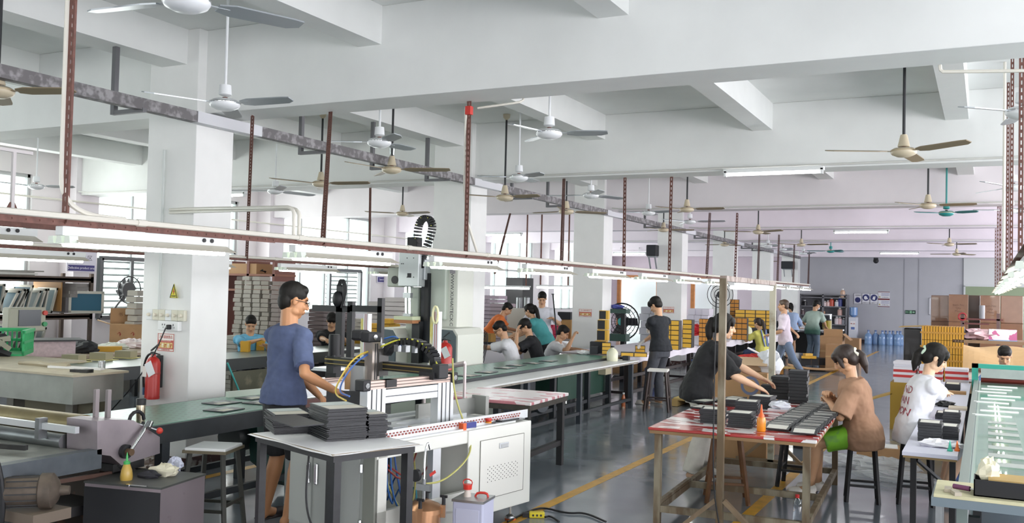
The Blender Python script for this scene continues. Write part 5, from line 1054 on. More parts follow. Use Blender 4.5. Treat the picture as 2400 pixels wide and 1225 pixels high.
solo(lump((0, 0, .02), (.12, .08, .03), 62, amp=.35), M('#e3e3e8', .7), 'crumpled white paper at the near end of narrow bench', 'paper', AZ(2200, 1046, ZN)); solo(B().box((0, 0, .012), (.12, .08, .024)), M('#dedee2', .6), 'folded white cloth beside the nozzles', 'cloth', AZ(2250, 1052, ZN)+V((-.02, .06, 0)))
for px, cl, lab in ((2226, '#3fb59a', 'green'), (2243, '#e2702c', 'orange')): solo(B().lathe([(0, 0), (.018, 0), (.018, .012), (.012, .016), (.003, .07), (0, .07)], n=14), M(cl, .4), '%s cone nozzle standing at the end of narrow bench' % cl.replace('#3fb59a', 'green').replace('#e2702c', 'orange'), 'nozzle', AZ(px, 1058, ZN)+V((0, .03, 0)), smooth=True)
f = thing('blue_pack', 'blue printed pack under the narrow bench', 'box', AZ(2238, 1120, 0)+V((.0, 0, 0))); B().b2((-.05, -.06, 0), (.05, .06, .26)).ob('box_body', M('#4b67a3', .5), f); B().b2((-.03, -.062, .08), (.03, -.06, .2)).ob('pale_panel', M('#c9cfdf', .5), f)
# glass conveyor
gc = thing('glass_conveyor', 'pale green glass-topped conveyor with teal end frame at right edge', 'conveyor', (.45, 5.2, 0))
B().b2((-.52, 0, .72), (1.0, 8.0, .745)).ob('mesh_belt', belt_mat('#b7cdc2', '#a3bcb0'), gc)
gl = glass_mat('cover_glass', '#f0f8f4', .06); B().b2((-.5, .05, .77), (1.0, 7.9, .775)).ob('glass_top', gl, gc)
for x in (-.56, 1.0): B().b2((x-.015, 0, .60), (x+.035, 8.0, .785)).ob('side_frame', M('#83908c', .4, .3), gc)
for y in (.4, 3, 5.6, 7.7):
    for x in (-.5, .95): B().b2((x-.03, y-.03, 0), (x+.03, y+.03, .6)).ob('leg', DARK, gc)
b = B()
for i in range(9): b.b2((-.38+i*.16, .05, .7455), (-.375+i*.16, 7.9, .7475))
tag(b.ob('guide_wires', M('#d5dfd8', .4), gc), kind='stuff')
TEAL = M('#2f9f8d', .45)
B().b2((-.6, 7.55, 0), (-.53, 7.65, .98)).b2((1.0, 7.55, 0), (1.07, 7.65, .98)).b2((-.6, 7.55, .93), (1.07, 7.65, .98)).ob('teal_frame', TEAL, gc)
B().b2((-.5, 7.5, .82), (1.0, 7.56, .93)).ob('galvanised_guard', M('#a3aba9', .4, .4, noise=.1), gc); B().cone((-.5, 7.65, .8), (1.0, 7.65, .8), .05, n=16).ob('red_roller', M('#7c2f28', .5), gc, True)
for i in range(9): solo(B().box((0, 0, .004), (.3, .05, .006), rot=Mx.Rotation(R_(8), 3, 'X')), M('#e6e9e8', .4), 'white strip card on the far end of glass conveyor, %s' % ('nearest one' if i == 0 else NTH[i]+' from the camera'), 'strip', (.05+.06*(i % 3), 8.9+i*.38, .778), .05*(i % 3-1), 'white strips on the glass conveyor')
for i in range(7): solo(B().box((0, 0, .002), (.2, .15, .004)), M('#a3aba8', .5), 'grey card lying on the near half of glass conveyor, %s' % ('nearest one' if i == 0 else NTH[i]+' from the camera'), 'card', (.12, 6.3+i*.36, .7765), 0, 'grey cards on the glass conveyor', name='cover_card')
# tray table bottom right
tt = thing('tray_table', 'small grey steel tray table at the bottom right corner', 'table', (.2, 5.55, 0)); zt2 = .86
tt.location = (.14, 4.95, 0)
B().b2((-.36, -.2, zt2-.06), (.5, .2, zt2-.02)).ob('steel_tray', M('#75828a', .45, .3), tt); B().b2((-.35, -.19, zt2-.02), (.49, .19, zt2-.005)).ob('cardboard_top', M('#d0cba6', .7, noise=.1, scale=9), tt)
for x in (-.33, .46):
    for y in (-.17, .17): B().b2((x-.012, y-.012, 0), (x+.012, y+.012, zt2-.06)).ob('leg', STEEL, tt)
f = thing('black_bin', 'black open box of gloves and cardboard on the tray table', 'box', AZ(2362, 1160, zt2)+V((.02, .0, -.004))); B().b2((-.16, -.08, 0), (.2, .08, .005)).b2((-.16, -.08, 0), (.2, -.075, .075)).b2((-.16, .075, 0), (.2, .08, .075)).b2((-.16, -.08, 0), (-.155, .08, .075)).b2((.195, -.08, 0), (.2, .08, .075)).ob('box_body', BLACK, f); B().box((.05, 0, .08), (.3, .12, .008), rot=Mx.Rotation(R_(5), 3, 'X')).ob('cardboard', M('#b99c62', .7), f); lump((-.1, .02, .1), (.05, .04, .06), 71, amp=.3).ob('rubber_glove', M('#e3dfc4', .5), f)
f = thing('screwdriver', 'screwdriver with clear red and blue handle on the tray table', 'tool', AZ(2262, 1150, zt2)); B().cone((-.05, .03, .012), (.02, -.0, .012), .012).ob('handle', M('#7d4a6b', .2), f); B().cone((.02, 0, .012), (.07, -.02, .012), .004).ob('blade', CHROME, f)
for i, (px, py) in enumerate(((2222, 1150), (2240, 1158))): solo(B().box((0, 0, .008), (.03, .08, .016)), M('#b5ab98', .5), ('flat brush left of the screwdriver', 'small metal clip beside the screwdriver')[i], 'tool', AZ(px, py, zt2-.004), .3*i)
lumpm = M('#e3e7ea', .12, alpha=.38)
for i, (px, py, s) in enumerate(((1990, 1092, (.28, .16, .06)), (2070, 1105, (.3, .18, .07)), (2105, 1130, (.35, .12, .05)))): solo(lump((0, 0, s[2]*.8), s, 80+i, 18, 12, .3), lumpm, ('crumpled clear plastic on floor left of brown shirt stool', 'crumpled clear plastic on floor between the two stools', 'crumpled clear plastic trailing towards the white shirt stool')[i], 'plastic', AZ(px, py, 0)+V((0, 0, .01)))
f = thing('floor_carton', 'open carton of white sheets on the floor behind the brown shirt stool', 'carton', AZ(2015, 1078, 0)+V((.15, .35, 0)), .1); B().b2((-.22, -.15, 0), (.22, .15, .12)).ob('carton_body', CARD, f); B().b2((-.2, -.13, .12), (.2, .13, .13)).ob('white_sheets', PAPER, f)
solo(B().b2((-.13, -.1, 0), (.13, .1, .22)), BLACK, 'black box on the floor behind the printed table leg', 'box', AZ(1900, 1060, 0)+V((-.1, .3, 0)))
# ================================================================== white cloth table with yellow and black boxes
wt = thing('cloth_table', 'long assembly table covered with white cloth along the aisle', 'table', (-5.55, 13.9, 0)); zw = .76
B().b2((-.6, 0, zw-.03), (.57, 8.6, zw-.004)).ob('table_board', M('#b9aeb0', .6), wt)
b = B()
def cloth(u, v):
    x = -.62+1.2*u; y = v*8.64-.02; dz = 0
    if u > .97: dz = -.13-.012*math.sin(v*60)
    return (x if u < .96 else .575+.012*math.sin(v*50)+(.01 if u > .97 else 0), y, zw+dz+.001*math.sin(v*80+u*30))
b.grid(cloth, 30, 90); b.ob('white_cloth', M('#e7e2ec', .6), wt)
for y in (.15, 1.75, 3.6, 5.4, 7.2, 8.4):
    for x in (-.5, .48): B().b2((x-.035, y-.035, 0), (x+.035, y+.035, zw-.03)).ob('leg', M('#2c2626', .5), wt)
for x in (-.5, .48):
    for z in (.16, .42): B().b2((x-.02, .15, z-.025), (x+.02, 8.4, z+.025)).ob('stretcher', M('#2c2626', .5), wt)
for y in (.15, 3.6, 7.2): B().b2((-.5, y-.02, .14), (.48, y+.02, .18)).ob('stretcher', M('#2c2626', .5), wt)
YF_, BK = M('#deb040', .5), M('#22242a', .5); OR_ = M('#c98a3a', .55)
_bx = {}
def gift(c, s, label, group=None, rz=0., faces='xy', col=None):             # black box with coloured drawer fronts
    key = (tuple(s), faces, col)
    if key not in _bx:
        f = thing('gift_box', label, 'box', c, rz, group); cm = col or YF_
        B().box((0, 0, s[2]/2), s).ob('box_body', BK, f)
        if 'x' in faces: B().box((0, -s[1]/2-.001, s[2]/2), (s[0]*.92, .004, s[2]*.84)).ob('drawer_front', cm, f)
        if 'y' in faces: B().box((s[0]/2+.001, 0, s[2]/2), (.004, s[1]*.92, s[2]*.84)).ob('drawer_side', cm, f)
        _bx[key] = f; return f
    return dup(_bx[key], c, rz, label, group)
def gift_stack(px, py, z, nx, nz, s, label, group, Yoff=0, faces='x', rz=0., ny=1, col=None):
    c = AZ(px, py, z) if not Yoff else V((AY(px, py, Yoff).x, Yoff, z)); n = 0
    for k in range(nz):
        for j in range(ny):
            for i in range(nx):
                d = V((i*(s[0]+.002), j*(s[1]+.002), k*(s[2]+.001))); d.rotate(Quaternion((0, 0, 1), rz)); gift(c+d, s, inst(label, ((NTH[i]+' column, ') if nx > 1 else '')+pos(k, nz)), group, rz, faces, col)
ZW = zw+.003
gift_stack(1565, 818, ZW, 2, 6, (.145, .22, .085), 'yellow-fronted black box in the stack right of man in black', 'stack right of the man in black', rz=R_(4))
gift_stack(1613, 814, ZW, 1, 6, (.17, .24, .085), 'yellow-fronted black box in the second stack on the cloth table', 'second stack on the cloth table', rz=R_(4))
gift_stack(1644, 809, ZW, 4, 6, (.065, .2, .085), 'small orange-fronted box in the gridded stack on the cloth table', 'gridded stack on the cloth table', rz=R_(4), col=OR_)
gift_stack(1722, 795, ZW, 3, 4, (.11, .2, .12), 'orange-fronted box in the short stack behind the post', 'short stack behind the post', rz=R_(4), col=OR_)
gift_stack(1470, 834, ZW, 2, 1, (.2, .22, .06), 'flat yellow-fronted box in the pair left of the standing man', 'flat boxes left of the standing man', rz=R_(20), faces='xy')
gift_stack(1500, 825, ZW, 1, 2, (.16, .2, .055), 'flat yellow-sided box in the pair under the gloved hand', 'flat boxes under the gloved hand', rz=R_(20), faces='xy')
# pyramid of cubes at the end of the green belt
def cube(px, py, s, z, label, fr='y'):
    c = AY(px, py, 14.3); f = thing('gift_box', label, 'box', (c.x, 14.3, z), R_(10)); B().box((0, 0, s/2), (s, s*.9, s*.96)).ob('box_body', YF_, f); B().box((-s*.12, -s*.45-.001, s/2), (s*.72, .004, s*.86)).ob('black_front', BK, f)
s = .155
for i, (px, lab) in enumerate(((1409, 'bottom'), (1413, 'third'), (1413, 'second'), (1415, 'top'))): cube(px, 820, (.19, .175, .165, .15)[i], ZW+(0, .193, .37, .537)[i], 'yellow cube box with black front, %s of the pyramid pile' % lab)
gift_stack(1421, 829, ZW, 1, 3, (.14, .2, .06), 'flat yellow-fronted box in the small stack right of pyramid pile', 'flat boxes beside the pyramid pile', rz=R_(20))
solo(B().box((0, 0, .09), (.24, .2, .18)), BK, 'black box left of the pyramid pile', 'box', AZ(1378, 828, ZW)+V((.05, .3, 0)), R_(15)); solo(B().box((0, 0, .06), (.12, .16, .12)), BK, 'smaller black box left of the pyramid pile', 'box', AZ(1362, 830, ZW)+V((.12, .25, 0)), R_(15))
solo(lump((0, 0, .02), (.12, .09, .03), 91, amp=.35), PAPER, 'crumpled tissue in front of the white-shirted worker', 'tissue', AZ(1350, 828, ZW)+V((.1, .1, 0)))
p = AZ(1450, 840, .752); f = thing('glue_jug', 'white plastic glue jug with black cap at the end of board shelf', 'jug', V((-5.0, 13.2, .719)), .3); B().lathe([(0, 0), (.08, 0), (.085, .02), (.085, .13), (.05, .18), (.025, .19), (.025, .205), (0, .205)], n=20).ob('jug_body', M('#d9d9c0', .35), f, True); B().lathe([(0, .2), (.028, .2), (.028, .225), (0, .226)], n=14).ob('black_cap', BLACK, f, True)
solo(B().box((0, 0, .035), (.09, .08, .07)), BK, 'small black box right of the glue jug', 'box', V((-4.87, 13.45, .719)))
# standing man's stool, drink bottle, pallet
stool('stool', 'tall dark stool with white cover by the man in black', (-4.36, 13.45, 0), .62, .3, M('#e4e2de', .6), M('#3a2c28', .5), .06, .2)
f = thing('drink_bottle', 'orange drink bottle standing on the floor under the conveyor end', 'bottle', AZ(1461, 956, 0)); B().lathe([(0, 0), (.03, 0), (.033, .02), (.03, .1), (.033, .15), (.014, .2), (.014, .215), (0, .215)], n=16).ob('body', M('#b5653a', .2, hex2='#d9c9b0', cover=.6, scale=9), f, True); B().lathe([(0, .21), (.016, .21), (.016, .235), (0, .236)], n=12).ob('cap', M('#e6e6e6', .4), f)
def pallet(c, w, l, label, rz=0.):
    f = thing('pallet', label, 'pallet', c, rz); WD = M('#b09560', .7, noise=.1)
    for i in range(6): B().box((0, -l/2+l*(i+.5)/6, .105), (w, l/6*.8, .02)).ob('deck_board', WD, f)
    for x in (-w/2+.05, 0, w/2-.05): B().box((x, 0, .05), (.09, l, .09)).ob('bearer', WD, f)
    return f
p = AZ(1620, 948, 0); pallet((-3.95, 14.6, 0), .8, 1.0, 'wooden pallet on the floor behind the woman in black'); solo(B().box((0, 0, .01), (.75, .95, .02)), M('#c4b06f', .6), 'yellow board lying on the wooden pallet', 'board', (-3.95, 14.6, .1155))
solo(B().box((0, 0, .3), (.03, .5, .55)), M('#a9714a', .6), 'brown board leaning under the cloth table', 'board', (-4.82, 17.5, -.024), .2)
for i, (cl, y, lab) in enumerate((('#2b3f8f', 17.0, 'dark blue'), ('#2f5fa8', 20.0, 'mid blue'))): f = thing('bucket', '%s plastic bucket under the cloth table' % lab, 'bucket', (-5.6, y, 0)); B().lathe([(0, 0), (.14, 0), (.17, .3), (.175, .3), (.175, .32), (.16, .32), (.13, .02), (0, .02)], n=20).ob('bucket_body', M(cl, .4), f, True); B().tube([(-.17, 0, .31), (-.1, -.1, .38), (.1, -.1, .38), (.17, 0, .31)], .006, 6, 2).ob('handle', STEEL, f)
# large drum fan
Yq = 18.2; a = AY(1462, 753, Yq); r = 44/2182*18.6; f = thing('drum_fan', 'large round black-guarded pedestal fan with teal hub between columns', 'fan', (a.x, Yq, 0))
for k, rr in enumerate((r, r*.8, r*.6, r*.4)): B().tube([(rr*math.cos(t*.2618), -.12+.04*k*0, a.z+rr*math.sin(t*.2618)) for t in range(24)], .008 if k else .016, 5, close=True).ob('guard_ring', BLACK, f)
for k in range(20): t = k*.314; B().bar((.08*math.cos(t), -.13, a.z+.08*math.sin(t)), (r*math.cos(t), -.12, a.z+r*math.sin(t)), .006).ob('guard_spoke', BLACK, f)
B().lathe([(0, 0), (.085, 0), (.08, .03), (0, .04)], (0, -.12, a.z), 18, (0, -1, 0)).ob('teal_hub', M('#3fa3a0', .4), f, True)
for k in range(3): B().box((.17*math.cos(k*2.094), -.05, a.z+.17*math.sin(k*2.094)), (.3, .02, .16), rot=Mx.Rotation(-k*2.094, 3, 'Y') @ Mx.Rotation(R_(20), 3, 'X')).ob('fan_blade', M('#3c3e42', .5), f)
B().lathe([(0, 0), (.1, 0), (.09, .2), (0, .2)], (0, -.02, a.z), 16, (0, 1, 0)).ob('motor', DARK, f); B().cone((0, .08, .02), (0, .08, a.z), .035).lathe([(0, 0), (.25, 0), (.22, .04), (0, .05)], (0, .08, 0)).ob('pedestal', DARK, f)
f = thing('tool_stand', 'green and black tool stand in front of the drum fan', 'stand', (AY(1438, 760, 17.3).x, 17.3, 0)); k = AY(1452, 722, 17.3).z
for x in (-.15, .2): B().b2((x-.04, -.04, 0), (x+.04, .04, k)).ob('upright', BLACK, f)
for py, h in ((724, .08), (782, .14)): z = AY(1452, py, 17.3).z; B().b2((-.2, -.12, z-h), (.3, .12, z)).ob('green_shelf', M('#2f4a42', .5), f)
lump((.05, 0, k+.03), (.16, .08, .04), 95, amp=.3).ob('cloth_bundle', M('#5058a0', .7), f)
solo(B().b2((-.35, -.2, 0), (.35, .2, .4)), CARD, 'brown carton on the floor behind the drum fan', 'carton', (AY(1480, 790, 19.3).x, 19.3, 0)); solo(B().b2((-.25, -.15, 0), (.25, .15, .12)), PAPER, 'white pack on the brown carton behind the fan', 'pack', (AY(1470, 790, 19.3).x, 19.3, .401))
# white and grey paper packs stacked behind
_pk = {}
def packs(px0, px1, py_top, Y, rows, cols, cl, label, group):
    a, c = AY(px0, py_top, Y), AY(px1, py_top, Y); w = (c.x-a.x)/cols; h = a.z/rows
    for r in range(rows):
        for k in range(cols):
            q = (a.x+w*(k+.5)+(w*.12 if r % 2 else 0), Y+.25+rg.uniform(-.02, .02), r*h); key = (round(w, 3), round(h, 3), cl)
            if key in _pk: dup(_pk[key], q, rg.uniform(-.03, .03), inst(label, '%s column, %s' % (NTH[k], pos(r, rows))), group)
            else: _pk[key] = solo(B().box((0, 0, h/2), (w*.97, .45, h*.96)), M(cl, .6), inst(label, '%s column, %s' % (NTH[k], pos(r, rows))), 'pack', q, 0, group, name='paper_pack')
packs(1610, 1660, 722, 24, 8, 3, '#dcd8e2', 'white paper pack in the brick-like stack right of fourth column', 'white packs right of fourth column')
packs(1498, 1546, 718, 22.5, 8, 2, '#b9b8c0', 'grey paper pack in the stack behind the drum fan', 'grey packs behind the drum fan')
solo(lump((0, 0, .1), (.3, .2, .15), 97, amp=.35), M('#c9242c', .6), 'heap of bright red cloth beyond the cloth table', 'cloth', (AY(1655, 770, 23).x, 22.2, zw))
gift_stack(1735, 772, .85, 4, 5, (.27, .3, .1), 'yellow-fronted black box in the big stack behind the overalls girl', 'big stack behind the girl', 25.6, rz=R_(8)); 
f = thing('rear_table', 'dark table under the big stack of yellow-fronted boxes', 'table', (AY(1760, 772, 25.8).x+.05, 25.9, 0)); B().b2((-.85, -.45, .80), (.8, .5, .847)).ob('tabletop', DARK, f)
for x in (-.75, .7):
    for y in (-.35, .4): B().b2((x-.04, y-.04, 0), (x+.04, y+.04, .8)).ob('leg', DARK, f)
gift_stack(1716, 760, .85, 2, 7, (.12, .25, .11), 'orange-fronted box in the rear stack near the far columns', 'rear stack near the far columns', 26.1, rz=R_(10), col=OR_)
solo(B().b2((-.3, -.3, 0), (.3, .3, 1.0)), BK, 'tall black wrapped block behind the girl in overalls', 'block', (AY(1722, 770, 26.6).x, 26.8, 0))
f = thing('drum_fan', 'black fan half hidden by the near post, left of the rear boxes', 'fan', (AY(1690, 690, 25.8).x, 25.8, 0)); z = AY(1688, 690, 25.8).z
for k, rr in enumerate((.36, .26, .16)): B().tube([(rr*math.cos(t*.2618), -.1, z+rr*math.sin(t*.2618)) for t in range(24)], .01, 5, close=True).ob('guard_ring', BLACK, f)
B().cone((0, 0, 0), (0, 0, z), .03).lathe([(0, 0), (.2, 0), (.18, .05), (0, .05)]).lathe([(0, 0), (.1, 0), (.09, .15), (0, .15)], (0, -.1, z), 16, (0, 1, 0)).ob('pedestal', DARK, f)
# stuff under/beside the second table
f = thing('paint_bucket', 'dirty white bucket with lid under the table by the girl', 'bucket', AZ(1780, 852, 0)); B().lathe([(0, 0), (.15, 0), (.17, .33), (0, .33)], n=22).ob('bucket_body', M('#b5ae9f', .5, hex2='#8a8172', cover=.6), f, True); B().lathe([(0, .33), (.18, .33), (.18, .36), (0, .36)], n=22).ob('lid', M('#cfcabd', .5), f); B().b2((.02, -.175, .08), (.14, -.14, .26)).ob('label', M('#d5d9e6', .5), f)
f = thing('green_mark_box', 'flat black box with green mark and pale lid in the aisle', 'box', AZ(1790, 872, 0)+V((0, 0, .0)), .2); B().b2((-.24, -.2, 0), (.24, .2, .28)).ob('box_body', BK, f); B().b2((-.25, -.21, .28), (.25, .21, .3)).ob('pale_lid', M('#cfd5cf', .5), f); B().bar((-.02, -.203, .12), (.07, -.203, .17), .02, .004).ob('green_mark', M('#8fb03a', .5), f)
f = thing('assembly_table', 'second white-clothed table by the girl in overalls', 'table', (-5.3, 23.9, 0)); B().b2((-.9, -1.3, .72), (.6, 1.2, .75)).ob('white_top', M('#e7e2ec', .6), f); B().b2((.59, -1.3, .6), (.605, 1.2, .74)).ob('hanging_cloth', M('#e7e2ec', .6), f)
for x in (-.8, .5):
    for y in (-1.2, 1.1): B().b2((x-.05, y-.05, 0), (x+.05, y+.05, .72)).ob('leg', M('#2c2626', .5), f)
f = thing('glue_jar', 'pale dome-topped jar on the table by the girl', 'jar', AZ(1751, 790, .752)); B().lathe([(0, 0), (.12, 0), (.12, .15), (.1, .22), (.05, .26), (0, .27)], n=18).ob('jar_body', M('#cfd3b5', .4), f, True); B().lathe([(0, .0), (.122, .0), (.122, .03), (0, .03)], n=18).ob('base_ring', M('#b9bda0', .4), f)
f = thing('green_mark_box', 'black box with green mark on the table by the girl', 'box', AZ(1768, 789, .752), .2); B().b2((-.15, -.1, 0), (.15, .1, .22)).ob('box_body', BK, f); B().bar((0, -.103, .1), (.06, -.103, .14), .02, .004).ob('green_mark', M('#8fb03a', .5), f)
for i, px in enumerate((1760, 1790, 1815)):
    for j in range(2): gift(AZ(px, 893, 0)+V((0, .1*j, .14*j)), (.3, .25, .135), 'orange-fronted black box, %s, in the %s aisle heap behind the walking worker' % (('lower', 'upper')[j], ('left', 'middle', 'right')[i]), 'aisle heap at %s' % ('left', 'middle', 'right')[i], R_(20), 'xy', OR_)
solo(B().box((0, 0, .01), (.9, .5, .015)), M('#c9a253', .6), 'yellow kraft sheet on the aisle heap', 'sheet', AZ(1805, 893, 0)+V((0, .1, .277)), .3)
# far table with jars, shoe rack, cartons
f = thing('packing_table', 'far white packing table in front of the wall shelf', 'table', (-5.2, 28.2, 0)); B().b2((-1.5, -.5, .78), (1.5, .6, .82)).ob('white_top', M('#dfe3e3', .5), f)
for x in (-1.4, 1.4):
    for y in (-.4, .5): B().b2((x-.04, y-.04, 0), (x+.04, y+.04, .78)).ob('leg', DARK, f)
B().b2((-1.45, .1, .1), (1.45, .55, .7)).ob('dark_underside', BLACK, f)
for px, py, lab in ((1857, 768, 'left'), (1938, 766, 'right')): q = AY(px, py, 28.0); f = thing('storage_jar', 'clear jar half full of yellow pieces at %s of the man in green' % lab, 'jar', (q.x, 28.0, .821)); B().lathe([(0, 0), (.13, 0), (.13, .26), (0, .26)], n=16).ob('yellow_contents', M('#d5b93a', .5), f); B().lathe([(.131, .0), (.135, 0), (.135, .42), (.131, .42)], n=16).ob('clear_wall', glass_mat('jar_plastic', '#e8ecec', .3), f); B().lathe([(0, .42), (.137, .42), (.137, .45), (0, .45)], n=16).ob('lid', M('#d8dbdb', .4), f)
for i, (px, cl, s) in enumerate(((1882, '#e9ebee', .35), (1825, '#26272b', .3), (1925, '#26272b', .3), (1868, '#d98a35', .25))): solo(lump((0, 0, .08), (s, .2, .12), 100+i, amp=.3), M(cl, .6), ('heap of white tissue on the far packing table', 'black bag at left of the far packing table', 'black bag at right of the far packing table', 'orange cloth on the far packing table')[i], 'cloth', (AY(px, 770, 28.2).x, 28.2, .82))
f = thing('wall_shelf', 'grey steel shelf against the grey back wall', 'shelf', (AY(1930, 700, 38.5).x, 38.65, 0)); a, c = AY(1876, 688, 38.5), AY(1985, 688, 38.5); w = (c.x-a.x)/2
for z in (.35, .7, 1.05, 1.4, 1.75, a.z): B().b2((-w, -.3, z-.04), (w, .3, z)).ob('shelf_board', M('#77777c', .5), f)
for x in (-w, 0, w): B().b2((x-.03, -.3, 0), (x+.03, .3, a.z)).ob('upright', M('#77777c', .5), f)
B().b2((-w, .28, 0), (w, .3, a.z)).ob('back_panel', M('#8d8d93', .6), f)
for i, (px, zz, cl, h) in enumerate(((1885, 1.4, '#1c1c20', .22), (1932, 1.4, '#d9c9c9', .2), (1940, 1.4, '#d9b9b5', .22), (1948, 1.4, '#b5432c', .34), (1961, 1.4, '#d5d5da', .25), (1968, 1.4, '#2a3378', .38), (1974, 1.75, '#c9a78f', .35), (1928, 1.05, '#b98d6d', .2), (1968, 1.05, '#c9a39a', .3), (1961, .7, '#d5c9cc', .3), (1968, .7, '#d5b5b5', .3), (1978, .7, '#8d8f99', .25), (1880, 1.05, '#5a4a4c', .2))):
    q = AY(px, 740, 38.45); f = thing('shelf_bottle', ('black lump', 'pale bottle', 'pink bottle', 'red bottle', 'white bottle', 'tall blue bottle', 'tan bottle on top shelf', 'tan jar', 'pinkish jar', 'white jar', 'rosy jar', 'grey jar', 'dark jar')[i] + ' on the grey wall shelf', 'bottle', (q.x, 38.5, zz+.001)); B().lathe([(0, 0), (.09, 0), (.09, h*.7), (.04, h*.85), (0, h*.86)], n=12).ob('body', M(cl, .4), f, True); B().lathe([(0, h*.84), (.045, h*.84), (.045, h), (0, h)], n=10).ob('cap', M('#d9d9d9', .4), f)
# signs on the back wall
def bsign(x0, y0, x1, y1, kind, label):
    a, c = AY(x0, y0, YB-.01), AY(x1, y1, YB-.01); w, h = c.x-a.x, a.z-c.z; f = thing('wall_sign', label, 'sign', ((a.x+c.x)/2, YB-.005, (a.z+c.z)/2))
    B().box((0, 0, 0), (w, .01, h)).ob('board', M('#d9d9df', .5), f); DB = M('#2a3068', .5); MR = M('#6d2a30', .5)
    if kind in 'abc':
        b = B()
        for s in (-1, 1): b.box((s*w*.48, -.007, 0), (w*.03, .006, h)).box((0, -.007, s*h*.48), (w, .006, h*.02))
        b.ob('border', M('#55555f', .5), f)
    if kind == 'a':
        text('注意通风', h*.14, DARK, f, face_y(0, -.007, h*.32), sx=1.0); B().lathe([(w*.3, 0), (w*.34, 0), (w*.34, .005), (w*.3, .005)], (0, -.006, -h*.12), 20, (0, -1, 0)).ob('fan_ring', DB, f)
        for k in range(4): B().prism([(0, 0), (w*.27*math.cos(k*1.57+.3), w*.27*math.sin(k*1.57+.3)), (w*.27*math.cos(k*1.57+1.0), w*.27*math.sin(k*1.57+1.0))], 'y', -.012, -.006, (0, 0, -h*.12)).ob('fan_symbol', DB, f)
    if kind in 'bc':
        B().lathe([(0, 0), (w*.42, 0), (w*.42, .006), (0, .006)], (0, -.005, h*.12), 24, (0, -1, 0)).ob('blue_disc', DB, f); PW = M('#e3e3ea', .5)
        if kind == 'b': B().ell((-w*.05, -.012, h*.1), (w*.2, .004, w*.24)).box((w*.12, -.013, h*.03), (w*.2, .006, w*.18)).ob('mask_symbol', PW, f)
        else: B().box((0, -.013, h*.08), (w*.3, .006, w*.4), rot=Mx.Rotation(R_(15), 3, 'Y')).box((w*.12, -.013, h*.22), (w*.08, .006, w*.22)).ob('glove_symbol', PW, f)
        text('必须戴防护口罩' if kind == 'b' else '必须戴防护手套', h*.09, DARK, f, face_y(0, -.007, -h*.38), sx=.9*w/(h*.09*7))
    if kind == 'd':
        for z in (h*.48, 0, -h*.48): B().box((0, -.007, z), (w, .006, h*(.1 if z == 0 else .04))).ob('maroon_band', MR, f)
        for z in (.36, .27, -.14, -.24): B().box((w*.12, -.007, h*z), (w*.68, .005, h*.03)).ob('text_line', M('#5d6390', .5), f)
        for z in (.13, -.38): text('注意安全', h*.08, DARK, f, face_y(w*.12, -.007, h*z), sx=1.3)
        for z in (.16, -.34): B().prism([(-w*.45, h*(z-.05)), (-w*.27, h*(z-.05)), (-w*.36, h*(z+.06))], 'y', -.012, -.006).ob('warning_triangle', M('#b5a85a', .5), f)
bsign(2001, 687, 2020, 712, 'a', 'white ventilation sign with fan symbol, leftmost on the grey wall'); bsign(2020, 687, 2039, 713, 'b', 'white sign with blue mask symbol on the grey wall'); bsign(2039, 688, 2058, 713, 'c', 'white sign with blue glove symbol on the grey wall'); bsign(2058, 683, 2085, 719, 'd', 'maroon-banded notice, rightmost of the signs on the grey wall')
a = AY(2134, 731, YB-.02); f = thing('exit_sign', 'dark green exit sign with arrow on the grey wall', 'sign', a); B().box((0, 0, 0), (.36, .03, .14)).ob('green_box', M('#173a2c', .4), f); text('出口', .09, M('#8fbf9f', .5), f, face_y(-.1, -.017, 0)); B().box((.01, -.016, 0), (.08, .004, .1)).ob('running_figure', M('#7fae8c', .5), f); B().prism([(.07, .015), (.11, .015), (.11, .04), (.155, 0), (.11, -.04), (.11, -.015), (.07, -.015)], 'y', -.018, -.014).ob('arrow', M('#a5cfb0', .5), f)
a, c = AY(2179, 698, YB-.06), AY(2179, 737, YB-.06); f = thing('door_handle', 'long white pull handle on the grey wall door', 'handle', c); B().tube([(0, .05, 0), (0, 0, .02), (0, 0, a.z-c.z-.02), (0, .05, a.z-c.z)], .02, 8).ob('handle_bar', M('#d5d5da', .4), f)
f = thing('water_dispenser', 'white water dispenser with blue bottle against the grey wall', 'dispenser', (AY(1999, 790, 38.4).x, 38.5, 0)); B().b2((-.16, -.17, 0), (.16, .17, 1.0), bev=.02).ob('dispenser_body', M('#cfd1da', .4), f); B().lathe([(0, 1.0), (.06, 1.0), (.15, 1.08), (.15, 1.38), (0, 1.4)], n=18).ob('blue_bottle', M('#6f93c4', .2), f, True); B().b2((-.1, -.175, .5), (.1, -.17, .85)).ob('label_panel', M('#e6e4e6', .5), f); B().b2((-.07, -.178, .52), (.07, -.174, .62)).ob('blue_label', M('#5a6fa8', .5), f); B().cone((-.05, -.17, .75), (-.05, -.21, .75), .02).cone((.05, -.17, .75), (.05, -.21, .75), .02).ob('tap', M('#b55', .4) if False else M('#b05550', .4), f)
f0 = None
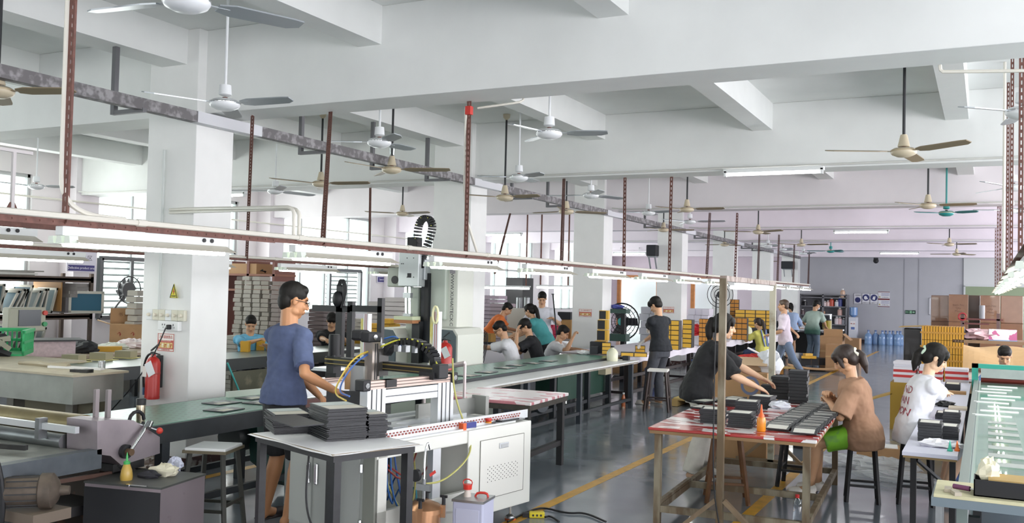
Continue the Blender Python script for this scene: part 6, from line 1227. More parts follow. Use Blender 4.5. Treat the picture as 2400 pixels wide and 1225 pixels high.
for i, px in enumerate((2035, 2052, 2068, 2076, 2085, 2093, 2103, 2110)):
    q = AY(px, 800, 38.0+.15*(i % 2)); lab = 'empty blue water bottle in the row by grey wall, first from left'
    if f0 is None:
        f0 = thing('water_jug', lab, 'bottle', (q.x, q.y, 0), 0, 'row of empty blue water bottles'); B().lathe([(0, 0), (.13, 0), (.14, .03), (.135, .12), (.14, .2), (.135, .28), (.12, .36), (.04, .43), (.035, .5), (0, .5)], n=18).ob('jug_body', M('#7f9fc9', .15, alpha=.85), f0, True); B().lathe([(0, .48), (.042, .48), (.042, .54), (0, .54)], n=12).ob('neck_cap', M('#3f5f94', .3), f0)
    else: dup(f0, (q.x, q.y, 0), None, 'empty blue water bottle in the row by grey wall, %s from left' % NTH[i])
# cartons in the aisle
def carton(x0, y0, x1, Y, h, label, depth=.5, flap=True):
    a, c = AY(x0, y0, Y), AY(x1, y0, Y); w = c.x-a.x; f = thing('carton', label, 'carton', ((a.x+c.x)/2, Y+depth/2, 0)); z = h or a.z
    B().b2((-w/2, -depth/2, 0), (w/2, depth/2, z)).ob('carton_body', M('#a98561', .75, noise=.06), f); B().b2((-w/2, -depth/2-.003, z*.48), (w/2, -depth/2, z*.53)).ob('tape', M('#b99a70', .4), f)
    if flap: B().box((w*.1, -depth/2-.02, z+.08), (w*.85, .008, .2), rot=Mx.Rotation(R_(10), 3, 'X')).box((w/2+.1, 0, z-.02), (.24, depth, .008), rot=Mx.Rotation(R_(40), 3, 'Y')).ob('flap', M('#b08b65', .75), f)
    return f
carton(1922, 786, 1974, 24.6, None, 'tall open brown carton in front of the man in green'); carton(1935, 806, 1968, 23.9, None, 'brown carton in front of the tall open carton', .45, False); carton(1977, 792, 2014, 27, None, 'brown carton right of the tall open carton', .5, False)
f = thing('cardboard_mat', 'curled brown cardboard lying in the aisle under black boxes', 'cardboard', AZ(1915, 868, 0)+V((0, 0, .02)), .2)
b = B(); b.grid(lambda u, v: ((u-.5)*1.35, (v-.5)*.8, .02+.16*abs(u-.5)**2*4*.5+.02*math.sin(v*5)), 16, 8); o = b.ob('curled_sheet', CARD, f); m = o.modifiers.new('thick', 'SOLIDIFY'); m.thickness = .012
for i, (px, py) in enumerate(((1888, 860), (1906, 860), (1924, 860), (1943, 858))): gift(AZ(px, py, 0)+V((0, 0, .06)), (.24, .4, .17), 'black box with orange end on the curled cardboard, %s' % ('leftmost', 'second', 'third', 'rightmost')[i], None, R_(12), 'y', OR_)
for i, (px, rz, z) in enumerate(((1888, 10, .235), (1903, 5, .235), (1893, 40, .30))): solo(B().box((0, 0, .03), (.2, .12, .06)), YF_, ('yellow box lying at left on the black boxes', 'yellow box lying at right on the black boxes', 'yellow box tilted on top of the black boxes')[i], 'box', AZ(px, 862, 0)+V((0, 0, z)), R_(rz))
# right back: wrapped cartons, yellow packs, books, kraft paper
WRP = M('#8a6247', .3, noise=.08, coat=.6); cols = ((2182, 2225, 691, 24.3), (2223, 2270, 689, 23.7), (2270, 2298, 691, 24.5), (2297, 2345, 691, 23.6), (2345, 2399, 692, 24))
for i, (x0, x1, y0, Y) in enumerate(cols):
    a, c = AY(x0, y0, Y), AY(x1, y0, Y); w = c.x-a.x; h = a.z/3; nm = ('leftmost', 'second', 'third and darkest', 'fourth', 'rightmost')[i]
    for k in range(3):
        f = thing('wrapped_carton', '%s film-wrapped brown carton in the %s column of the pile at right' % (('bottom', 'middle', 'top')[k], nm), 'carton', ((a.x+c.x)/2, Y+.3, h*k)); B().b2((-w/2+.005, -.3, 0), (w/2-.005, .3, h-.004), bev=.01).ob('carton_body', WRP if i != 2 else M('#5f4635', .3, coat=.6), f)
        if k == 2 and i in (1, 3): text('Item No\nQty\nMeas', .07, M('#6a4835', .6), f, face_y(0, -.302, h*.5))
yp = AY(2260, 766, 17.6); y0 = AY(2160, 766, 17.6); n = 0; wv = (yp.x-y0.x)/15; hv = yp.z/5
pal = pallet(((y0.x+yp.x)/2, 18.0, 0), yp.x-y0.x, .8, 'wooden pallet under the yellow books'); hv = (yp.z-.116)/5
_vb = None
for k in range(5):
    for i in range(15):
        q = (y0.x+wv*(i+.5), 17.9, .116+hv*k)
        if _vb: dup(_vb, q, None, 'yellow book box, %s from left in the row that is %s, strapped pallet' % (NTH[i], pos(k, 5)))
        else:
            _vb = thing('yellow_book', 'yellow book box, first from left in the bottom row, strapped pallet', 'box', q, 0, 'yellow book boxes on the strapped pallet'); B().b2((-wv*.4, -.3, 0), (wv*.4, .3, hv*.97)).ob('cover', M('#c9952f', .55), _vb); B().b2((-wv*.5, -.28, 0), (wv*.5, .29, hv*.965)).ob('black_tray', BK, _vb)
for k in range(5): solo(B().b2((-(yp.x-y0.x)/2-.02, -.31, 0), ((yp.x-y0.x)/2+.02, -.30, .03)), M('#b98a3a', .6), 'kraft strap around the yellow books, %s' % pos(k, 5), 'strap', ((y0.x+yp.x)/2, 17.895, .116+hv*(k+.45)))
a, c = AY(2118, 768, 18.2), AY(2160, 768, 18.2); solo(B().b2((-(c.x-a.x)/2, -.3, 0), ((c.x-a.x)/2, .3, a.z), bev=.02), M('#2a2a2e', .25, coat=.7), 'black film-wrapped block left of the yellow books', 'block', ((a.x+c.x)/2, 18.5, 0)); solo(B().box((0, 0, .02), (c.x-a.x+.16, .7, .01), rot=Mx.Rotation(R_(-4), 3, 'Y')), M('#c4a05a', .6), 'kraft sheet on top of the black wrapped block', 'sheet', ((a.x+c.x)/2, 18.5, a.z+.01))
a = AY(2140, 900, 13.6); f = thing('yellow_carton', 'mustard yellow carton under the stacked books', 'carton', (a.x+.1, 13.8, 0)); B().b2((-.38, -.25, 0), (.5, .25, .63)).ob('carton_body', M('#a8852f', .6), f); B().box((-.5, 0, .42), (.3, .5, .01), rot=Mx.Rotation(R_(-20), 3, 'Y')).ob('flap', M('#c9a24a', .6), f)
BKC = ('#d9d6dd', '#d5d2d9', '#c63a3a', '#dcdae0', '#b93434', '#d9d6dd', '#cfcdd6', '#d9d6dd')
for s, (dx, n, y) in enumerate(((-.2, 8, 13.75), (.12, 7, 13.7), (.42, 6, 13.9))):
    for k in range(n): solo(B().b2((-.14, -.19, 0), (.14, .19, .034)), M(BKC[k % 8], .5), '%s book, %s, in the %s stack on the mustard carton' % (('red' if BKC[k % 8] in ('#c63a3a', '#b93434') else 'white'), pos(k, n), ('left', 'middle', 'right')[s]), 'book', (a.x+.1+dx, y, (.631+.035*k)), rg.uniform(-.04, .04), '%s books, %s stack' % (('red' if BKC[k % 8] in ('#c63a3a', '#b93434') else 'white'), ('left', 'middle', 'right')[s]))
f = thing('sheet_table', 'white sheet-covered table with red prints behind the glass conveyor', 'table', (.65, 15.2, 0)); B().b2((-.95, -1.2, .66), (1.2, 1.4, .70)).ob('tabletop', patch_mat('#e2dcda', '#b9483f', .8, 4), f); B().b2((-.93, -1.19, .5), (1.18, 1.38, .65)).ob('board_stack', M('#c9b69a', .7), f)
for x in (-.85, 1.1):
    for y in (-1.1, 1.3): B().b2((x-.04, y-.04, 0), (x+.04, y+.04, .5)).ob('leg', DARK, f)
b = B(); b.grid(lambda u, v: (-.95+2.2*u, (v-.5)*1.3, .02+.34*math.sin(math.pi*v)**.7*(1-.3*u)+.03*math.sin(u*14+v*7)), 30, 14); f = tag(b.ob('kraft_sheet', M('#c9a578', .7, noise=.05), None), 'large buckled kraft paper sheet on the table at right', 'paper'); f.location = (.65, 15.9, .72); m = f.modifiers.new('thick', 'SOLIDIFY'); m.thickness = .006
f = thing('floral_box', 'box printed with pink and blue flowers on the table at right', 'box', AY(2350, 797, 17.9)); f.location.z = AY(2350, 797, 17.9).z; B().box((0, 0, .09), (.42, .3, .18)).ob('box_body', patch_mat('#e8e6ec', '#c46a9a', .72, 12, (1, 1, 1)), f); B().box((0, 0, .0), (.43, .31, .015)).ob('base_edge', M('#7f9fc4', .5), f)
f2 = thing('rear_bench', 'brown-topped bench carrying the floral box', 'bench', (.6, 18.0, 0)); zz = f.location.z-.008; B().b2((-1.1, -.4, zz-.05), (1.1, .5, zz)).ob('bench_top', M('#8f7358', .6), f2)
for x in (-1, 1): B().b2((x-.04, -.3, 0), (x+.04, .4, zz-.05)).ob('leg', DARK, f2)
solo(lump((0, 0, .08), (.3, .2, .1), 120, amp=.3), M('#c9a9b0', .3), 'crumpled pinkish film left of the floral box', 'plastic', (AY(2295, 800, 17.9).x, 17.9, zz))
f = thing('jack_stand', 'rusty steel stand with red wheel in front of wrapped cartons', 'stand', (AY(2297, 790, 20.5).x, 20.5, 0)); a, c = AY(2256, 745, 20.5), AY(2340, 745, 20.5); w = (c.x-a.x)/2
for x in (-w, w): B().b2((x-.03, -.03, 0), (x+.03, .03, AY(2256, 732, 20.5).z)).ob('upright', M('#6a5250', .6), f)
B().b2((-w-.08, -.03, a.z-.03), (w+.08, .03, a.z)).b2((-w, -.03, a.z-.12), (w*.5, .03, a.z-.09)).ob('crossbar', M('#6a3a38', .6), f); B().tube([(-w+.0+.07*math.cos(t*.6), -.05, a.z+.03+.07*math.sin(t*.6)) for t in range(11)], .015, 6).ob('red_wheel', M('#a8343a', .5), f); B().lathe([(0, 0), (.05, 0), (.05, .26), (0, .26)], (w*.1, 0, a.z+.0), 14).ob('grey_canister', M('#8f8f95', .4), f)
# left middle: stacks behind the light-blue shirt worker
TR = M('#b9b3a8', .75); TRD = M('#8a8079', .75); _t = {}
def tray_stack(x, y, n, w, l, h, cl, label, group, z0=0., jit=.02, rz=0.):
    for k in range(n):
        q = (x+rg.uniform(-jit, jit), y+rg.uniform(-jit, jit), z0+h*k); key = (w, l, h, cl)
        if key in _t: dup(_t[key], q, rz+rg.uniform(-.05, .05), inst(label, pos(k, n)), group)
        else: _t[key] = solo(B().box((0, 0, h/2), (w, l, h*.8)).box((0, 0, h*.9), (w*.94, l*.94, h*.18)), M(cl, .75), inst(label, pos(k, n)), 'tray', q, rz, group, name='board_tray')
bz = AY(560, 660, 12.3); fx = lambda px: AY(px, 700, 12.3).x
for i, (px, n, cl) in enumerate(((570, 24, '#b9b4aa'), (592, 25, '#bdb8ae'), (613, 25, '#b5b0a6'), (634, 24, '#aaa398'), (656, 24, '#9a8f8a'), (548, 25, '#7d726d'))): tray_stack(fx(px), 12.3+(.25 if px < 560 else 0), n, .15, .3, .075, cl, 'board tray in the %s tall stack behind the light-blue worker' % ('first', 'second', 'third', 'fourth', 'fifth', 'dark rear')[i], '%s tall tray stack' % ('first', 'second', 'third', 'fourth', 'fifth', 'dark rear')[i], rz=R_(4))
for i, px in enumerate((545, 560)): tray_stack(AY(px, 760, 11.4).x, 11.4, 13, .14, .25, .07, '#b9b4aa', 'grey board tray in the %s low stack beside the first column' % ('left', 'right')[i], '%s low tray stack' % ('left', 'right')[i], rz=R_(4))
tray_stack(AY(318, 740, 10.6).x, 10.6, 9, .22, .2, .1, '#a9a49a', 'grey board tray in the stack left of the first column', 'tray stack left of first column', z0=.7)
f = thing('tray_bench', 'low bench under the tray stack left of first column', 'bench', (AY(318, 740, 10.6).x, 10.6, 0)); B().b2((-.16, -.2, .66), (.2, .2, .7)).ob('bench_top', DARK, f)
for x in (-.12, .16): B().b2((x-.03, -.18, 0), (x+.03, .18, .66)).ob('leg', DARK, f)
f = thing('brown_rack', 'brown steel rack behind the tall tray stacks', 'rack', (AY(580, 640, 14).x, 14.2, 0)); z = AY(560, 641, 14).z
for x in (-.55, .1, .75): B().b2((x-.03, -.3, 0), (x+.03, .3, z+.25)).ob('upright', M('#7d4f45', .6), f)
for zz in (z-.3, z): B().b2((-.6, -.3, zz-.04), (.8, .3, zz)).ob('shelf_board', M('#8f5f4c', .6), f)
B().b2((-.6, -.28, z+.0), (.3, .28, z+.2)).ob('brown_box', M('#b08a62', .7), f)
solo(lump((0, 0, .08), (.2, .15, .1), 130, amp=.3), BLACK, 'black bag on top of the brown rack', 'bag', (AY(590, 632, 14).x, 14.1, z)); 
for i, (px, cl, n, lab) in enumerate(((760, '#8d8181', 16, 'brownish sheet pile behind the black-haired worker'), (795, '#95898a', 16, 'sheet pile right of the brownish one'), (862, '#c0b9ae', 14, 'pale sheet pile left of yellow packs'))): tray_stack(AY(px, 760, 15.0).x, 15.0, n, .42, .5, .08, cl, 'flat sheet bundle in the %s' % lab, lab, jit=.015, rz=R_(4))
for i, (px, n) in enumerate(((884, 8), (912, 9))): tray_stack(AY(px, 790, 11.6).x, 11.6, n, .2, .3, .075, '#c99a35', 'yellow pack in the %s stack left of the tall machine' % ('left', 'right')[i], '%s yellow pack stack' % ('left', 'right')[i], z0=.6, rz=R_(4))
f = thing('pack_bench', 'grey bench under the yellow packs', 'bench', (AY(898, 790, 11.6).x, 11.6, 0), R_(27)); B().b2((-.35, -.25, .5), (.35, .25, .598)).ob('bench_top', M('#8f8a85', .6), f)
for x in (-.3, .3): B().b2((x-.03, -.2, 0), (x+.03, .2, .5)).ob('leg', DARK, f)
for i, (px, n, cl) in enumerate(((905, 20, '#c9c2c0'), (940, 21, '#cfc8c8'))): tray_stack(AY(px, 740, 13.2).x, 13.2, n, .45, .5, .075, cl, 'white sheet bundle in the %s pile behind the tall machine' % ('left', 'right')[i], '%s white pile behind tall machine' % ('left', 'right')[i], jit=.025, rz=R_(4))
# between second and third columns: sheet piles behind the seated workers, work table
for i, (px, n, cl) in enumerate(((1132, 19, '#a89aa6'), (1158, 19, '#b0a2ae'), (1178, 17, '#a898a0'))): tray_stack(AY(px, 740, 18.2).x, 18.2, n, .4, .5, .085, cl, 'grey sheet bundle in the %s pile behind the orange shirt worker' % ('left', 'middle', 'right')[i], '%s pile behind the orange shirt' % ('left', 'middle', 'right')[i], jit=.012, rz=R_(4))
f = thing('cylinder_press', 'small press with two steel air cylinders behind the workers', 'machine', (AY(1215, 720, 16.8).x, 17.0, 0)); z = AY(1215, 722, 16.8).z
B().b2((-.25, -.2, 0), (.3, .2, z)).ob('press_body', M('#c9c6bd', .5), f)
for px in (1212, 1230): q = AY(px, 697, 16.8); B().lathe([(0, 0), (.06, 0), (.06, q.z-z), (.03, q.z-z+.02), (0, q.z-z+.02)], (q.x-AY(1215, 720, 16.8).x, -.1, z), 14).ob('air_cylinder', STEEL, f, True)
st_ = thing('sewing_table', 'white work table where the seated workers lean', 'table', (-7.55, 14.2, 0), R_(20)); B().b2((-.9, -.6, .70), (.4, 1.0, .74)).ob('tabletop', M('#e2dfe2', .5), st_); B().b2((.395, -.6, .45), (.405, 1.0, .74)).b2((-.9, -.61, .45), (.4, -.6, .74)).ob('hanging_cloth', M('#dedce4', .6), st_)
for x in (-.8, .3):
    for y in (-.5, .9): B().b2((x-.03, y-.03, 0), (x+.03, y+.03, .7)).ob('leg', DARK, st_)
solo(B().box((0, 0, .08), (.3, .2, .16)), M('#a9803f', .6), 'brown wooden box on the work table of the seated workers', 'box', AZ(1140, 800, .742)); solo(B().box((0, 0, .1), (.16, .12, .2)), M('#a9803f', .6), 'small upright brown box behind the wooden box', 'box', AZ(1146, 783, .742))
for i in range(4): solo(B().tube([AY(1126+2*i, 800, 12.3), AY(1130+4*i, 760+4*i, 12.3), AY(1138+2*i, 800, 12.3), AY(1124+3*i, 850, 12.3)], .006, 5, 2), BLACK, 'thin dark wire looping at the edge of second column, %s from left' % NTH[i], 'wire', group='wires beside the second column')
solo(lump((0, 0, .1), (.22, .2, .15), 140, amp=.3), M('#c93a5a', .5), 'pink and red plastic heap behind the standing man in white', 'plastic', (AY(1300, 765, 18).x, 18, .75))
f = thing('rear_desk', 'rear desk carrying black and brown boxes left of third column', 'desk', (AY(1315, 770, 18.3).x, 18.4, 0)); B().b2((-.7, -.4, .70), (.7, .4, .745)).ob('desk_top', M('#c9c2bd', .6), f)
for x in (-.6, .6): B().b2((x-.03, -.35, 0), (x+.03, .35, .7)).ob('leg', DARK, f)
solo(B().box((0, 0, .2), (.3, .3, .4)), M('#b08a55', .7), 'brown carton on the rear desk left of third column', 'carton', (AY(1325, 770, 18.2).x, 18.3, .746)); gift((AY(1322, 770, 18.2).x, 18.25, 1.147), (.28, .25, .16), 'black box on the brown carton left of third column', None, .2, '')
for px, py, h, lab, s in ((1240, 842, .42, 'yellow-legged stool under the seated man in black', .26), (1275, 848, .34, 'low yellow stool right of the seated man in black', .24)): p = AZ(px, 900, 0); stool('stool', lab, (AY(px, 850, 13.1 if s > .25 else 14.6).x, 13.1 if s > .25 else 14.6, 0), h, s, M('#cfc9a8', .5), M('#c79a2c', .5), .03, .3)
p = AX(1306, 690, -9.2); solo(B().tube([AY(1296, 690, 15.6), AY(1306, 800, 15.4)], .014, 8).cone(AY(1296, 690, 15.6), AY(1296, 688, 15.6), .03), BLACK, 'thin black rod held by the standing man in white', 'rod')
f = thing('black_cabinet', 'tall black cabinet in front of the lilac windows', 'cabinet', (AY(1205, 690, 20.5).x, 20.8, 0)); a, c = AY(1187, 650, 20.5), AY(1226, 650, 20.5); B().b2((-(c.x-a.x)/2, -.3, 0), ((c.x-a.x)/2, .3, a.z)).ob('cabinet_body', M('#2d2c2f', .3), f); B().b2((.05, -.31, .9), (.08, -.3, 1.2)).ob('handle', CHROME, f)
# ================================================================== people
SKIN = M('#c69a78', .5, noise=.03, scale=12); SKIN2 = M('#b9855f', .5, noise=.03, scale=12); HAIR = M('#14110f', .62, noise=.3, scale=60, stretch=(1, 1, .15), spec=.3); HAIRB = M('#2a1d17', .55, noise=.3, scale=60, stretch=(1, 1, .15))
_wr = bpy.data.textures.new('wrinkles', 'CLOUDS'); _wr.noise_scale = .09; _wr.noise_depth = 2
def cook(b, voxel, it=4, disp=0.):                                       # fuse overlapping shapes into one smooth surface
    bmesh.ops.recalc_face_normals(b.bm, faces=b.bm.faces[:]); me = bpy.data.meshes.new('t'); b.bm.to_mesh(me); b.bm.free()
    o = bpy.data.objects.new('t', me); COL.objects.link(o)
    m = o.modifiers.new('r', 'REMESH'); m.mode = 'VOXEL'; m.voxel_size = voxel
    m = o.modifiers.new('s', 'SMOOTH'); m.factor = .5; m.iterations = it
    if disp: m = o.modifiers.new('d', 'DISPLACE'); m.texture = _wr; m.strength = disp; m.mid_level = .5; m.texture_coords = 'LOCAL'
    dg = bpy.context.evaluated_depsgraph_get(); r = bpy.data.meshes.new_from_object(o.evaluated_get(dg))
    bpy.data.objects.remove(o); bpy.data.meshes.remove(me); return r
def put(me, name, mat, parent):
    me.materials.clear(); me.materials.append(mat)
    me.polygons.foreach_set('use_smooth', [True]*len(me.polygons)); o = bpy.data.objects.new(name, me); COL.objects.link(o); o.parent = parent; return o
def ik(a, t, l1, l2, pole):
    d = t-a; L = min(d.length, (l1+l2)*.995); t = a+d.normalized()*L; x = (l1*l1-l2*l2+L*L)/(2*L); h = math.sqrt(max(0, l1*l1-x*x)); u = d.normalized()
    p = (pole-u*pole.dot(u)); p = p.normalized() if p.length > 1e-4 else V((0, 0, -1))
    return a+u*x+p*h, t
def limb(b, pts, n=12):                                                   # [(point, radius), ...] tapered tube with round ends
    for (p, r), (q, s) in zip(pts, pts[1:]): b.cone(p, q, r, s, n)
    for p, r in pts: b.ell(p, (r, r, r), nu=n, nv=8)
def hand(W, d, nrm, H, curl, side, spread=.08, fine=True):
    b = B(); d = d.normalized(); nrm = (nrm-d*nrm.dot(d)).normalized(); w = d.cross(nrm)*side   # w points to the thumb side
    K = W+d*.055*H; s = H
    rr = []
    for p, hw, ht in ((W-d*.02*s, .0165, .0135), (W+d*.01*s, .019, .012), (W+d*.035*s, .0245, .0115), (K, .0245, .009)): rr.append(b.ring(p, w*hw*s, nrm*ht*s, 14))
    b.skin(rr)
    for i, L in enumerate((.044, .049, .045, .036)):
        o = K+w*(.0185-.0123*i)*s; dd = (d+w*(.15-.1*i)*spread*2).normalized(); a = 0; r = .0058*s
        for j, f in enumerate((.45, .32, .25)):
            a += curl*(.7 if j == 0 else 1.1); q = o+(dd*math.cos(a)-nrm*math.sin(a))*L*f*s; b.cone(o, q, r, r*.92, 8); b.ell(q, (r*.93,)*3, nu=8, nv=6); o = q; r *= .92
    o = W+d*.016*s+w*.014*s; dd = (d*.75+w*.75-nrm*.25).normalized(); r = .0075*s
    for j, f in enumerate((.024, .021, .018)):
        q = o+dd*f*s; b.cone(o, q, r, r*.9, 8); b.ell(q, (r*.92,)*3, nu=8, nv=6); o = q; dd = (dd+d*.35-nrm*curl*.35).normalized(); r *= .9
    return b
def person(label, loc, hd, H=1.68, pz=None, lean=0., side=0., twist=0., head=(0, 0), hands=None, poles=None, feet=None, kpole=(0, 1, .2), shirt='#888888', sleeve=.7, hem=.07, pants='#222222', plen='long',
           hair='short', hairmat=None, shoe='#222222', female=False, skin=None, res=1., fat=1., curls=(.5, .5), noses=None, shirtmat=None, extras=None, loose=1.0, glove=False, seat=False, flare=0., ptuck=0.):
    skin = skin or SKIN; root = thing('person', label, 'person', loc, R_(hd)); Rz = Mx.Rotation(R_(-hd), 3, 'Z'); LOC = V(loc)
    def loc_(w): return Rz @ (V(w)-LOC)
    pz = pz or .525*H; P = V((0, 0, pz)); tl = (Mx.Rotation(R_(-lean), 3, 'X') @ Mx.Rotation(R_(side), 3, 'Y')) @ V((0, 0, 1))
    sc = 1.; N = P+tl*.295*H; mid = P+tl*.15*H+V((0, -.02*H*(lean > 12), 0))
    cr = Mx.Rotation(R_(twist), 3, 'Z') @ V((1, 0, 0)); cr = (cr-tl*cr.dot(tl)).normalized(); cf = tl.cross(cr); 
    pr = V((1, 0, 0)); 
    sw = (.100 if female else .112)*H*fat**.6; S = {s: N-tl*.047*H+cr*s*sw for s in (-1, 1)}
    Hm = Mx.Rotation(R_(head[0]), 3, 'Z') @ Mx.Rotation(R_(-head[1]), 3, 'X') @ Mx.Rotation(R_(head[2] if len(head) > 2 else 0), 3, 'Y')
    nd = (tl*.6+(Hm @ V((0, .1, 1)))*.6+V((0, 0, .3))).normalized(); hs = H/1.7*1.07; HC = N+nd*.104*H
    hp = lambda x, y, z: HC+Hm @ (V((x, y, z))*hs)
    v = .011*res
    # ---- head and neck
    b = B(); E3 = lambda c, r: b.ell(hp(*c), tuple(k*hs for k in r), rot=Hm, nu=18, nv=12)
    E3((0, -.012, .028), (.072, .09, .084)); E3((0, .022, -.034), (.059 if female else .062, .064, .077)); E3((0, .056, -.09), (.021, .019, .021))
    for s in (-1, 1): E3((s*.04, .012, -.068), (.026, .034, .028)); E3((s*.074, -.006, -.004), (.009, .018, .03)); E3((s*.033, .062, -.028), (.022, .018, .022))
    E3((0, .076, .03), (.052, .012, .012)); b.cone(hp(0, .083, .012), hp(0, .104, -.032), .008*hs, .0115*hs, 10); E3((0, .1, -.034), (.015, .011, .009)); E3((0, .078, -.062), (.026, .012, .018))
    nr = (.046 if female else .055)*hs; b.cone(hp(0, -.018, -.05), N-tl*.03*H, nr, nr*1.12, 14)
    parts = [cook(b, .0065*max(.8, res), 3)]
    # ---- trunk and limbs
    b = B(); e = .68
    def trunk(bb, k, s0, s1, n=26):
        rows = [(-.085, .092, .064), (-.03, .1, .07), (.02, .094, .066), (.09, .084 if not female else .078, .06), (.16, .09, .064), (.215, .098 if not female else .092, .066), (.262, .1 if not female else .09, .058), (.29, .075, .046), (.312, .042, .036)]
        R = []
        for h, w, dd in rows:
            if h < s0 or h > s1: continue
            t = max(0, min(1, h/.295)); c = P*(1-t)*(1-t)+(mid*2-P*.5-N*.5)*2*t*(1-t)+N*t*t if h > 0 else P+tl*h*H*.6+V((0, 0, h*H*.4))
            if k > 1 and h < .08: w *= 1.1; dd *= 1.16
            if h > .295: c = N+tl*(h-.295)*H
            x = (pr*(1-t)+cr*t).normalized(); ax = tl if h > 0 else (tl+V((0, 0, 1))).normalized(); x = (x-ax*x.dot(ax)).normalized(); y = ax.cross(x)
            R.append([bb.bm.verts.new(c+x*(math.copysign(abs(math.cos(a))**.85, math.cos(a))*w*H*k*fat)+y*(math.copysign(abs(math.sin(a))**.85, math.sin(a))*dd*H*k*fat)) for a in [2*math.pi*i/n for i in range(n)]])
        bb.skin(R); return R
    trunk(b, e, -.09, .3); J = {}
    hands = hands or {}; poles = poles or {}
    for s in (-1, 1):
        hw = hands.get(s); T = loc_(hw) if hw is not None else S[s]+V((s*.05*H, .03*H, -.31*H))
        pl = V(poles.get(s, (s*.55, -.45, -.75))); El, Wr = ik(S[s], T, .172*H, .152*H, pl); J[s] = (El, Wr)
        limb(b, [(S[s]-cr*s*.015*H, .02*H), (S[s].lerp(El, .25), .024*H), (S[s].lerp(El, .55), .0275*H*fat), (El, .0225*H*fat)]); limb(b, [(El, .0225*H*fat), (El.lerp(Wr, .28), .025*H*fat), (Wr, .0152*H)])
    hw = .05*H; fd = feet or {}; K = {}
    for s in (-1, 1):
        A0 = P+V((s*hw, 0, -.005*H)); ft = fd.get(s); A1 = loc_(ft) if ft is not None else V((s*.065*H, 0, 0)); an = A1+V((0, 0, .045*H)); Kn, an = ik(A0, an, .245*H, .24*H, V(kpole)); K[s] = (A0, Kn, an)
        limb(b, [(A0, .05*H), (A0.lerp(Kn, .5), .043*H), (Kn, .032*H)]); limb(b, [(Kn, .032*H), (Kn.lerp(an, .3), .034*H), (Kn.lerp(an, .7), .025*H), (an, .021*H)])
        tf = V((an.x-Kn.x, an.y-Kn.y, 0))*0+V((s*.15, 1, 0)).normalized(); b.cone(an+V((0, -.0*H, -.01*H)), an+tf*.085*H+V((0, 0, -.033*H)), .022*H, .017*H, 10); b.ell(an+tf*.095*H+V((0, 0, -.035*H)), (.02*H, .03*H, .012*H), nu=12, nv=8); b.ell(an+V((0, -.012*H, -.022*H)), (.02*H, .025*H, .022*H), nu=12, nv=8)
    parts.append(cook(b, v, 3))
    gl = []
    for s in (-1, 1):
        El, Wr = J[s]; fa = (Wr-El).normalized(); hn = (hands.get(('n', s)) and V(hands[('n', s)])) or V((0, 0, 1)); dd = (hands.get(('d', s)) and V(hands[('d', s)])) or fa
        if abs(hn.normalized().dot(dd.normalized())) > .95: hn = V((0, 1, .2))
        hb = hand(Wr, dd, hn, H, curls[0 if s < 0 else 1], -s); me = cook(hb, .0042*max(.9, res), 2)
        (gl if glove and s in glove else parts).append(me)
    bm = bmesh.new()
    for me in parts: bm.from_mesh(me); bpy.data.meshes.remove(me)
    me = bpy.data.meshes.new('body'); bm.to_mesh(me); bm.free(); put(me, 'body', skin, root)
    for me in gl: put(me, 'glove', M('#e2e0da', .8), root)
    # ---- clothes
    b = B(); kf = 1.1*loose; trunk(b, kf, -hem-.0, .292)
    if hem > .05: 
        pass
    for s in (-1, 1):
        El, Wr = J[s]; r0 = .043*H*fat
        b.ell(S[s]-cr*s*.006*H-tl*.002*H, (.045*H*fat, .045*H*fat, .043*H*fat), nu=14, nv=8); b.cone(N-tl*.022*H, S[s]+tl*.012*H, .038*H, .03*H, 14)
        cut = S[s].lerp(El, min(1, sleeve)); b.cone(S[s]-cr*s*.02*H, cut, r0*1.02, (r0*1.03 if sleeve <= 1 else r0*.82)*loose, 16)
        if sleeve > 1: b.ell(El, (r0*.8,)*3, nu=12, nv=8); b.cone(El, El.lerp(Wr, sleeve-1), r0*.8*loose, r0*.7*loose, 16)
    sm = shirtmat or M(shirt, .8, noise=.05, scale=14)
    put(cook(b, .0105*res, 3, .022), 'shirt', sm, root)
    b = B(); lk = {'shorts': .82, 'mid': .6, 'knee': 1.0, 'long': 1.96, 'capri': 1.55}[plen]
    R = []
    for h, w, dd in ((-.085, .1, .074), (-.04, .104, .076), (.015, .1, .07), (.05, .09, .064)): c = P+tl*max(h, 0)*H+V((0, 0, min(h, 0)*H)); R.append(b.ring(c, pr*w*H*fat, V((0, dd*H*fat, 0)), 20))
    if not seat: b.skin(R)
    else: b.ell(P, (.105*H*fat, .085*H, .075*H), nu=18, nv=10)
    for s in (-1, 1):
        A0, Kn, an = K[s]; r0, r1, r2 = (.062*H*fat, .046*H, (.036+flare)*H)
        b.ell(A0, (r0*1.02,)*3, nu=14, nv=8)
        if lk <= 1: b.cone(A0, A0.lerp(Kn, lk), r0, r1*1.18, 16)
        else: b.cone(A0, Kn, r0, r1, 16); b.ell(Kn, (r1,)*3, nu=14, nv=8); b.cone(Kn, Kn.lerp(an, lk-1+.08), r1, r2, 16)
    put(cook(b, .012*res, 3, .016), 'trousers' if lk > 1 else 'shorts', M(pants, .8, noise=.06, scale=11) if isinstance(pants, str) else pants, root)
    if shoe:
        for s in (-1, 1):
            A0, Kn, an = K[s]; g = an+V((0, 0, -.045*H)); b = B(); b.box(g+V((s*.01*H, .045*H, .006)), (.055*H, .155*H, .012), bev=.004)
            b.ell(g+V((s*.01*H, .075*H, .02*H)), (.029*H, .045*H, .02*H), nu=14, nv=8); 
            if shoe[0] == '*': b.ell(g+V((0, -.005*H, .03*H)), (.027*H, .032*H, .032*H), nu=14, nv=8)
            put(cook(b, .008, 2), 'shoe', M(shoe.replace('*', ''), .6), root)
